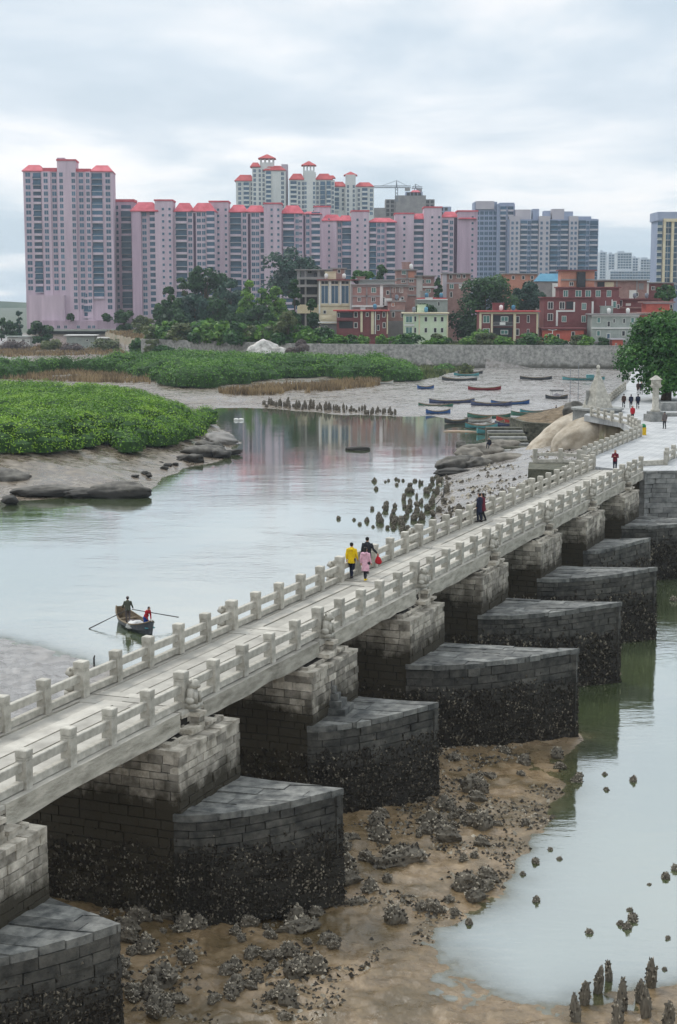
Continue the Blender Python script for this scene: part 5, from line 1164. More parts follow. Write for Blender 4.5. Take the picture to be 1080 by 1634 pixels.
reeds('tawny dry reeds along the front of the far mangrove strip', [(425, 630), (480, 627), (540, 622), (606, 615), (606, 608), (540, 611), (480, 615), (425, 618), (350, 626), (350, 631)], 1.4, 11000, 71)
reeds('straw coloured grass strip between the two mangrove thickets', [(-100, 606), (60, 606), (250, 612), (256, 604), (200, 597), (100, 590), (60, 592), (-100, 598)], 1.3, 12000, 72)
reeds('dry weeds on the open ground below the tall tower', [(-60, 572), (110, 566), (300, 566), (460, 572), (460, 560), (300, 556), (200, 551), (-60, 553)], 1.1, 16000, 73, wid=.28)
reeds('yellowing grass beside the small mangrove clump', [(672, 606), (700, 600), (730, 592), (760, 586), (730, 578), (672, 580)], 1.0, 9000, 74, L_OLIVE, .25)

# --- trees
def tree(name, label, px, ytop, ybase, wpx, D, leaf, kind='round', nl=5000, ls=0.42, group=None, gz=None, seed=0, trunk=0.25, cat='tree', flat=1.0, lobes=None, dens=1.0):
    rng = np.random.default_rng(seed + 1000)
    s = F / (D * _c); o = dp(px, ybase, D); z0 = o[2] if gz is None else gz
    H = dp(px, ytop, D)[2] - z0; Wd = wpx / s
    r = thing(name, (o[0], D, z0), label, cat, group)
    lob = []
    if kind == 'round':
        n = lobes or 16
        for k in range(n):
            a = rng.uniform(0, 6.283); q = math.sqrt(rng.random()) * .78; zz = rng.uniform(.10, .92) if name != 'leafy_tree' else rng.uniform(.17, .92)
            env = math.sin(min(1, (zz + .12) / .55) * math.pi / 2) * math.cos(max(0, (zz - .55) / .52) * math.pi / 2) ** .6
            lob.append((math.cos(a) * q * Wd / 2 * env, math.sin(a) * q * Wd / 2 * env * flat, zz * H, rng.uniform(.15, .27) * Wd * (1.2 - .5 * zz) * .9))
    elif kind == 'cone':
        for k in range(22):
            zz = rng.uniform(.12, .95); q = (1 - zz) ** .8 * .38 * Wd; a = rng.uniform(0, 6.283); lob.append((math.cos(a) * q, math.sin(a) * q, zz * H, (.12 + .22 * (1 - zz)) * Wd))
    else:                                                 # column
        for k in range(18):
            zz = rng.uniform(.10, .95); q = .26 * Wd * math.sin(math.pi * min(.98, zz * .8 + .18)); a = rng.uniform(0, 6.283); lob.append((math.cos(a) * q, math.sin(a) * q, zz * H, rng.uniform(.22, .34) * Wd * (1.15 - .6 * zz)))
    mb = MB(); vol = sum(q[3] ** 2 for q in lob)
    LC, LT, LN = [], [], []
    for (x, y, z, q) in lob:
        k = int(nl * q * q / vol); d = rng.normal(size=(k, 3)); d /= np.linalg.norm(d, axis=1)[:, None]
        d[:, 2] = np.where(d[:, 2] < -.55, -d[:, 2], d[:, 2])
        rad = q * (0.62 + 0.42 * rng.random(k) ** .6) * (1 + .28 * np.sin(d[:, 0] * 7 + x) * np.sin(d[:, 1] * 6 + y) * np.sin(d[:, 2] * 8 + z))
        c = np.array([x, y, z]) + d * rad[:, None] * [1, 1, .82]
        tl = rng.normal(0, .13)
        LC.append(c); LN.append(d); LT.append(np.clip(.46 + tl + d[:, 2] * .12 + rng.normal(0, .17, k), 0, 1))
    LC, LT, LN = np.vstack(LC), np.concatenate(LT), np.vstack(LN)
    mb.quads(leaf_quads(LC, ls, rng, nrm=LN + [0, 0, .3]), 0, LT); mb.build('crown', [leaf], r)
    mb = MB(); tr = max(.12, trunk * Wd * .16)
    mb.tube([(0, 0, -.4), (tr * .3, 0, H * .2), (-tr * .2, tr * .3, H * .45), (0, 0, H * .8)], [tr * 1.3, tr, tr * .7, tr * .2], 9)
    for (x, y, z, q) in lob[:9]: mb.tube([(0, 0, min(H * .35, z * .6)), (x * .5, y * .5, z * .75), (x, y, z)], [tr * .5, tr * .3, tr * .08], 6)
    mb.build('trunk', [M_BARK], r, True)
    return r
GT = 'trees on the left of the village'
T = tree
T('broadleaf_tree', 'dark bushy tree at the left end of the grove, beside the narrow pink block', 274, 458, 528, 52, 560, L_DARK, nl=5200, ls=.55, group=GT, seed=1)
T('broadleaf_tree', 'tallest dark crowned tree of the grove, standing before the twin hip roofs', 328, 421, 528, 70, 575, L_DARK, nl=7500, ls=.55, group=GT, seed=2, lobes=22)
T('broadleaf_tree', 'blue green tree with a ragged crown in the middle of the grove', 369, 444, 530, 62, 560, L_BLUE, nl=6500, ls=.55, group=GT, seed=3, lobes=20)
T('broadleaf_tree', 'light green tree with a rounded top in the grove', 398, 449, 530, 40, 545, L_LIGHT, 'column', nl=4500, ls=.48, group=GT, seed=4)
T('broadleaf_tree', 'second light green tree, just right of the round topped one', 421, 458, 528, 34, 548, L_LIGHT, 'column', nl=3500, ls=.48, group=GT, seed=5)
T('broadleaf_tree', 'yellow green conical tree before the pale garden wall', 441, 449, 528, 36, 555, L_LIGHT, 'cone', nl=4200, ls=.46, group=GT, seed=6)
T('cypress_tree', 'tall dark columnar tree in front of the unfinished concrete house', 470, 441, 525, 26, 470, L_DARK, 'column', nl=4200, ls=.38, group=GT, seed=7)
T('cypress_tree', 'shorter forked columnar tree left of the white lean-to', 496, 478, 525, 26, 462, L_DARK, 'column', nl=3300, ls=.36, group=GT, seed=8)
T('broadleaf_tree', 'low rounded olive green tree in front of the columnar tree', 459, 497, 532, 38, 455, L_OLIVE, 'cone', nl=3000, ls=.36, group=GT, seed=9)
T('broadleaf_tree', 'small dark tree tucked between the light green trees', 427, 500, 530, 26, 470, L_DARK, nl=1800, ls=.36, group=GT, seed=10)
T('broadleaf_tree', 'broad loose crowned tree behind the grove, rising against the middle pink block', 462, 397, 470, 96, 690, L_BLUE, nl=7000, ls=.65, seed=11, lobes=24, group=GT)
T('broadleaf_tree', 'grey olive tree at the foot of the narrow pink block', 228, 502, 541, 42, 600, L_OLIVE, nl=3200, ls=.5, group=GT, seed=12)
T('broadleaf_tree', 'dark tree standing against the corner of the tallest tower', 198, 490, 536, 32, 640, L_DARK, nl=2600, ls=.5, group=GT, seed=13)
T('broadleaf_tree', 'round dark tree alone below the blank pink podium', 66, 512, 541, 40, 610, L_DARK, nl=3800, ls=.46, seed=14, group='trees on the open ground', gz=1.6)
T('broadleaf_tree', 'small round tree at the far left beside the yard shed', 17, 511, 534, 24, 640, L_DARK, nl=1700, ls=.46, seed=15, group='trees on the open ground', gz=2.4)
T('broadleaf_tree', 'slim tree with a thin trunk left of the tallest tower', 31, 494, 530, 16, 660, L_BLUE, nl=1300, ls=.46, seed=16, group='trees on the open ground', gz=3)
T('broadleaf_tree', 'small dark tree at the very edge of the open ground', 2, 506, 532, 22, 655, L_DARK, nl=1500, ls=.46, seed=17, group='trees on the open ground', gz=2.6)
T('garden_tree', 'small tree on the podium roof under the tallest tower', 113, 500, 512, 13, 713, L_DARK, nl=700, ls=.4, seed=18, group='podium trees')
T('garden_tree', 'pair crowned shrub tree on the podium, right of the dark openings', 170, 501, 512, 20, 712, L_DARK, nl=900, ls=.4, seed=19, group='podium trees', gz=None)
T('banyan_tree', 'huge dark banyan crown spreading between the village houses', 772, 441, 548, 104, 478, L_DARK, nl=15000, ls=.40, seed=20, lobes=34, group='village trees')
T('broadleaf_tree', 'loose dark tree right of the huge banyan, before the blue roofed shed', 843, 450, 512, 62, 490, L_BLUE, nl=5000, ls=.40, seed=21, lobes=20, group='village trees')
T('cypress_tree', 'dark columnar tree squeezed between two brick houses', 699, 441, 478, 14, 488, L_DARK, 'column', nl=1600, ls=.36, seed=22, group='village trees')
T('broadleaf_tree', 'bushy tree on the roof line behind the brick houses', 577, 434, 450, 40, 520, L_PINE, nl=2200, ls=.42, seed=23, flat=.7, group='village trees')
T('palm_like_tree', 'small dark tree against the lower pink block', 609, 421, 447, 22, 560, L_DARK, nl=1400, ls=.45, seed=24, group='village trees')
T('broadleaf_tree', 'green tree behind the red roofed house at the right', 1064, 456, 478, 36, 505, L_PINE, nl=2400, ls=.42, seed=25, group='village trees')
T('broadleaf_tree', 'low tree on the terrace above the pale green house', 682, 489, 503, 48, 466, L_DARK, nl=2200, ls=.36, seed=26, flat=.6, group='village trees')
T('broadleaf_tree', 'spreading shrubby tree before the grey house', 959, 540, 560, 24, 444, L_DARK, nl=1700, ls=.32, seed=27, group='village trees')
T('leafy_tree', 'big leafy green tree overhanging the plaza at the right edge', 1062, 503, 648, 158, 205, L_PINE, nl=30000, ls=.20, seed=30, lobes=46, gz=DECK, trunk=.28, cat='tree')
for k, (px, yt, w, D, lf) in enumerate([(296, 440, 50, 600, L_DARK), (350, 430, 56, 605, L_DARK), (385, 462, 50, 590, L_BLUE), (262, 478, 34, 585, L_DARK), (312, 470, 60, 540, L_BLUE), (348, 478, 56, 535, L_DARK), (410, 488, 50, 530, L_DARK), (447, 478, 36, 575, L_DARK), (284, 495, 50, 530, L_DARK), (382, 500, 44, 522, L_DARK)]):
    T('broadleaf_tree', 'dark tree filling the dense left grove behind the hedge', px, yt, 530, w, D, lf, nl=4800, ls=.5, group='filling trees of the left grove', seed=300 + k, lobes=18)
# --- shrubs along the top of the sea wall
PROT = []
for k in range(4):
    q = tree('shrub', 'leafy shrub in the row along the top of the sea wall', 500 + k * 30, 528, 549, 40, 447, [L_OLIVE, L_LIGHT, L_MANG2, L_PINE][k], nl=1500, ls=.34, seed=60 + k, flat=.6, cat='shrub', group='shrubs along the sea wall', gz=GZ)
    PROT.append(q)
rng = np.random.default_rng(77); wlr = wl[::-1]; k = 0
sL = np.linalg.norm(np.diff(wlr, axis=0), axis=1).sum(); s = 6.0
while s < sL - 28:
    p, _ = path_eval(wlr, s); dD = p[1] / 447
    if rng.random() < .93:
        r = PROT[int(rng.integers(4))] if k > 3 else PROT[k]; c = r if k < 4 else copy_tree(r)
        c.location = (p[0] + rng.normal(0, .8), p[1] + rng.uniform(2.5, 7), GZ - .3); f = rng.uniform(1.1, 1.7) * (1.0 if p[0] < -2 else .68); c.scale = (f * rng.uniform(.9, 1.3), f, f * rng.uniform(.7, 1.05)); c.rotation_euler = (0, 0, rng.uniform(0, 6.28)); k += 1
    s += rng.uniform(2.2, 3.8)
# dead bush and pale mound before the wall
T('bare_bush', 'greyish leafless bush beside the pale mound in front of the sea wall', 478, 540, 568, 46, 425, L_TWIG, nl=5200, ls=.22, seed=40, cat='bush', gz=.9)
for (px, yt, yb, w, D, mm, lb) in ((258, 553, 568, 44, 478, L_PINE, 'low green bush against the left end of the sea wall'), (222, 536, 562, 40, 505, L_PINE, 'dark bush hiding the left end of the sea wall'), (242, 540, 562, 30, 492, L_OLIVE, 'olive bush just right of the dark one at the wall end'), (86, 545, 560, 44, 590, L_OLIVE, 'yellow green bush in front of the round dark tree'), (175, 546, 560, 60, 580, L_OLIVE, 'straggling bush before the pale sheet roofed shed'), (20, 550, 562, 60, 585, L_TWIG, 'purplish bare bush at the left edge below the yard shed'), (115, 552, 563, 40, 575, L_TWIG, 'bare brown bush in front of the flat roofed grey shed'), (742, 582, 596, 22, 392, L_OLIVE, 'grassy bush behind the teal boats')):
    T('bush', lb, px, yt, yb, w, D, mm, nl=1800, ls=.36, seed=int(px) + 500, cat='bush', flat=.6, group='bushes before the sea wall', gz=max(.6, zat(dp(px, yb, D)[0], D)))

# ------------------------------------------------------------------ rocks
def rock_mesh(name, seed, r=(1, 1, 1), sub=4, amp=.28, freq=1.4, mats=None, flatb=True, tilt=None, cut=0.0):
    bm = bmesh.new(); bmesh.ops.create_icosphere(bm, subdivisions=sub, radius=1.0)
    V = np.array([v.co[:] for v in bm.verts]); Fc = [[v.index for v in f.verts] for f in bm.faces]; bm.free()
    n = (fbm(V[:, 0] * freq + seed * 3.1, V[:, 1] * freq + V[:, 2] * 1.7 * freq, seed, 4) - .5) + (fbm(V[:, 2] * freq + seed, V[:, 0] * freq - V[:, 1] * freq, seed + 50, 4) - .5)
    V = V * (1 + amp * n * 1.6)[:, None]
    if cut: V[:, 2] = np.where(V[:, 2] > cut, cut + (V[:, 2] - cut) * .35, V[:, 2])
    V = V * np.array(r)
    if tilt: 
        c, s_ = math.cos(tilt), math.sin(tilt); V = np.c_[V[:, 0] * c - V[:, 2] * s_, V[:, 1], V[:, 0] * s_ + V[:, 2] * c]
    mb = MB(); mb.add(V, Fc); return mb.mesh(name, mats, True)
M_ROCK = mat('dark_shore_rock', S(66, 64, 60), S(116, 112, 104), .9, .75, bump=.9, bscale=3.5, stain=(.9, .5, S(48, 46, 42), .7))
M_BOULD = mat('pale_boulder', S(140, 128, 110), S(186, 176, 160), .45, .85, bump=.7, bscale=2.2, detail=7, contrast=(.36, .62))
M_SLAB = mat('wet_grey_slab', S(96, 93, 88), S(140, 136, 130), .5, .55, bump=.6, bscale=2.5)
def rock(label, px, py, z, r, seed, m=M_ROCK, rz=0.0, sink=.35, tilt=None, amp=.28, name='boulder', group=None, cut=0.0, sub=4):
    c = gp(px, py, z); me = rock_mesh(name, seed, r, sub, amp, 1.4, [m], tilt=tilt, cut=cut)
    return tag(ob(name, me, None, (c[0], c[1], z + r[2] * (1 - sink) - r[2] * .35), rz), label, 'rock', group)
# left bank
GL = 'boulders on the left bank'
rock('rounded grey boulder at the far left of the near bank', 8, 770, .7, (2.6, 1.8, 1.2), 3, M_ROCK, .2, group=GL)
rock('long low pale slab of rock at the water edge of the left bank', 80, 787, .3, (3.6, 1.6, .7), 4, M_ROCK, .1, group=GL)
rock('dark smooth boulder with its toe in the water, rightmost on the near bank', 190, 790, .2, (3.4, 1.7, 1.0), 5, M_ROCK, -.1, group=GL)
rock('small flat rock between the pale slab and the dark smooth boulder', 132, 790, .2, (2.0, 1.4, .55), 6, M_ROCK, .3, group=GL)
rock('pale tilted slab at the tip of the mangrove bank', 352, 704, .4, (2.2, 2.6, .8), 7, M_SLAB, -.5, tilt=-.18, group=GL)
for k, (px, py, a, b, c) in enumerate([(318, 727, 2.4, 1.5, .9), (338, 724, 1.9, 1.3, .9), (352, 727, 1.7, 1.2, .7), (328, 716, 2.2, 1.4, .9), (306, 735, 1.5, 1.0, .6), (372, 723, 1.1, .7, .35), (341, 716, 1.8, 1.2, .8)]):
    rock('jagged black rock in the heap at the tip of the mangrove bank', px, py, .2, (a, b, c), 20 + k, M_ROCK, k * .7, amp=.6, group='jagged rocks at the mangrove tip', sub=3)
for k, (px, py, a) in enumerate([(215, 762, .5), (232, 757, .6), (238, 760, .4), (262, 748, .5), (268, 744, .6), (280, 742, .5), (115, 762, .9), (75, 752, .8), (15, 800, .9), (255, 741, .5), (285, 735, .4)]):
    rock('small dark stone lying on the pale mud of the left bank', px, py, .3, (a, a * .8, a * .5), 40 + k, M_ROCK, k, amp=.5, group='stones on the left bank mud', sub=3, name='stone')
rock('low dark rock awash alone in the middle of the channel', 571, 718, 0, (1.6, .8, .4), 9, M_ROCK, .05, sink=.5)
# right side rocks by the landing
GRk = 'boulders by the landing steps'
for k, (px, py, z, r, rz, lb) in enumerate([(728, 748, .3, (2.5, 1.8, 1.15), .2, 'dark rounded boulder nearest the water beside the oyster stones'), (748, 733, .4, (2.1, 1.8, 1.1), .9, 'grey boulder behind the nearest dark one, with a small stone on top'), (768, 726, .6, (3.2, 1.8, 1.25), .15, 'large smooth grey boulder below the seated person'), (800, 716, 1.0, (2.8, 1.6, 1.0), .3, 'flat topped boulder beside the stone steps'), (766, 745, .6, (1.8, 1.3, .9), .5, 'blocky dark boulder in front of the large smooth one'), (806, 737, 1.0, (3.0, 1.4, .8), .1, 'long low boulder on the mud in front of the steps'), (726, 757, .1, (2.4, 1.3, .55), .1, 'thin dark slab at the water edge under the boulders')]):
    rock(lb, px, py, z, r, 60 + k, M_ROCK if k in (0, 4, 6) else mat('grey_boulder', S(98, 94, 86), S(140, 134, 124), .7, .85, bump=.8, bscale=3), rz, group=GRk)
rock('small round stone perched on the boulder by the water', 735, 716, .8, (.7, .6, .6), 70, M_ROCK, 0, sink=0)
rock('huge pale smooth boulder sloping down from the plaza wall, stained brown at its base', 944, 718, 2.6, (5.3, 3.2, 2.75), 11, M_BOULD, .3, sink=.25, tilt=.30, amp=.14, sub=5)
rock('long pale rock ramp rising towards the pagoda plinth behind the huge boulder', 888, 706, 2.5, (6.6, 2.4, 1.5), 12, M_BOULD, .75, sink=.3, tilt=.42, amp=.16, sub=5)
rock('dark rounded boulder behind the rock ramp, left of the pagoda', 918, 664, 4.6, (1.7, 1.2, 1.3), 13, M_ROCK, .1, sink=.2, amp=.18)
mb = MB(); 
c = gp(430, 562, 1.0); rock('pale mound of dumped rubble in front of the sea wall', 430, 586.5, .9, (6.0, 3.0, 5.0), 14, mat('pale_rubble', S(150, 146, 140), S(206, 202, 196), .5, .95, bump=1, bscale=1.5, contrast=(.42, .56)), 0, name='rubble_mound', amp=.5)
# ------------------------------------------------------------------ boats
M_WOOD = mat('old_boat_wood', S(96, 84, 68), S(140, 126, 104), 3, .85, bump=.4, bscale=12, stretch=(.3, 3, 3))
M_DKWOOD = mat('tarred_wood', S(44, 44, 46), S(76, 74, 72), 2.5, .75, bump=.3, bscale=12)
PAINT = {k: mat(k + '_boat_paint', S(*a), S(*b), 1.6, .6, bump=.15, bscale=9, contrast=(.3, .6)) for k, a, b in (('blue', (34, 72, 128), (62, 104, 160)), ('navy', (52, 62, 96), (88, 98, 128)), ('teal', (58, 128, 138), (104, 164, 168)), ('red', (150, 44, 44), (186, 76, 66)), ('green', (40, 92, 80), (78, 124, 108)), ('black', (44, 48, 54), (80, 84, 88)), ('pale', (168, 172, 166), (204, 206, 200)), ('crimson', (112, 34, 46), (146, 56, 64)))}
def boat(name, label, px, py, z, L, beam, ang, paint, group='boats on the mudflat', extra=None, sheer=.42, freeb=.5, thw=3, inner=None):
    o = gp(px, py, z); r = thing(name, (o[0], o[1], z), label, 'boat', group, ang)
    n = 17; mb = MB(); T = np.linspace(-1, 1, n)
    def sect(t, ins=0.0):
        w = beam / 2 * (1 - abs(t) ** 2.6 * (.93 if t > 0 else .72)) - ins; k = freeb + sheer * abs(t) ** 2.4; b = .02 + .30 * sheer * abs(t) ** 3 + ins
        return [(-w, k - .0), (-w * .86, b + (k - b) * .42), (-w * .5, b + .02), (0, b), (w * .5, b + .02), (w * .86, b + (k - b) * .42), (w, k)]
    A = [[(t * L / 2, y, zz) for y, zz in sect(t)] for t in T]; B = [[(t * L / 2 * .985, y, zz) for y, zz in sect(t, .045)] for t in T]
    V = [p for s_ in A for p in s_] + [p for s_ in B for p in s_]; m7 = 7; off = n * m7; Fc, ms = [], []
    for i in range(n - 1):
        for j in range(m7 - 1):
            Fc.append((i * m7 + j, i * m7 + j + 1, (i + 1) * m7 + j + 1, (i + 1) * m7 + j)[::-1]); ms.append(0)
            Fc.append((off + i * m7 + j, off + i * m7 + j + 1, off + (i + 1) * m7 + j + 1, off + (i + 1) * m7 + j)); ms.append(1)
    for e in (0, n - 1): Fc.append(tuple(e * m7 + j for j in range(m7))); ms.append(0); Fc.append(tuple(off + e * m7 + j for j in range(m7))); ms.append(1)
    mb.add(V, Fc, ms); mb.build('hull', [paint, inner or M_WOOD], r)
    for sgn in (0, 6):
        mb = MB(); mb.tube([np.array(A[i][sgn]) + [0, 0, .03] for i in range(n)], .045, 6); mb.build('gunwale', [inner or M_WOOD], r)
    for t in np.linspace(-.5, .55, thw):
        w = sect(t)[6][0] - .05; k = sect(t)[6][1] - .1; mb = MB(); mb.box(t * L / 2 - .13, -w, k - .04, t * L / 2 + .13, w, k); mb.build('thwart', [M_WOOD], r)
    if extra: extra(r)
    return r
def zm(px, py): 
    q = gp(px, py, .7); return max(0.0, zat(q[0], q[1])) - .04
def cabin(c):
    def f(r):
        mb = MB(); mb.box(.7, -.5, .3, 2.4, .5, 1.25); mb.box(.6, -.58, 1.253, 2.5, .58, 1.32); mb.build('cabin', [c], r)
    return f
def canopy(r):
    for x in (-1, 1):
        for y in (-.6, .6): mb = MB(); mb.tube([(x, y, .4), (x, y, 1.6)], .03, 5); mb.build('canopy_post', [M_STEEL], r)
    mb = MB(); mb.add([(-1.3, -.8, 1.55), (1.3, -.8, 1.55), (1.3, 0, 1.85), (-1.3, 0, 1.85), (1.3, .8, 1.55), (-1.3, .8, 1.55)], [(0, 1, 2, 3), (3, 2, 4, 5)]); mb.build('canopy', [M_DKWOOD], r)
    mb = MB(); mb.tube([(-.6, 0, .5), (0, .1, .8), (.7, 0, .5)], [(.4, .3), (.6, .4), (.3, .3)], 8); mb.build('cargo', [M_LILAC], r)
for a in [('rowing_boat', 'small round bowed blue boat at the left edge of the mudflat', 679, 621, 3.6, 1.7, .1, 'blue'),
          ('sampan', 'long dark weathered boat lying below the small mangrove clump', 733, 608, 8.4, 1.5, -.32, 'black'),
          ('sampan', 'teal boat drawn up beside a black one at the top of the flat', 744, 600, 6.2, 1.4, -.1, 'teal'),
          ('sampan', 'black boat just behind the teal one', 750, 597, 6.4, 1.4, -.2, 'black'),
          ('sampan', 'solitary crimson boat in the middle of the flat', 773, 623, 7.0, 1.5, .05, 'crimson'),
          ('sampan', 'distant dark boat alone near the foot of the sea wall', 855, 606, 7.6, 1.4, -.1, 'black'),
          ('sampan', 'green boat nearest the channel on the left of the flat', 695, 651, 6.3, 1.6, -.2, 'green'),
          ('sampan', 'dark grey boat with pale gunwales lying behind the green one', 721, 644, 8.6, 1.6, .18, 'navy'),
          ('sampan', 'bright blue boat with its stern in the channel, leftmost on the flat', 699, 661, 4.3, 1.4, .12, 'blue'),
          ('sampan', 'long slate blue boat touching the bright blue one in the middle of the flat', 784, 648, 7.4, 1.5, -.16, 'navy'),
          ('sampan', 'bright blue boat overlapping the slate blue one', 814, 646, 7.2, 1.5, .14, 'blue'),
          ('sampan', 'green boat lying above the landing wall, right of the red boats', 850, 664, 7.4, 1.5, .16, 'green'),
          ('sampan', 'second green boat close behind the one above the landing wall', 857, 661, 6.0, 1.3, .2, 'teal'),
          ('sampan', 'small white boat pulled up at the right end of the far mangroves', 613, 613, 4.2, 1.3, .25, 'pale'),
          ('sampan', 'small blue boat beyond the pagoda by the causeway', 1006, 621.5, 3.6, 1.3, -.25, 'blue')]:
    boat(*a[:4], zm(a[2], a[3]), *a[4:7], PAINT[a[7]])
boat('fishing_boat', 'pale teal boat with a little cabin beside the pagoda tip', 931, 607, zm(931, 607), 10, 1.9, .05, PAINT['teal'], extra=cabin(PAINT['teal']))
boat('rowing_boat', 'small dark boat with a raised awning alone on the pale mud', 888, 637, zm(888, 637), 4.4, 1.7, .1, PAINT['black'], extra=canopy)
GLD = 'boats crowded at the landing'
for k, a in enumerate([('green boat with raised ends at the back of the crowd by the landing', 780, 668, 7.2, -.18, 'green'), ('grey green boat at the left of the crowd by the landing', 763, 674, 5.2, .5, 'pale'), ('turquoise boat afloat at the front left of the crowd', 768, 684, 5.0, -.25, 'teal'), ('red boat with a bright rail above the crowd by the landing', 824, 673, 6.5, -.2, 'red'), ('second red boat lying close along the first', 830, 676, 6.0, -.15, 'red'), ('dark blue boat at the right of the crowd, below the red pair', 822, 681, 6.4, .05, 'navy'), ('pale boat jammed between the turquoise and the navy ones', 790, 681, 5.2, .9, 'pale'), ('teal boat nearest the stone steps', 788, 692, 5.4, .3, 'teal'), ('grey weathered boat right beside the stone steps', 806, 690, 5.0, .6, 'black'), ('short white boat at the foot of the landing wall', 829, 690, 4.2, .4, 'pale'), ('deep blue boat hull standing on the bank at the end of the crowd', 851, 674, 2.8, .9, 'blue')]):
    boat('sampan', a[0], a[1], a[2], max(.02, zm(a[1], a[2])), a[3], 1.5, a[4], PAINT[a[5]], GLD)
o = gp(735, 689, 0); mb = MB()
for k in range(5): mb.box(-2.6 + .2 * k, -.6 + .26 * k, .03, 2.4 - .3 * k, -.37 + .26 * k, .14, 0, RNG.random())
tag(mb.build('plank_raft', [mat('pale_planks', S(176, 150, 128), S(200, 178, 156), 2, .8)], None, False, (o[0], o[1], 0), -.08), 'pale plank raft floating in front of the crowded boats', 'raft')
boat('rowing_boat', 'small dark boat moored alone in the water left of the crowd', 728, 676, .0, 3.8, 1.4, .0, PAINT['black'], GLD)
for k, (dx, lb) in enumerate(((0, 'white float of the pair in the channel, the left one'), (8, 'white float of the pair in the channel, the right one'))):
    o = gp(377 + dx, 671, 0); mb = MB(); mb.tube([(0, 0, -.25), (0, 0, -.1), (0, 0, .3), (0, 0, .38)], [.3, .42, .42, .2], 12); tag(mb.build('mooring_float', [M_WHITE], None, True, o), lb, 'float')

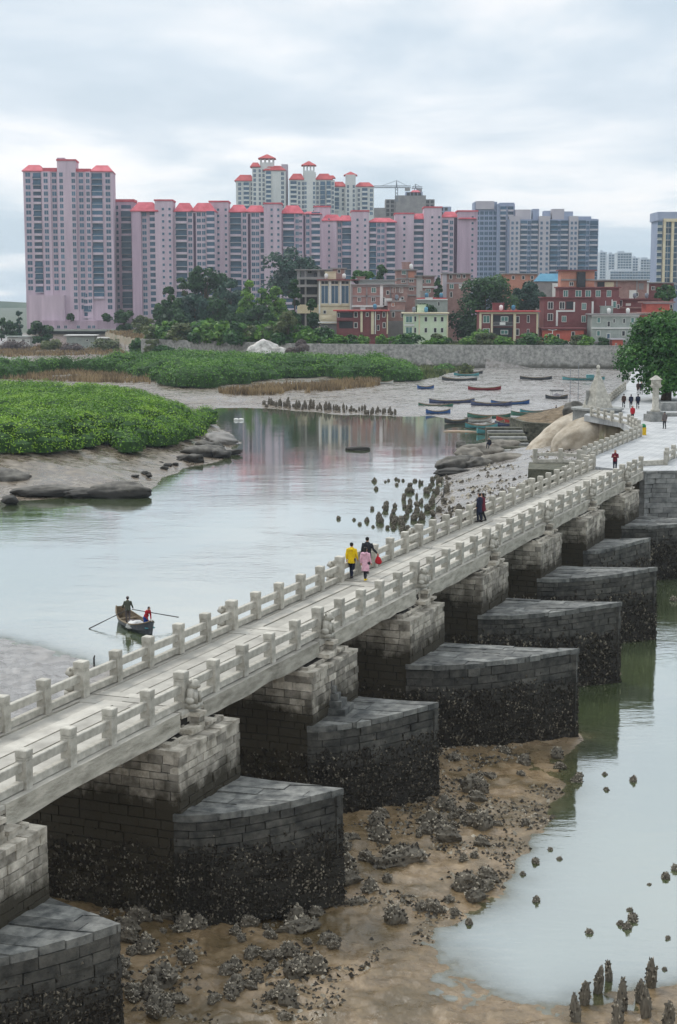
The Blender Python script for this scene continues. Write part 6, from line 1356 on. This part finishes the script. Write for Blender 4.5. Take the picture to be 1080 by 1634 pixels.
# ------------------------------------------------------------------ people
SKIN = mat('skin', S(176, 130, 104), S(192, 146, 120), 6, .6); HAIR = mat('black_hair', S(22, 20, 20), rough=.5)
CLO = {k: mat(k + '_cloth', S(*[c * .85 for c in v]), S(*v), 8, .9, bump=.2, bscale=14) for k, v in dict(yellow=(236, 200, 24), black=(44, 46, 52), pink=(226, 178, 194), navy=(34, 40, 62), maroon=(108, 34, 50), red=(186, 40, 52), grey=(104, 96, 94), blue=(36, 74, 160), khaki=(88, 92, 80), darkblue=(30, 36, 56), brown=(74, 54, 48), teal=(52, 104, 140), white=(216, 216, 212)).items()}
SHOE = mat('dark_shoes', S(40, 38, 38), rough=.6)
def person(label, loc, rz, h=1.7, top='black', legs='darkblue', stride=.22, coat=0.0, arms=None, hood=False, hair='short', lean=0.0, group=None, sit=False, shoe=None, turn=0.0, bend=0.0, fine=False, hat=None):
    """faces +Y in its own axes; joints posed first, then tapered limbs grown round them"""
    k = h / 1.7; r = thing('person', loc, label, 'person', group, rz)
    P = lambda x, y, z: np.array([x, y, z]) * k
    hipz = .90 if not sit else .18
    hipc = P(0, 0, hipz)
    def up(v):                                            # upper body bends forward about the hips
        v = np.array(v, float); c, s_ = math.cos(lean), math.sin(lean); y, z = v[1], v[2] - hipz
        return np.array([v[0], y * c + z * s_, hipz + z * c - y * s_]) * k
    dz = hipz - .90
    body, shirt, pants, hairm = MB(), MB(), MB(), MB()
    legsj = []
    for sx, ph in ((-1, 1), (1, -1)):
        hp = P(sx * .09, 0, hipz)
        if sit: kn, an = P(sx * .15, .40, hipz + .22), P(sx * .13, .52, -.22)
        else:
            y = stride * ph; kn = P(sx * .095, y * .55 + .03 + (.05 if ph < 0 else 0), .49); an = P(sx * .09, y - (.02 if ph > 0 else .06), .09 + (.05 if ph < 0 and stride > .1 else 0))
        legsj.append((hp, kn, an))
        body.tube([hp, (hp + kn) / 2, kn, (kn + an) / 2 - P(0, .02, 0), an], np.array([.085, .075, .055, .055, .038]) * k, 10)
        pants.tube([hp + P(0, 0, .08), hp, (hp + kn) / 2, kn, (kn + an) / 2 - P(0, .02, 0), an + P(0, 0, .01)], np.array([.10, .105, .09, .07, .066, .058]) * k, 10)
        s2 = MB(); s2.tube([an + P(0, -.07, -.045), an + P(0, -.03, -.03), an + P(0, .06, -.05), an + P(0, .16, -.065), an + P(0, .19, -.07)], [(.03 * k, .03 * k), (.045 * k, .055 * k), (.048 * k, .04 * k), (.045 * k, .025 * k), (.02 * k, .012 * k)], 8)
        s2.build('shoe', [shoe or SHOE], r, True)
    # trunk, neck and head as one run of rings
    T = [((0, 0, .84), .14, .10), ((0, 0, .92), .165, .115), ((0, .01, 1.06), .145, .105), ((0, .01, 1.24), .17, .115), ((0, -.01, 1.38), .175, .105), ((0, -.015, 1.44), .11, .08), ((0, -.005, 1.48), .055, .055), ((0, .005, 1.53), .052, .055), ((0, .02, 1.565), .066, .08), ((0, .02, 1.62), .074, .093), ((0, .01, 1.67), .07, .088), ((0, .0, 1.70), .04, .05)]
    body.tube([up((a[0], a[1], a[2] + dz)) for a, _, _ in T], [(x * k, y * k) for _, x, y in T], 14)
    face = lambda x, y, z: up((x * math.cos(turn) - y * math.sin(turn), x * math.sin(turn) + y * math.cos(turn), z + dz))
    body.tube([face(0, .10, 1.625), face(0, .132, 1.59), face(0, .105, 1.578)], np.array([.010, .016, .01]) * k, 6)               # nose
    for sx in (-1, 1):
        body.tube([face(sx * .07, .0, 1.64), face(sx * .085, -.01, 1.62), face(sx * .07, .0, 1.585)], np.array([.012, .02, .01]) * k, 6)    # ears
        hairm.tube([face(sx * .03, .104, 1.622), face(sx * .03, .112, 1.622)], .011 * k, 6)                                     # eyes
    mth = MB(); mth.tube([face(-.025, .104, 1.555), face(0, .112, 1.553), face(.025, .104, 1.555)], .007 * k, 6); mth.build('mouth', [CLO['maroon']], r)
    # hair
    H = [((0, -.005, 1.725), .03, .035), ((0, -.008, 1.71), .062, .075), ((0, -.012, 1.675), .084, .098), ((0, -.022, 1.635), .086, .09), ((0, -.04, 1.59), .076, .066)]
    if hair == 'long': H += [((0, -.06, 1.52), .085, .055), ((0, -.075, 1.42), .09, .045), ((0, -.075, 1.34), .06, .03)]
    else: H += [((0, -.045, 1.555), .058, .045)]
    hairm.tube([up((a[0], a[1], a[2] + dz)) for a, _, _ in H], [(x * k, y * k) for _, x, y in H], 12)
    hairm.build('hair', [HAIR], r, True)
    if hat: hm = MB(); hm.tube([up((0, .0, 1.66 + dz)), up((0, 0, 1.70 + dz)), up((0, 0, 1.745 + dz)), up((0, 0, 1.76 + dz))], [(.11 * k, .13 * k), (.092 * k, .11 * k), (.07 * k, .085 * k), (.03 * k, .03 * k)], 12); hm.build('cap', [CLO[hat]], r, True)
    # jacket
    low = .80 - coat
    J = [((0, 0, low), .18 + coat * .12, .145 + coat * .1), ((0, 0, (low + .95) / 2), .185 + coat * .06, .15), ((0, 0, .98), .18, .14), ((0, .01, 1.12), .185, .14), ((0, .01, 1.26), .205, .145), ((0, -.01, 1.39), .205, .13), ((0, -.015, 1.455), .13, .1), ((0, -.01, 1.50), .075, .08), ((0, -.01, 1.505), .06, .065)]
    shirt.tube([up((a[0], a[1], a[2] + dz)) for a, _, _ in J], [(x * k, y * k) for _, x, y in J], 14)
    if hood: shirt.tube([up((-.11, -.10, 1.46 + dz)), up((-.06, -.15, 1.42 + dz)), up((.0, -.17, 1.39 + dz)), up((.06, -.15, 1.42 + dz)), up((.11, -.10, 1.46 + dz))], np.array([.04, .065, .075, .065, .04]) * k, 8)
    AJ = arms or {}
    for sx, nm in ((-1, 'L'), (1, 'R')):
        sh = up((sx * .185, -.01, 1.40 + dz)); sw = stride * .5 * sx
        if nm in AJ: el, wr = [up((q[0], q[1], q[2] + dz)) for q in AJ[nm]]
        else: el, wr = up((sx * .235, -.03 + sw * .5, 1.13 + dz)), up((sx * .235, .06 + sw * 1.1, .90 + dz))
        body.tube([sh, (sh + el) / 2, el, (el + wr) / 2, wr], np.array([.05, .045, .037, .036, .026]) * k, 9)
        shirt.tube([sh - (el - sh) * .12, sh, (sh + el) / 2, el, (el + wr) / 2, wr - (wr - el) * .04], np.array([.055, .078, .068, .058, .052, .042]) * k, 10)
        # hand: palm, four fingers, thumb leaving the side
        d = (wr - el) / np.linalg.norm(wr - el); fw = np.array([0, 1, 0.]); side = np.cross(d, fw); side /= np.linalg.norm(side) + 1e-9; fr = np.cross(side, d)
        pm = wr + d * .085 * k
        body.tube([wr - d * .01 * k, wr + d * .03 * k, pm], [(.024 * k, .02 * k), (.038 * k, .018 * k), (.036 * k, .014 * k)], 8)
        for f in range(4):
            b0 = pm + side * (-.027 + .018 * f) * k; l = (.066, .076, .072, .056)[f] * k
            body.tube([b0 - d * .012 * k, b0 + d * l * .5 + fr * .006 * k, b0 + d * l * .85 + fr * .03 * k, b0 + d * l * .9 + fr * .045 * k], np.array([.0095, .009, .008, .006]) * k, 6)
        t0 = wr + d * .03 * k + side * -.03 * sx * k; body.tube([t0, t0 + (d * .03 - side * sx * .02 + fr * .015) * k, t0 + (d * .06 - side * sx * .018 + fr * .03) * k], np.array([.013, .011, .008]) * k, 6)
    o = body.build('body', [SKIN], r, True)
    rm = o.modifiers.new('fuse', 'REMESH'); rm.mode = 'VOXEL'; rm.voxel_size = (.011 if fine else .02) * k; rm.use_smooth_shade = True
    o = shirt.build('coat' if coat > .2 else 'jacket', [CLO[top]], r, True); rm = o.modifiers.new('fuse', 'REMESH'); rm.mode = 'VOXEL'; rm.voxel_size = (.014 if fine else .025) * k; rm.use_smooth_shade = True
    o = pants.build('trousers', [CLO[legs]], r, True); rm = o.modifiers.new('fuse', 'REMESH'); rm.mode = 'VOXEL'; rm.voxel_size = (.014 if fine else .025) * k; rm.use_smooth_shade = True
    return r
FWD = math.atan2(BA[1], BA[0]) - math.pi / 2               # walking away along the bridge
DK = lambda px, py: tuple(gp(px, py, DECK + .005)[:2]) + (DECK + .005,)
person('person in a bright yellow jacket and dark trousers walking away along the bridge', DK(561, 923), FWD, 1.72, 'yellow', 'darkblue', .20, .06, hood=True, group='people on the bridge', fine=True)
p2 = DK(586, 916); a2 = FWD
person('tall person in a black jacket walking beside the yellow one, holding a red bag', p2, a2, 1.80, 'black', 'black', .18, 0, arms={'R': ((.30, .0, 1.16), (.44, .10, .97))}, group='people on the bridge', fine=True)
c_, s_ = math.cos(a2), math.sin(a2); hx, hy = .47 * 1.06, .11
o = (p2[0] + hx * c_ - hy * s_, p2[1] + hx * s_ + hy * c_, DECK + .55)
mb = MB(); mb.tube([(0, 0, .42), (0, 0, .36), (.02, 0, .26), (.03, .01, .08), (.02, 0, -.02), (.02, 0, -.04)], [(.02, .02), (.03, .03), (.12, .08), (.19, .12), (.13, .09), (.03, .03)], 10); mb.tube([(-.02, 0, .4), (0, 0, .5), (.03, 0, .4)], .008, 5)
tag(mb.build('carrier_bag', [CLO['red']], None, True, o, a2), 'red carrier bag hanging from the hand of the person in black', 'bag')
person('person in a long pale pink hooded coat walking in front of the one in black', DK(583, 927), FWD - .1, 1.60, 'pink', 'black', .17, .28, hood=True, hair='long', group='people on the bridge', fine=True, shoe=CLO['yellow'])
person('person in a dark navy coat standing close to another at the far balustrade', DK(764.5, 833), FWD + 1.2, 1.72, 'navy', 'darkblue', .05, .22, group='people on the bridge')
person('person in a dark maroon coat leaning against the one in navy', DK(770.5, 831), FWD + 1.5, 1.66, 'maroon', 'black', .08, .2, hair='long', group='people on the bridge', lean=.06)
person('person in a maroon top with hands raised to the chest near the bridge end', DK(981, 752), FWD + math.pi + .1, 1.62, 'maroon', 'darkblue', .06, .0, arms={'L': ((-.26, .06, 1.14), (-.06, .24, 1.22)), 'R': ((.26, .06, 1.14), (.06, .24, 1.22))}, hair='long', group='people on the bridge')
GPp = 'people on the plaza'
person('person in a grey brown jacket seen from behind, standing right of the yellow bin', DK(1060, 684), .2, 1.72, 'grey', 'black', .05, .05, group=GPp)
person('person in a red top walking near the back corner of the balustrade', DK(1009, 671), 3.0, 1.6, 'red', 'black', .12, .05, hair='long', group=GPp)
person('person in dark brown jacket, left of the three strolling past the pagoda', DK(995, 651), -.1, 1.7, 'brown', 'black', .2, .04, group=GPp)
person('person in navy, middle of the three strolling past the pagoda', DK(1006.5, 652), -.1, 1.7, 'navy', 'black', .2, .04, group=GPp)
person('person in dark blue, right of the three strolling past the pagoda', DK(1017.5, 652.5), -.1, 1.76, 'darkblue', 'darkblue', .2, .04, group=GPp)
person('person in a brown coat walking under the leafy tree beside one in black', DK(1018, 629), 3.1, 1.72, 'brown', 'grey', .2, .15, group=GPp)
person('person in black walking under the leafy tree beside one in brown', DK(1023, 629.5), 3.1, 1.76, 'black', 'black', .2, .1, group=GPp)
o = gp(887, 662, 1.2); person('person in dark clothes striding left along the mud bank above the landing wall', (o[0], o[1], 1.0), 1.5, 1.72, 'black', 'black', .32, .0)
tmp = gp(781, 712, 2.2); person('person in black sitting on the large smooth boulder by the water', (tmp[0], tmp[1], 2.25), 2.6, 1.7, 'black', 'darkblue', 0, 0, sit=True, lean=.2)
# scooter rider
o = gp(1042, 624, DECK); sc = thing('motor_scooter', (o[0], o[1], DECK), 'small scooter with a glowing orange tail light on the causeway', 'scooter')
mb = MB(); mb.tube([(0, -.55, .62), (0, -.2, .68), (0, .1, .55), (0, .3, .35), (0, .55, .5), (0, .62, .95)], [(.12, .1), (.16, .13), (.14, .1), (.16, .06), (.12, .1), (.08, .06)], 10); mb.build('body', [CLO['red']], sc, True)
for y in (-.5, .68): mb = MB(); mb.tube([(-.05, y, .24), (.05, y, .24)], .24, 14); mb.build('wheel', [M_CORE], sc)
mb = MB(); mb.tube([(-.33, .52, 1.0), (0, .62, .98), (.33, .52, 1.0)], .025, 6); mb.build('handlebar', [M_STEEL], sc)
ml = bpy.data.materials.new('tail_light'); ml.use_nodes = True; ml.node_tree.nodes['Principled BSDF'].inputs['Emission Color'].default_value = (1, .25, .03, 1); ml.node_tree.nodes['Principled BSDF'].inputs['Emission Strength'].default_value = 6
mb = MB(); mb.tube([(0, -.66, .62), (0, -.72, .62)], .12, 10); mb.build('tail_light', [ml], sc)
person('person in a blue jacket riding the scooter', (o[0], o[1] - .2, DECK + .52), 0, 1.65, 'blue', 'black', 0, 0, sit=True, lean=.12, arms={'L': ((-.27, .22, 1.16), (-.28, .50, 1.12)), 'R': ((.27, .22, 1.16), (.28, .50, 1.12))}, hat='white')

# ------------------------------------------------------------------ the rowed boat
bc = gp(216, 1004, 0); bang = math.atan2(gp(240, 1014, 0)[1] - gp(192, 990, 0)[1], gp(240, 1014, 0)[0] - gp(192, 990, 0)[0])
def rowfit(r):
    mb = MB(); mb.box(-1.1, -.42, .16, 1.2, .42, .2); mb.build('floor_boards', [M_WOOD], r)
    mb = MB(); mb.box(2.0, -.28, .5, 2.5, .28, .56); mb.build('bow_deck', [PAINT['teal']], r)
rb = boat('rowing_boat', 'dark wooden rowing boat with two people and nets, afloat left of the bridge', 216, 1004, -.10, 5.4, 1.45, bang, PAINT['black'], None, rowfit, .5, .48, 2)
cb, sb = math.cos(bang), math.sin(bang)
bl = lambda x, y, z: (bc[0] + x * cb - y * sb, bc[1] + x * sb + y * cb, z)
person('person in an olive shirt standing at the stern of the rowing boat, handling both oars', bl(-1.5, .1, .12), .15, 1.6, 'khaki', 'grey', .04, 0, arms={'L': ((-.28, .05, 1.12), (-.34, .26, .95)), 'R': ((.28, .05, 1.12), (.34, .26, .95))}, hat='grey', lean=.05, fine=True)
person('person in a red top and blue waders bending at the bow of the rowing boat', bl(1.45, .1, .16), -2.2, 1.55, 'red', 'blue', .05, -.1, arms={'L': ((-.22, .16, 1.14), (-.14, .34, .98)), 'R': ((.22, .16, 1.14), (.14, .34, .98))}, lean=.45, fine=True)
def oar(label, a, b):
    a, b = np.array(a), np.array(b); d = b - a; mb = MB()
    mb.tube([a, a + d * .62, a + d * .64, b], [(.025, .025), (.028, .028), (.05, .03), (.11, .03)], 7); tag(mb.build('oar', [M_DKWOOD]), label, 'oar')
e1, e2 = gp(142, 1003, .02), gp(285, 985, .5)
oar('dark oar reaching out to the left of the rowing boat', bl(-1.25, .0, 1.0), e1)
oar('dark oar reaching out to the right of the rowing boat', bl(-1.2, .25, 1.0), e2)
for k, (x, y, s_, c, lb) in enumerate(((.25, -.1, .42, 'white', 'bundle of white netting in the middle of the rowing boat'), (-.45, .15, .38, 'grey', 'grey heap of rope and netting near the stern of the rowing boat'))):
    me = rock_mesh('net_bundle', 90 + k, (s_ * 1.3, s_, s_ * .55), 3, .5, 2.4, [CLO[c]]); tag(ob('net_bundle', me, None, bl(x, y, .32)), lb, 'net')

# ------------------------------------------------------------------ oyster stones
def oyster_mesh(seed, r, nsh=70, amp=.55, sh=.09):
    rng = np.random.default_rng(seed); bm = bmesh.new(); bmesh.ops.create_icosphere(bm, subdivisions=3, radius=1.0)
    V = np.array([v.co[:] for v in bm.verts]); Fc = [[v.index for v in f.verts] for f in bm.faces]; bm.free()
    n = (fbm(V[:, 0] * 1.8 + seed, V[:, 1] * 1.8 + V[:, 2] * 2.3, seed, 4) - .5) * 2 + rng.normal(0, .05, len(V))
    V = V * (1 + amp * n)[:, None] * np.array(r); mb = MB()
    for f in Fc: mb.add(V[f], [(0, 1, 2)], 0, .10 + .16 * rng.random())
    T, C = [], []
    for k in range(nsh):
        i = rng.integers(len(V)); p = V[i]
        if p[2] < -.2 * r[2]: continue
        nn = p / (np.array(r) ** 2); nn /= np.linalg.norm(nn); a = np.cross(nn, rng.normal(size=3)); a /= np.linalg.norm(a); b = np.cross(nn, a); s_ = sh * rng.uniform(.6, 1.5)
        tip = p + nn * s_ * rng.uniform(.5, 1.3) + a * s_ * rng.uniform(-.5, .5); th = rng.uniform(0, 6.28); q = [p + (a * math.cos(th + j * 2.1) + b * math.sin(th + j * 2.1)) * s_ * .7 for j in range(3)]
        v = rng.random() ** 2.6 * .95
        for j in range(3): T.append([q[j], q[(j + 1) % 3], tip]); C.append(np.clip(v + rng.uniform(-.08, .08), 0, 1))
    mb.tris(np.array(T), 0, C); return mb.mesh('oyster_stone', [M_OYS])
M_OYS = mat('oyster_grown_stone', S(46, 41, 34), None, 1, .8, tint=1.0, tcol=S(200, 190, 170))
LUMP = [oyster_mesh(200 + k, (.27 + .05 * (k % 3), .23, .30 + .07 * (k % 2)), 110, .42, .06) for k in range(6)]
LONG = [oyster_mesh(220 + k, (.62, .24, .26), 140, .5, .07) for k in range(3)]
UPR = [oyster_mesh(240 + k, (.24 + .05 * (k % 2), .20, .50), 100, .36, .06) for k in range(4)]
SLIM = [oyster_mesh(260 + k, (.20, .17, .55), 50, .5, .05) for k in range(3)]
def put(me, px, py, sc, rz, label, group, sink=.1, z=None, cat='oyster stone', tilt=0, name='oyster_stone'):
    o = gp(px, py, .45 if z is None else z)
    for _ in range(3): 
        zz = max(zat(o[0], o[1]), -.05) if z is None else z; o = gp(px, py, zz)
    b = tag(ob(name, me, None, (o[0], o[1], zz + sink * sc), rz), label, cat, group); b.scale = (sc, sc, sc); b.rotation_euler = (tilt, tilt * .6, rz); return b
rng = np.random.default_rng(321)
FORE = 'oyster stones on the brown mud'
for k, (px, py, kind, sc, lb) in enumerate([(376, 1450, 'U', 1.15, 'tall pale tipped oyster stone standing in front of the second cutwater prow'), (300, 1464, 'L', 1.25, 'long dark ridge of oysters below the second cutwater'), (320, 1436, 'L', .9, 'flat dark oyster ridge close under the second cutwater'), (232, 1436, 'P', 1.4, 'broad oyster lump at the foot of the second pier'), (262, 1568, 'P', 1.35, 'grey pointed oyster rock at the lower left of the mud'), (640, 1378, 'L', 1.5, 'largest long oyster bank in the middle of the mud'), (710, 1290, 'P', 1.2, 'squared oyster block right of the third cutwater'), (688, 1318, 'P', 1.25, 'boxy oyster stone in front of the squared block'), (714, 1340, 'P', 1.3, 'round topped oyster lump below the boxy one'), (770, 1322, 'P', 1.35, 'bristling oyster clump in the right half of the mud'), (752, 1260, 'P', 1.5, 'heaped grey oyster mound right of the third cutwater prow'), (745, 1418, 'P', 1.3, 'dark oyster clump by the lower edge of the pool'), (578, 1262, 'U', 1.0, 'leaning oyster slab beside the third pier foot'), (606, 1342, 'P', 1.2, 'spiky oyster clump right of the second cutwater'), (556, 1410, 'P', 1.2, 'flat oyster heap right of the second cutwater foot'), (628, 1470, 'P', 1.1, 'isolated oyster lump near the pool corner'), (470, 1555, 'P', 1.1, 'pale speckled oyster clump in the lower middle of the mud'), (486, 1545, 'P', .9, 'oyster clump touching the pale speckled one'), (455, 1590, 'P', 1.1, 'oyster pile at the bottom middle of the mud'), (505, 1232, 'P', 2.0, 'big oyster covered block fallen at the near foot of the third cutwater'), (484, 1547, 'P', .8, 'low oyster crust on bare mud near the bottom middle')]):
    me = {'U': UPR, 'L': LONG, 'P': LUMP}[kind][k % len({'U': UPR, 'L': LONG, 'P': LUMP}[kind])]
    put(me, px, py, sc, rng.uniform(-.4, .6), lb, None, .12)
polyF = np.array([(90, 1440), (200, 1430), (300, 1425), (545, 1430), (550, 1270), (700, 1265), (702, 1165), (800, 1160), (905, 1185), (895, 1245), (880, 1290), (840, 1345), (790, 1410), (740, 1465), (680, 1490), (600, 1480), (520, 1560), (480, 1634), (185, 1634), (190, 1500), (100, 1470)], float)
def scatter_px(poly, n, rng, wfun=None):
    out = []
    x0, y0 = poly.min(0); x1, y1 = poly.max(0)
    while len(out) < n:
        x, y = rng.uniform(x0, x1), rng.uniform(y0, y1)
        if poly_sd(poly, np.array([x]), np.array([y]))[0] <= 0: continue
        if wfun and rng.random() > wfun(x, y): continue
        out.append((x, y))
    return out
for k, (x, y) in enumerate(scatter_px(polyF, 136, rng, lambda x, y: .25 + .75 * (fbm(np.array(x * .012), np.array(y * .02), 5, 3) > .5))):
    small = rng.random() < .55
    me = LUMP[int(rng.integers(6))] if rng.random() < .93 else LONG[int(rng.integers(3))]
    right = x > 545
    put(me, x, y, rng.uniform(.42, .7) if small else rng.uniform(.75, 1.15), rng.uniform(-.8, .9), ('small' if small else 'medium') + ' oyster grown stone on the brown mud ' + ('between the prows and the pool' if right else 'in the lower left foreground'), FORE + (' by the pool' if right else ' lower left') + (' (small)' if small else ''), .10)
for k, (x, y, s_) in enumerate([(965, 1238, .45), (1010, 1248, .6), (967, 1262, .45), (878, 1358, .35), (893, 1373, .4), (855, 1378, .55), (834, 1397, .4), (855, 1440, .5), (748, 1474, .5), (940, 1491, .45), (1005, 1455, .4), (1010, 1470, .7), (990, 1478, .5), (1000, 1483, .55), (1062, 1402, .65), (1078, 1390, .6), (1036, 1414, .3), (1066, 1500, .35), (1060, 1550, .35), (920, 1248, .8), (925, 1240, .6), (1075, 960, .9)]):
    put(LUMP[k % 6], x, y, s_, k, 'dark oyster stone poking out of the shallow pool at the right', 'oyster stones in the shallow pool', .05)
for k, (x, y, s_, lb) in enumerate([(918, 1632, .95, 'leftmost short oyster post at the bottom edge'), (933, 1602, .9, 'short oyster post behind the leftmost one'), (955, 1584, 1.0, 'leaning oyster post beside its twin by the pool edge'), (971, 1566, .85, 'farthest oyster post of the row by the pool edge'), (993, 1612, 1.1, 'thick oyster post in the front row at the bottom right'), (985, 1640, 1.05, 'oyster post cut by the bottom edge of the view'), (1038, 1575, 1.1, 'farthest oyster post at the right of the group'), (1022, 1600, .9, 'oyster post in the middle of the right group'), (1030, 1622, 1.0, 'oyster post before the middle one at the right'), (1066, 1640, 1.0, 'oyster post near the right bottom corner')]):
    put(UPR[k % 4], x, y, s_ * .75, .4 * k, lb, 'upright oyster posts at the bottom right', .3, tilt=.08 * (k % 3 - 1)).scale = (s_ * .62, s_ * .62, s_ * 1.1)
# upright oyster stones left of the bridge, in curving rows
polyO = np.array([(598, 832), (612, 818), (640, 790), (662, 772), (700, 765), (722, 760), (716, 790), (705, 815), (740, 812), (752, 828), (700, 846), (655, 862), (606, 842)], float)
ch = []
for row in range(9):
    a = np.array([586 + row * 17, 846 + row * 2 - (row % 2) * 6]); b = np.array([628 + row * 17, 778 - row * 3])
    n = 15
    for j in range(n):
        t = j / (n - 1); p = a * (1 - t) + b * t + np.array([math.sin(t * 3) * -6, 0]) + rng.normal(0, 3.6, 2)
        if rng.random() < .8 and poly_sd(polyO, np.array([p[0]]), np.array([p[1]]))[0] > -4: ch.append(p)
for p in ch: put(UPR[int(rng.integers(4))] if rng.random() < .5 else LUMP[int(rng.integers(6))], p[0], p[1], rng.uniform(.6, 1.15), rng.uniform(0, 3), 'dark upright oyster stone in the curved rows between the boulders and the far balustrade', 'oyster stone rows beside the bridge', .25, tilt=rng.uniform(-.15, .15))
for k, (x, y) in enumerate([(565, 831), (585, 833), (595, 842), (574, 838), (615, 770), (620, 768), (632, 766), (636, 768), (643, 768), (633, 775), (662, 769), (594, 814), (600, 782), (597, 769), (628, 845), (540, 829)]):
    put(LUMP[k % 6], x, y, rng.uniform(.5, .95), k, 'dark oyster stone standing alone in the channel off the curved rows', 'stray oyster stones in the channel', .1)
for k in range(56):
    t = (k + rng.random() * .8) / 56; x = 420 + 212 * t; y = 648 + 13 * t + rng.normal(0, 1.6)
    put(SLIM[int(rng.integers(3))] if rng.random() < .7 else LUMP[int(rng.integers(6))], x, y, rng.uniform(1.0, 1.8) * (1.1 - .4 * t), rng.uniform(0, 3), 'dark oyster stake in the row along the far mud edge before the mangroves', 'row of oyster stakes on the far mud edge', .3, cat='oyster stake', name='oyster_stake')
# shell litter and clods: uncountable
mb = MB(); T, C = [], []
FW = np.array([gp(x, y, .3)[:2] for x, y in polyF]); x0, y0 = FW.min(0); x1, y1 = FW.max(0)
X, Y = rng.uniform(x0, x1, 26000), rng.uniform(y0, y1, 26000); sdw = poly_sd(FW, X, Y); kk = (sdw > -.8) & (fbm(X * .6, Y * .6, 9, 4) > .53); X, Y = X[kk], Y[kk]; Z = height(X, Y)
for x, y, z in zip(X, Y, Z):
    if z < 0.0: continue
    s_ = .03 + .07 * rng.random() ** 2; th = rng.uniform(0, 6.28); q = [np.array([x + math.cos(th + j * 2.1 + rng.uniform(-.4, .4)) * s_ * 1.3, y + math.sin(th + j * 2.1) * s_ * 1.3, z - .01]) for j in range(3)]; tip = np.array([x + rng.normal(0, s_ * .4), y + rng.normal(0, s_ * .4), z + s_ * rng.uniform(.5, 1.3)]); v = rng.random() ** 3 * .7
    for j in range(3): T.append([q[j], q[(j + 1) % 3], tip]); C.append(v)
mb.tris(np.array(T), 0, C); tag(mb.build('shell_litter', [M_OYS]), 'scattered oyster shells and clods on the brown mud', 'shells', None, 'stuff')
# mud-rock rubble on the bank left of the bridge end
mb = MB(); T, C = [], []
X, Y = rng.uniform(9, 42, 9000), rng.uniform(122, 180, 9000); BK = np.array(BANK); kk = (poly_sd(BK, X, Y) > -.5) & (poly_sd(np.array(PLAZA), X, Y) < -.3) & (fbm(X * .4, Y * .4, 19, 4) > .5); X, Y = X[kk], Y[kk]; Z = height(X, Y)
for x, y, z in zip(X, Y, Z):
    s_ = .06 + .22 * rng.random() ** 3; th = rng.uniform(0, 6.28); q = [np.array([x + math.cos(th + j * 2.1) * s_ * 1.3, y + math.sin(th + j * 2.1) * s_ * 1.3, z - .02]) for j in range(3)]; tip = np.array([x, y, z + s_]); v = rng.random() ** 2 * .8
    for j in range(3): T.append([q[j], q[(j + 1) % 3], tip]); C.append(v)
mb.tris(np.array(T), 0, C); tag(mb.build('bank_rubble', [M_OYS]), 'stony rubble strewn over the grey bank left of the bridge end', 'rubble', None, 'stuff')
# stick in the near left mud, poles
o = gp(150, 1060, .1); mb = MB(); mb.tube([(0, 0, -.2), (0, 0, .35), (.05, 0, .5)], [.05, .05, .03], 6); tag(mb.build('mooring_stake', [M_DKWOOD], None, False, o), 'short dark stake at the edge of the near left mud', 'stake')
for (px, py, h_, lb) in ((909, 655, 7, 'thin pole standing on the flat left of the pagoda'), (922, 652, 8, 'taller thin pole beside the other, nearer the pagoda')):
    o = gp(px, py, .8); mb = MB(); mb.tube([(0, 0, -.3), (0, 0, h_)], [.06, .04], 6); tag(mb.build('pole', [M_STEEL], None, False, o), lb, 'pole')
for (px, py, z, h_, dx, lb) in ((707, 793, .3, 1.2, .1, 'thin stick upright on the mud right of the oyster rows'), (695, 802, .3, .9, .9, 'slanting stick on the mud right of the oyster rows')):
    o = gp(px, py, z); mb = MB(); mb.tube([(0, 0, -.2), (dx, 0, h_)], [.05, .03], 6); tag(mb.build('mooring_stake', [M_DKWOOD], None, False, o), lb, 'stake')
# ------------------------------------------------------------------ the damp air
hm = bpy.data.materials.new('thin_haze'); hm.use_nodes = True; t = hm.node_tree; t.nodes.clear()
pv = N(t, 'ShaderNodeVolumePrincipled', i_Density=0.00013, i_Anisotropy=0.0); pv.inputs['Color'].default_value = (0.78, 0.87, 0.96, 1)
out = N(t, 'ShaderNodeOutputMaterial'); LK(t, pv.outputs[0], out.inputs['Volume'])
mb = MB(); mb.box(-2100, -80, -2.7, 2100, 2320, 112); hz = mb.build('haze', [hm]); hz['kind'] = 'stuff'
# far low hills and plain at the left edge of the view
mb = MB(); rng = np.random.default_rng(5); xs = np.linspace(-1500, 900, 160)
hh = 10 + 26 * fbm(xs * .006, xs * 0, 88, 4) * np.clip((-xs - 200) / 500, .15, 1)
V = [(x, 2150, 0) for x in xs] + [(x, 2180, h) for x, h in zip(xs, hh)] + [(x, 2280, 0) for x in xs]; n = len(xs)
mb.add(V, [(i, i + 1, n + i + 1, n + i) for i in range(n - 1)] + [(n + i, n + i + 1, 2 * n + i + 1, 2 * n + i) for i in range(n - 1)])
struct(mb.build('hills', [mat('hill_woods', S(52, 70, 54), S(84, 98, 80), .02, .95)], None, True))
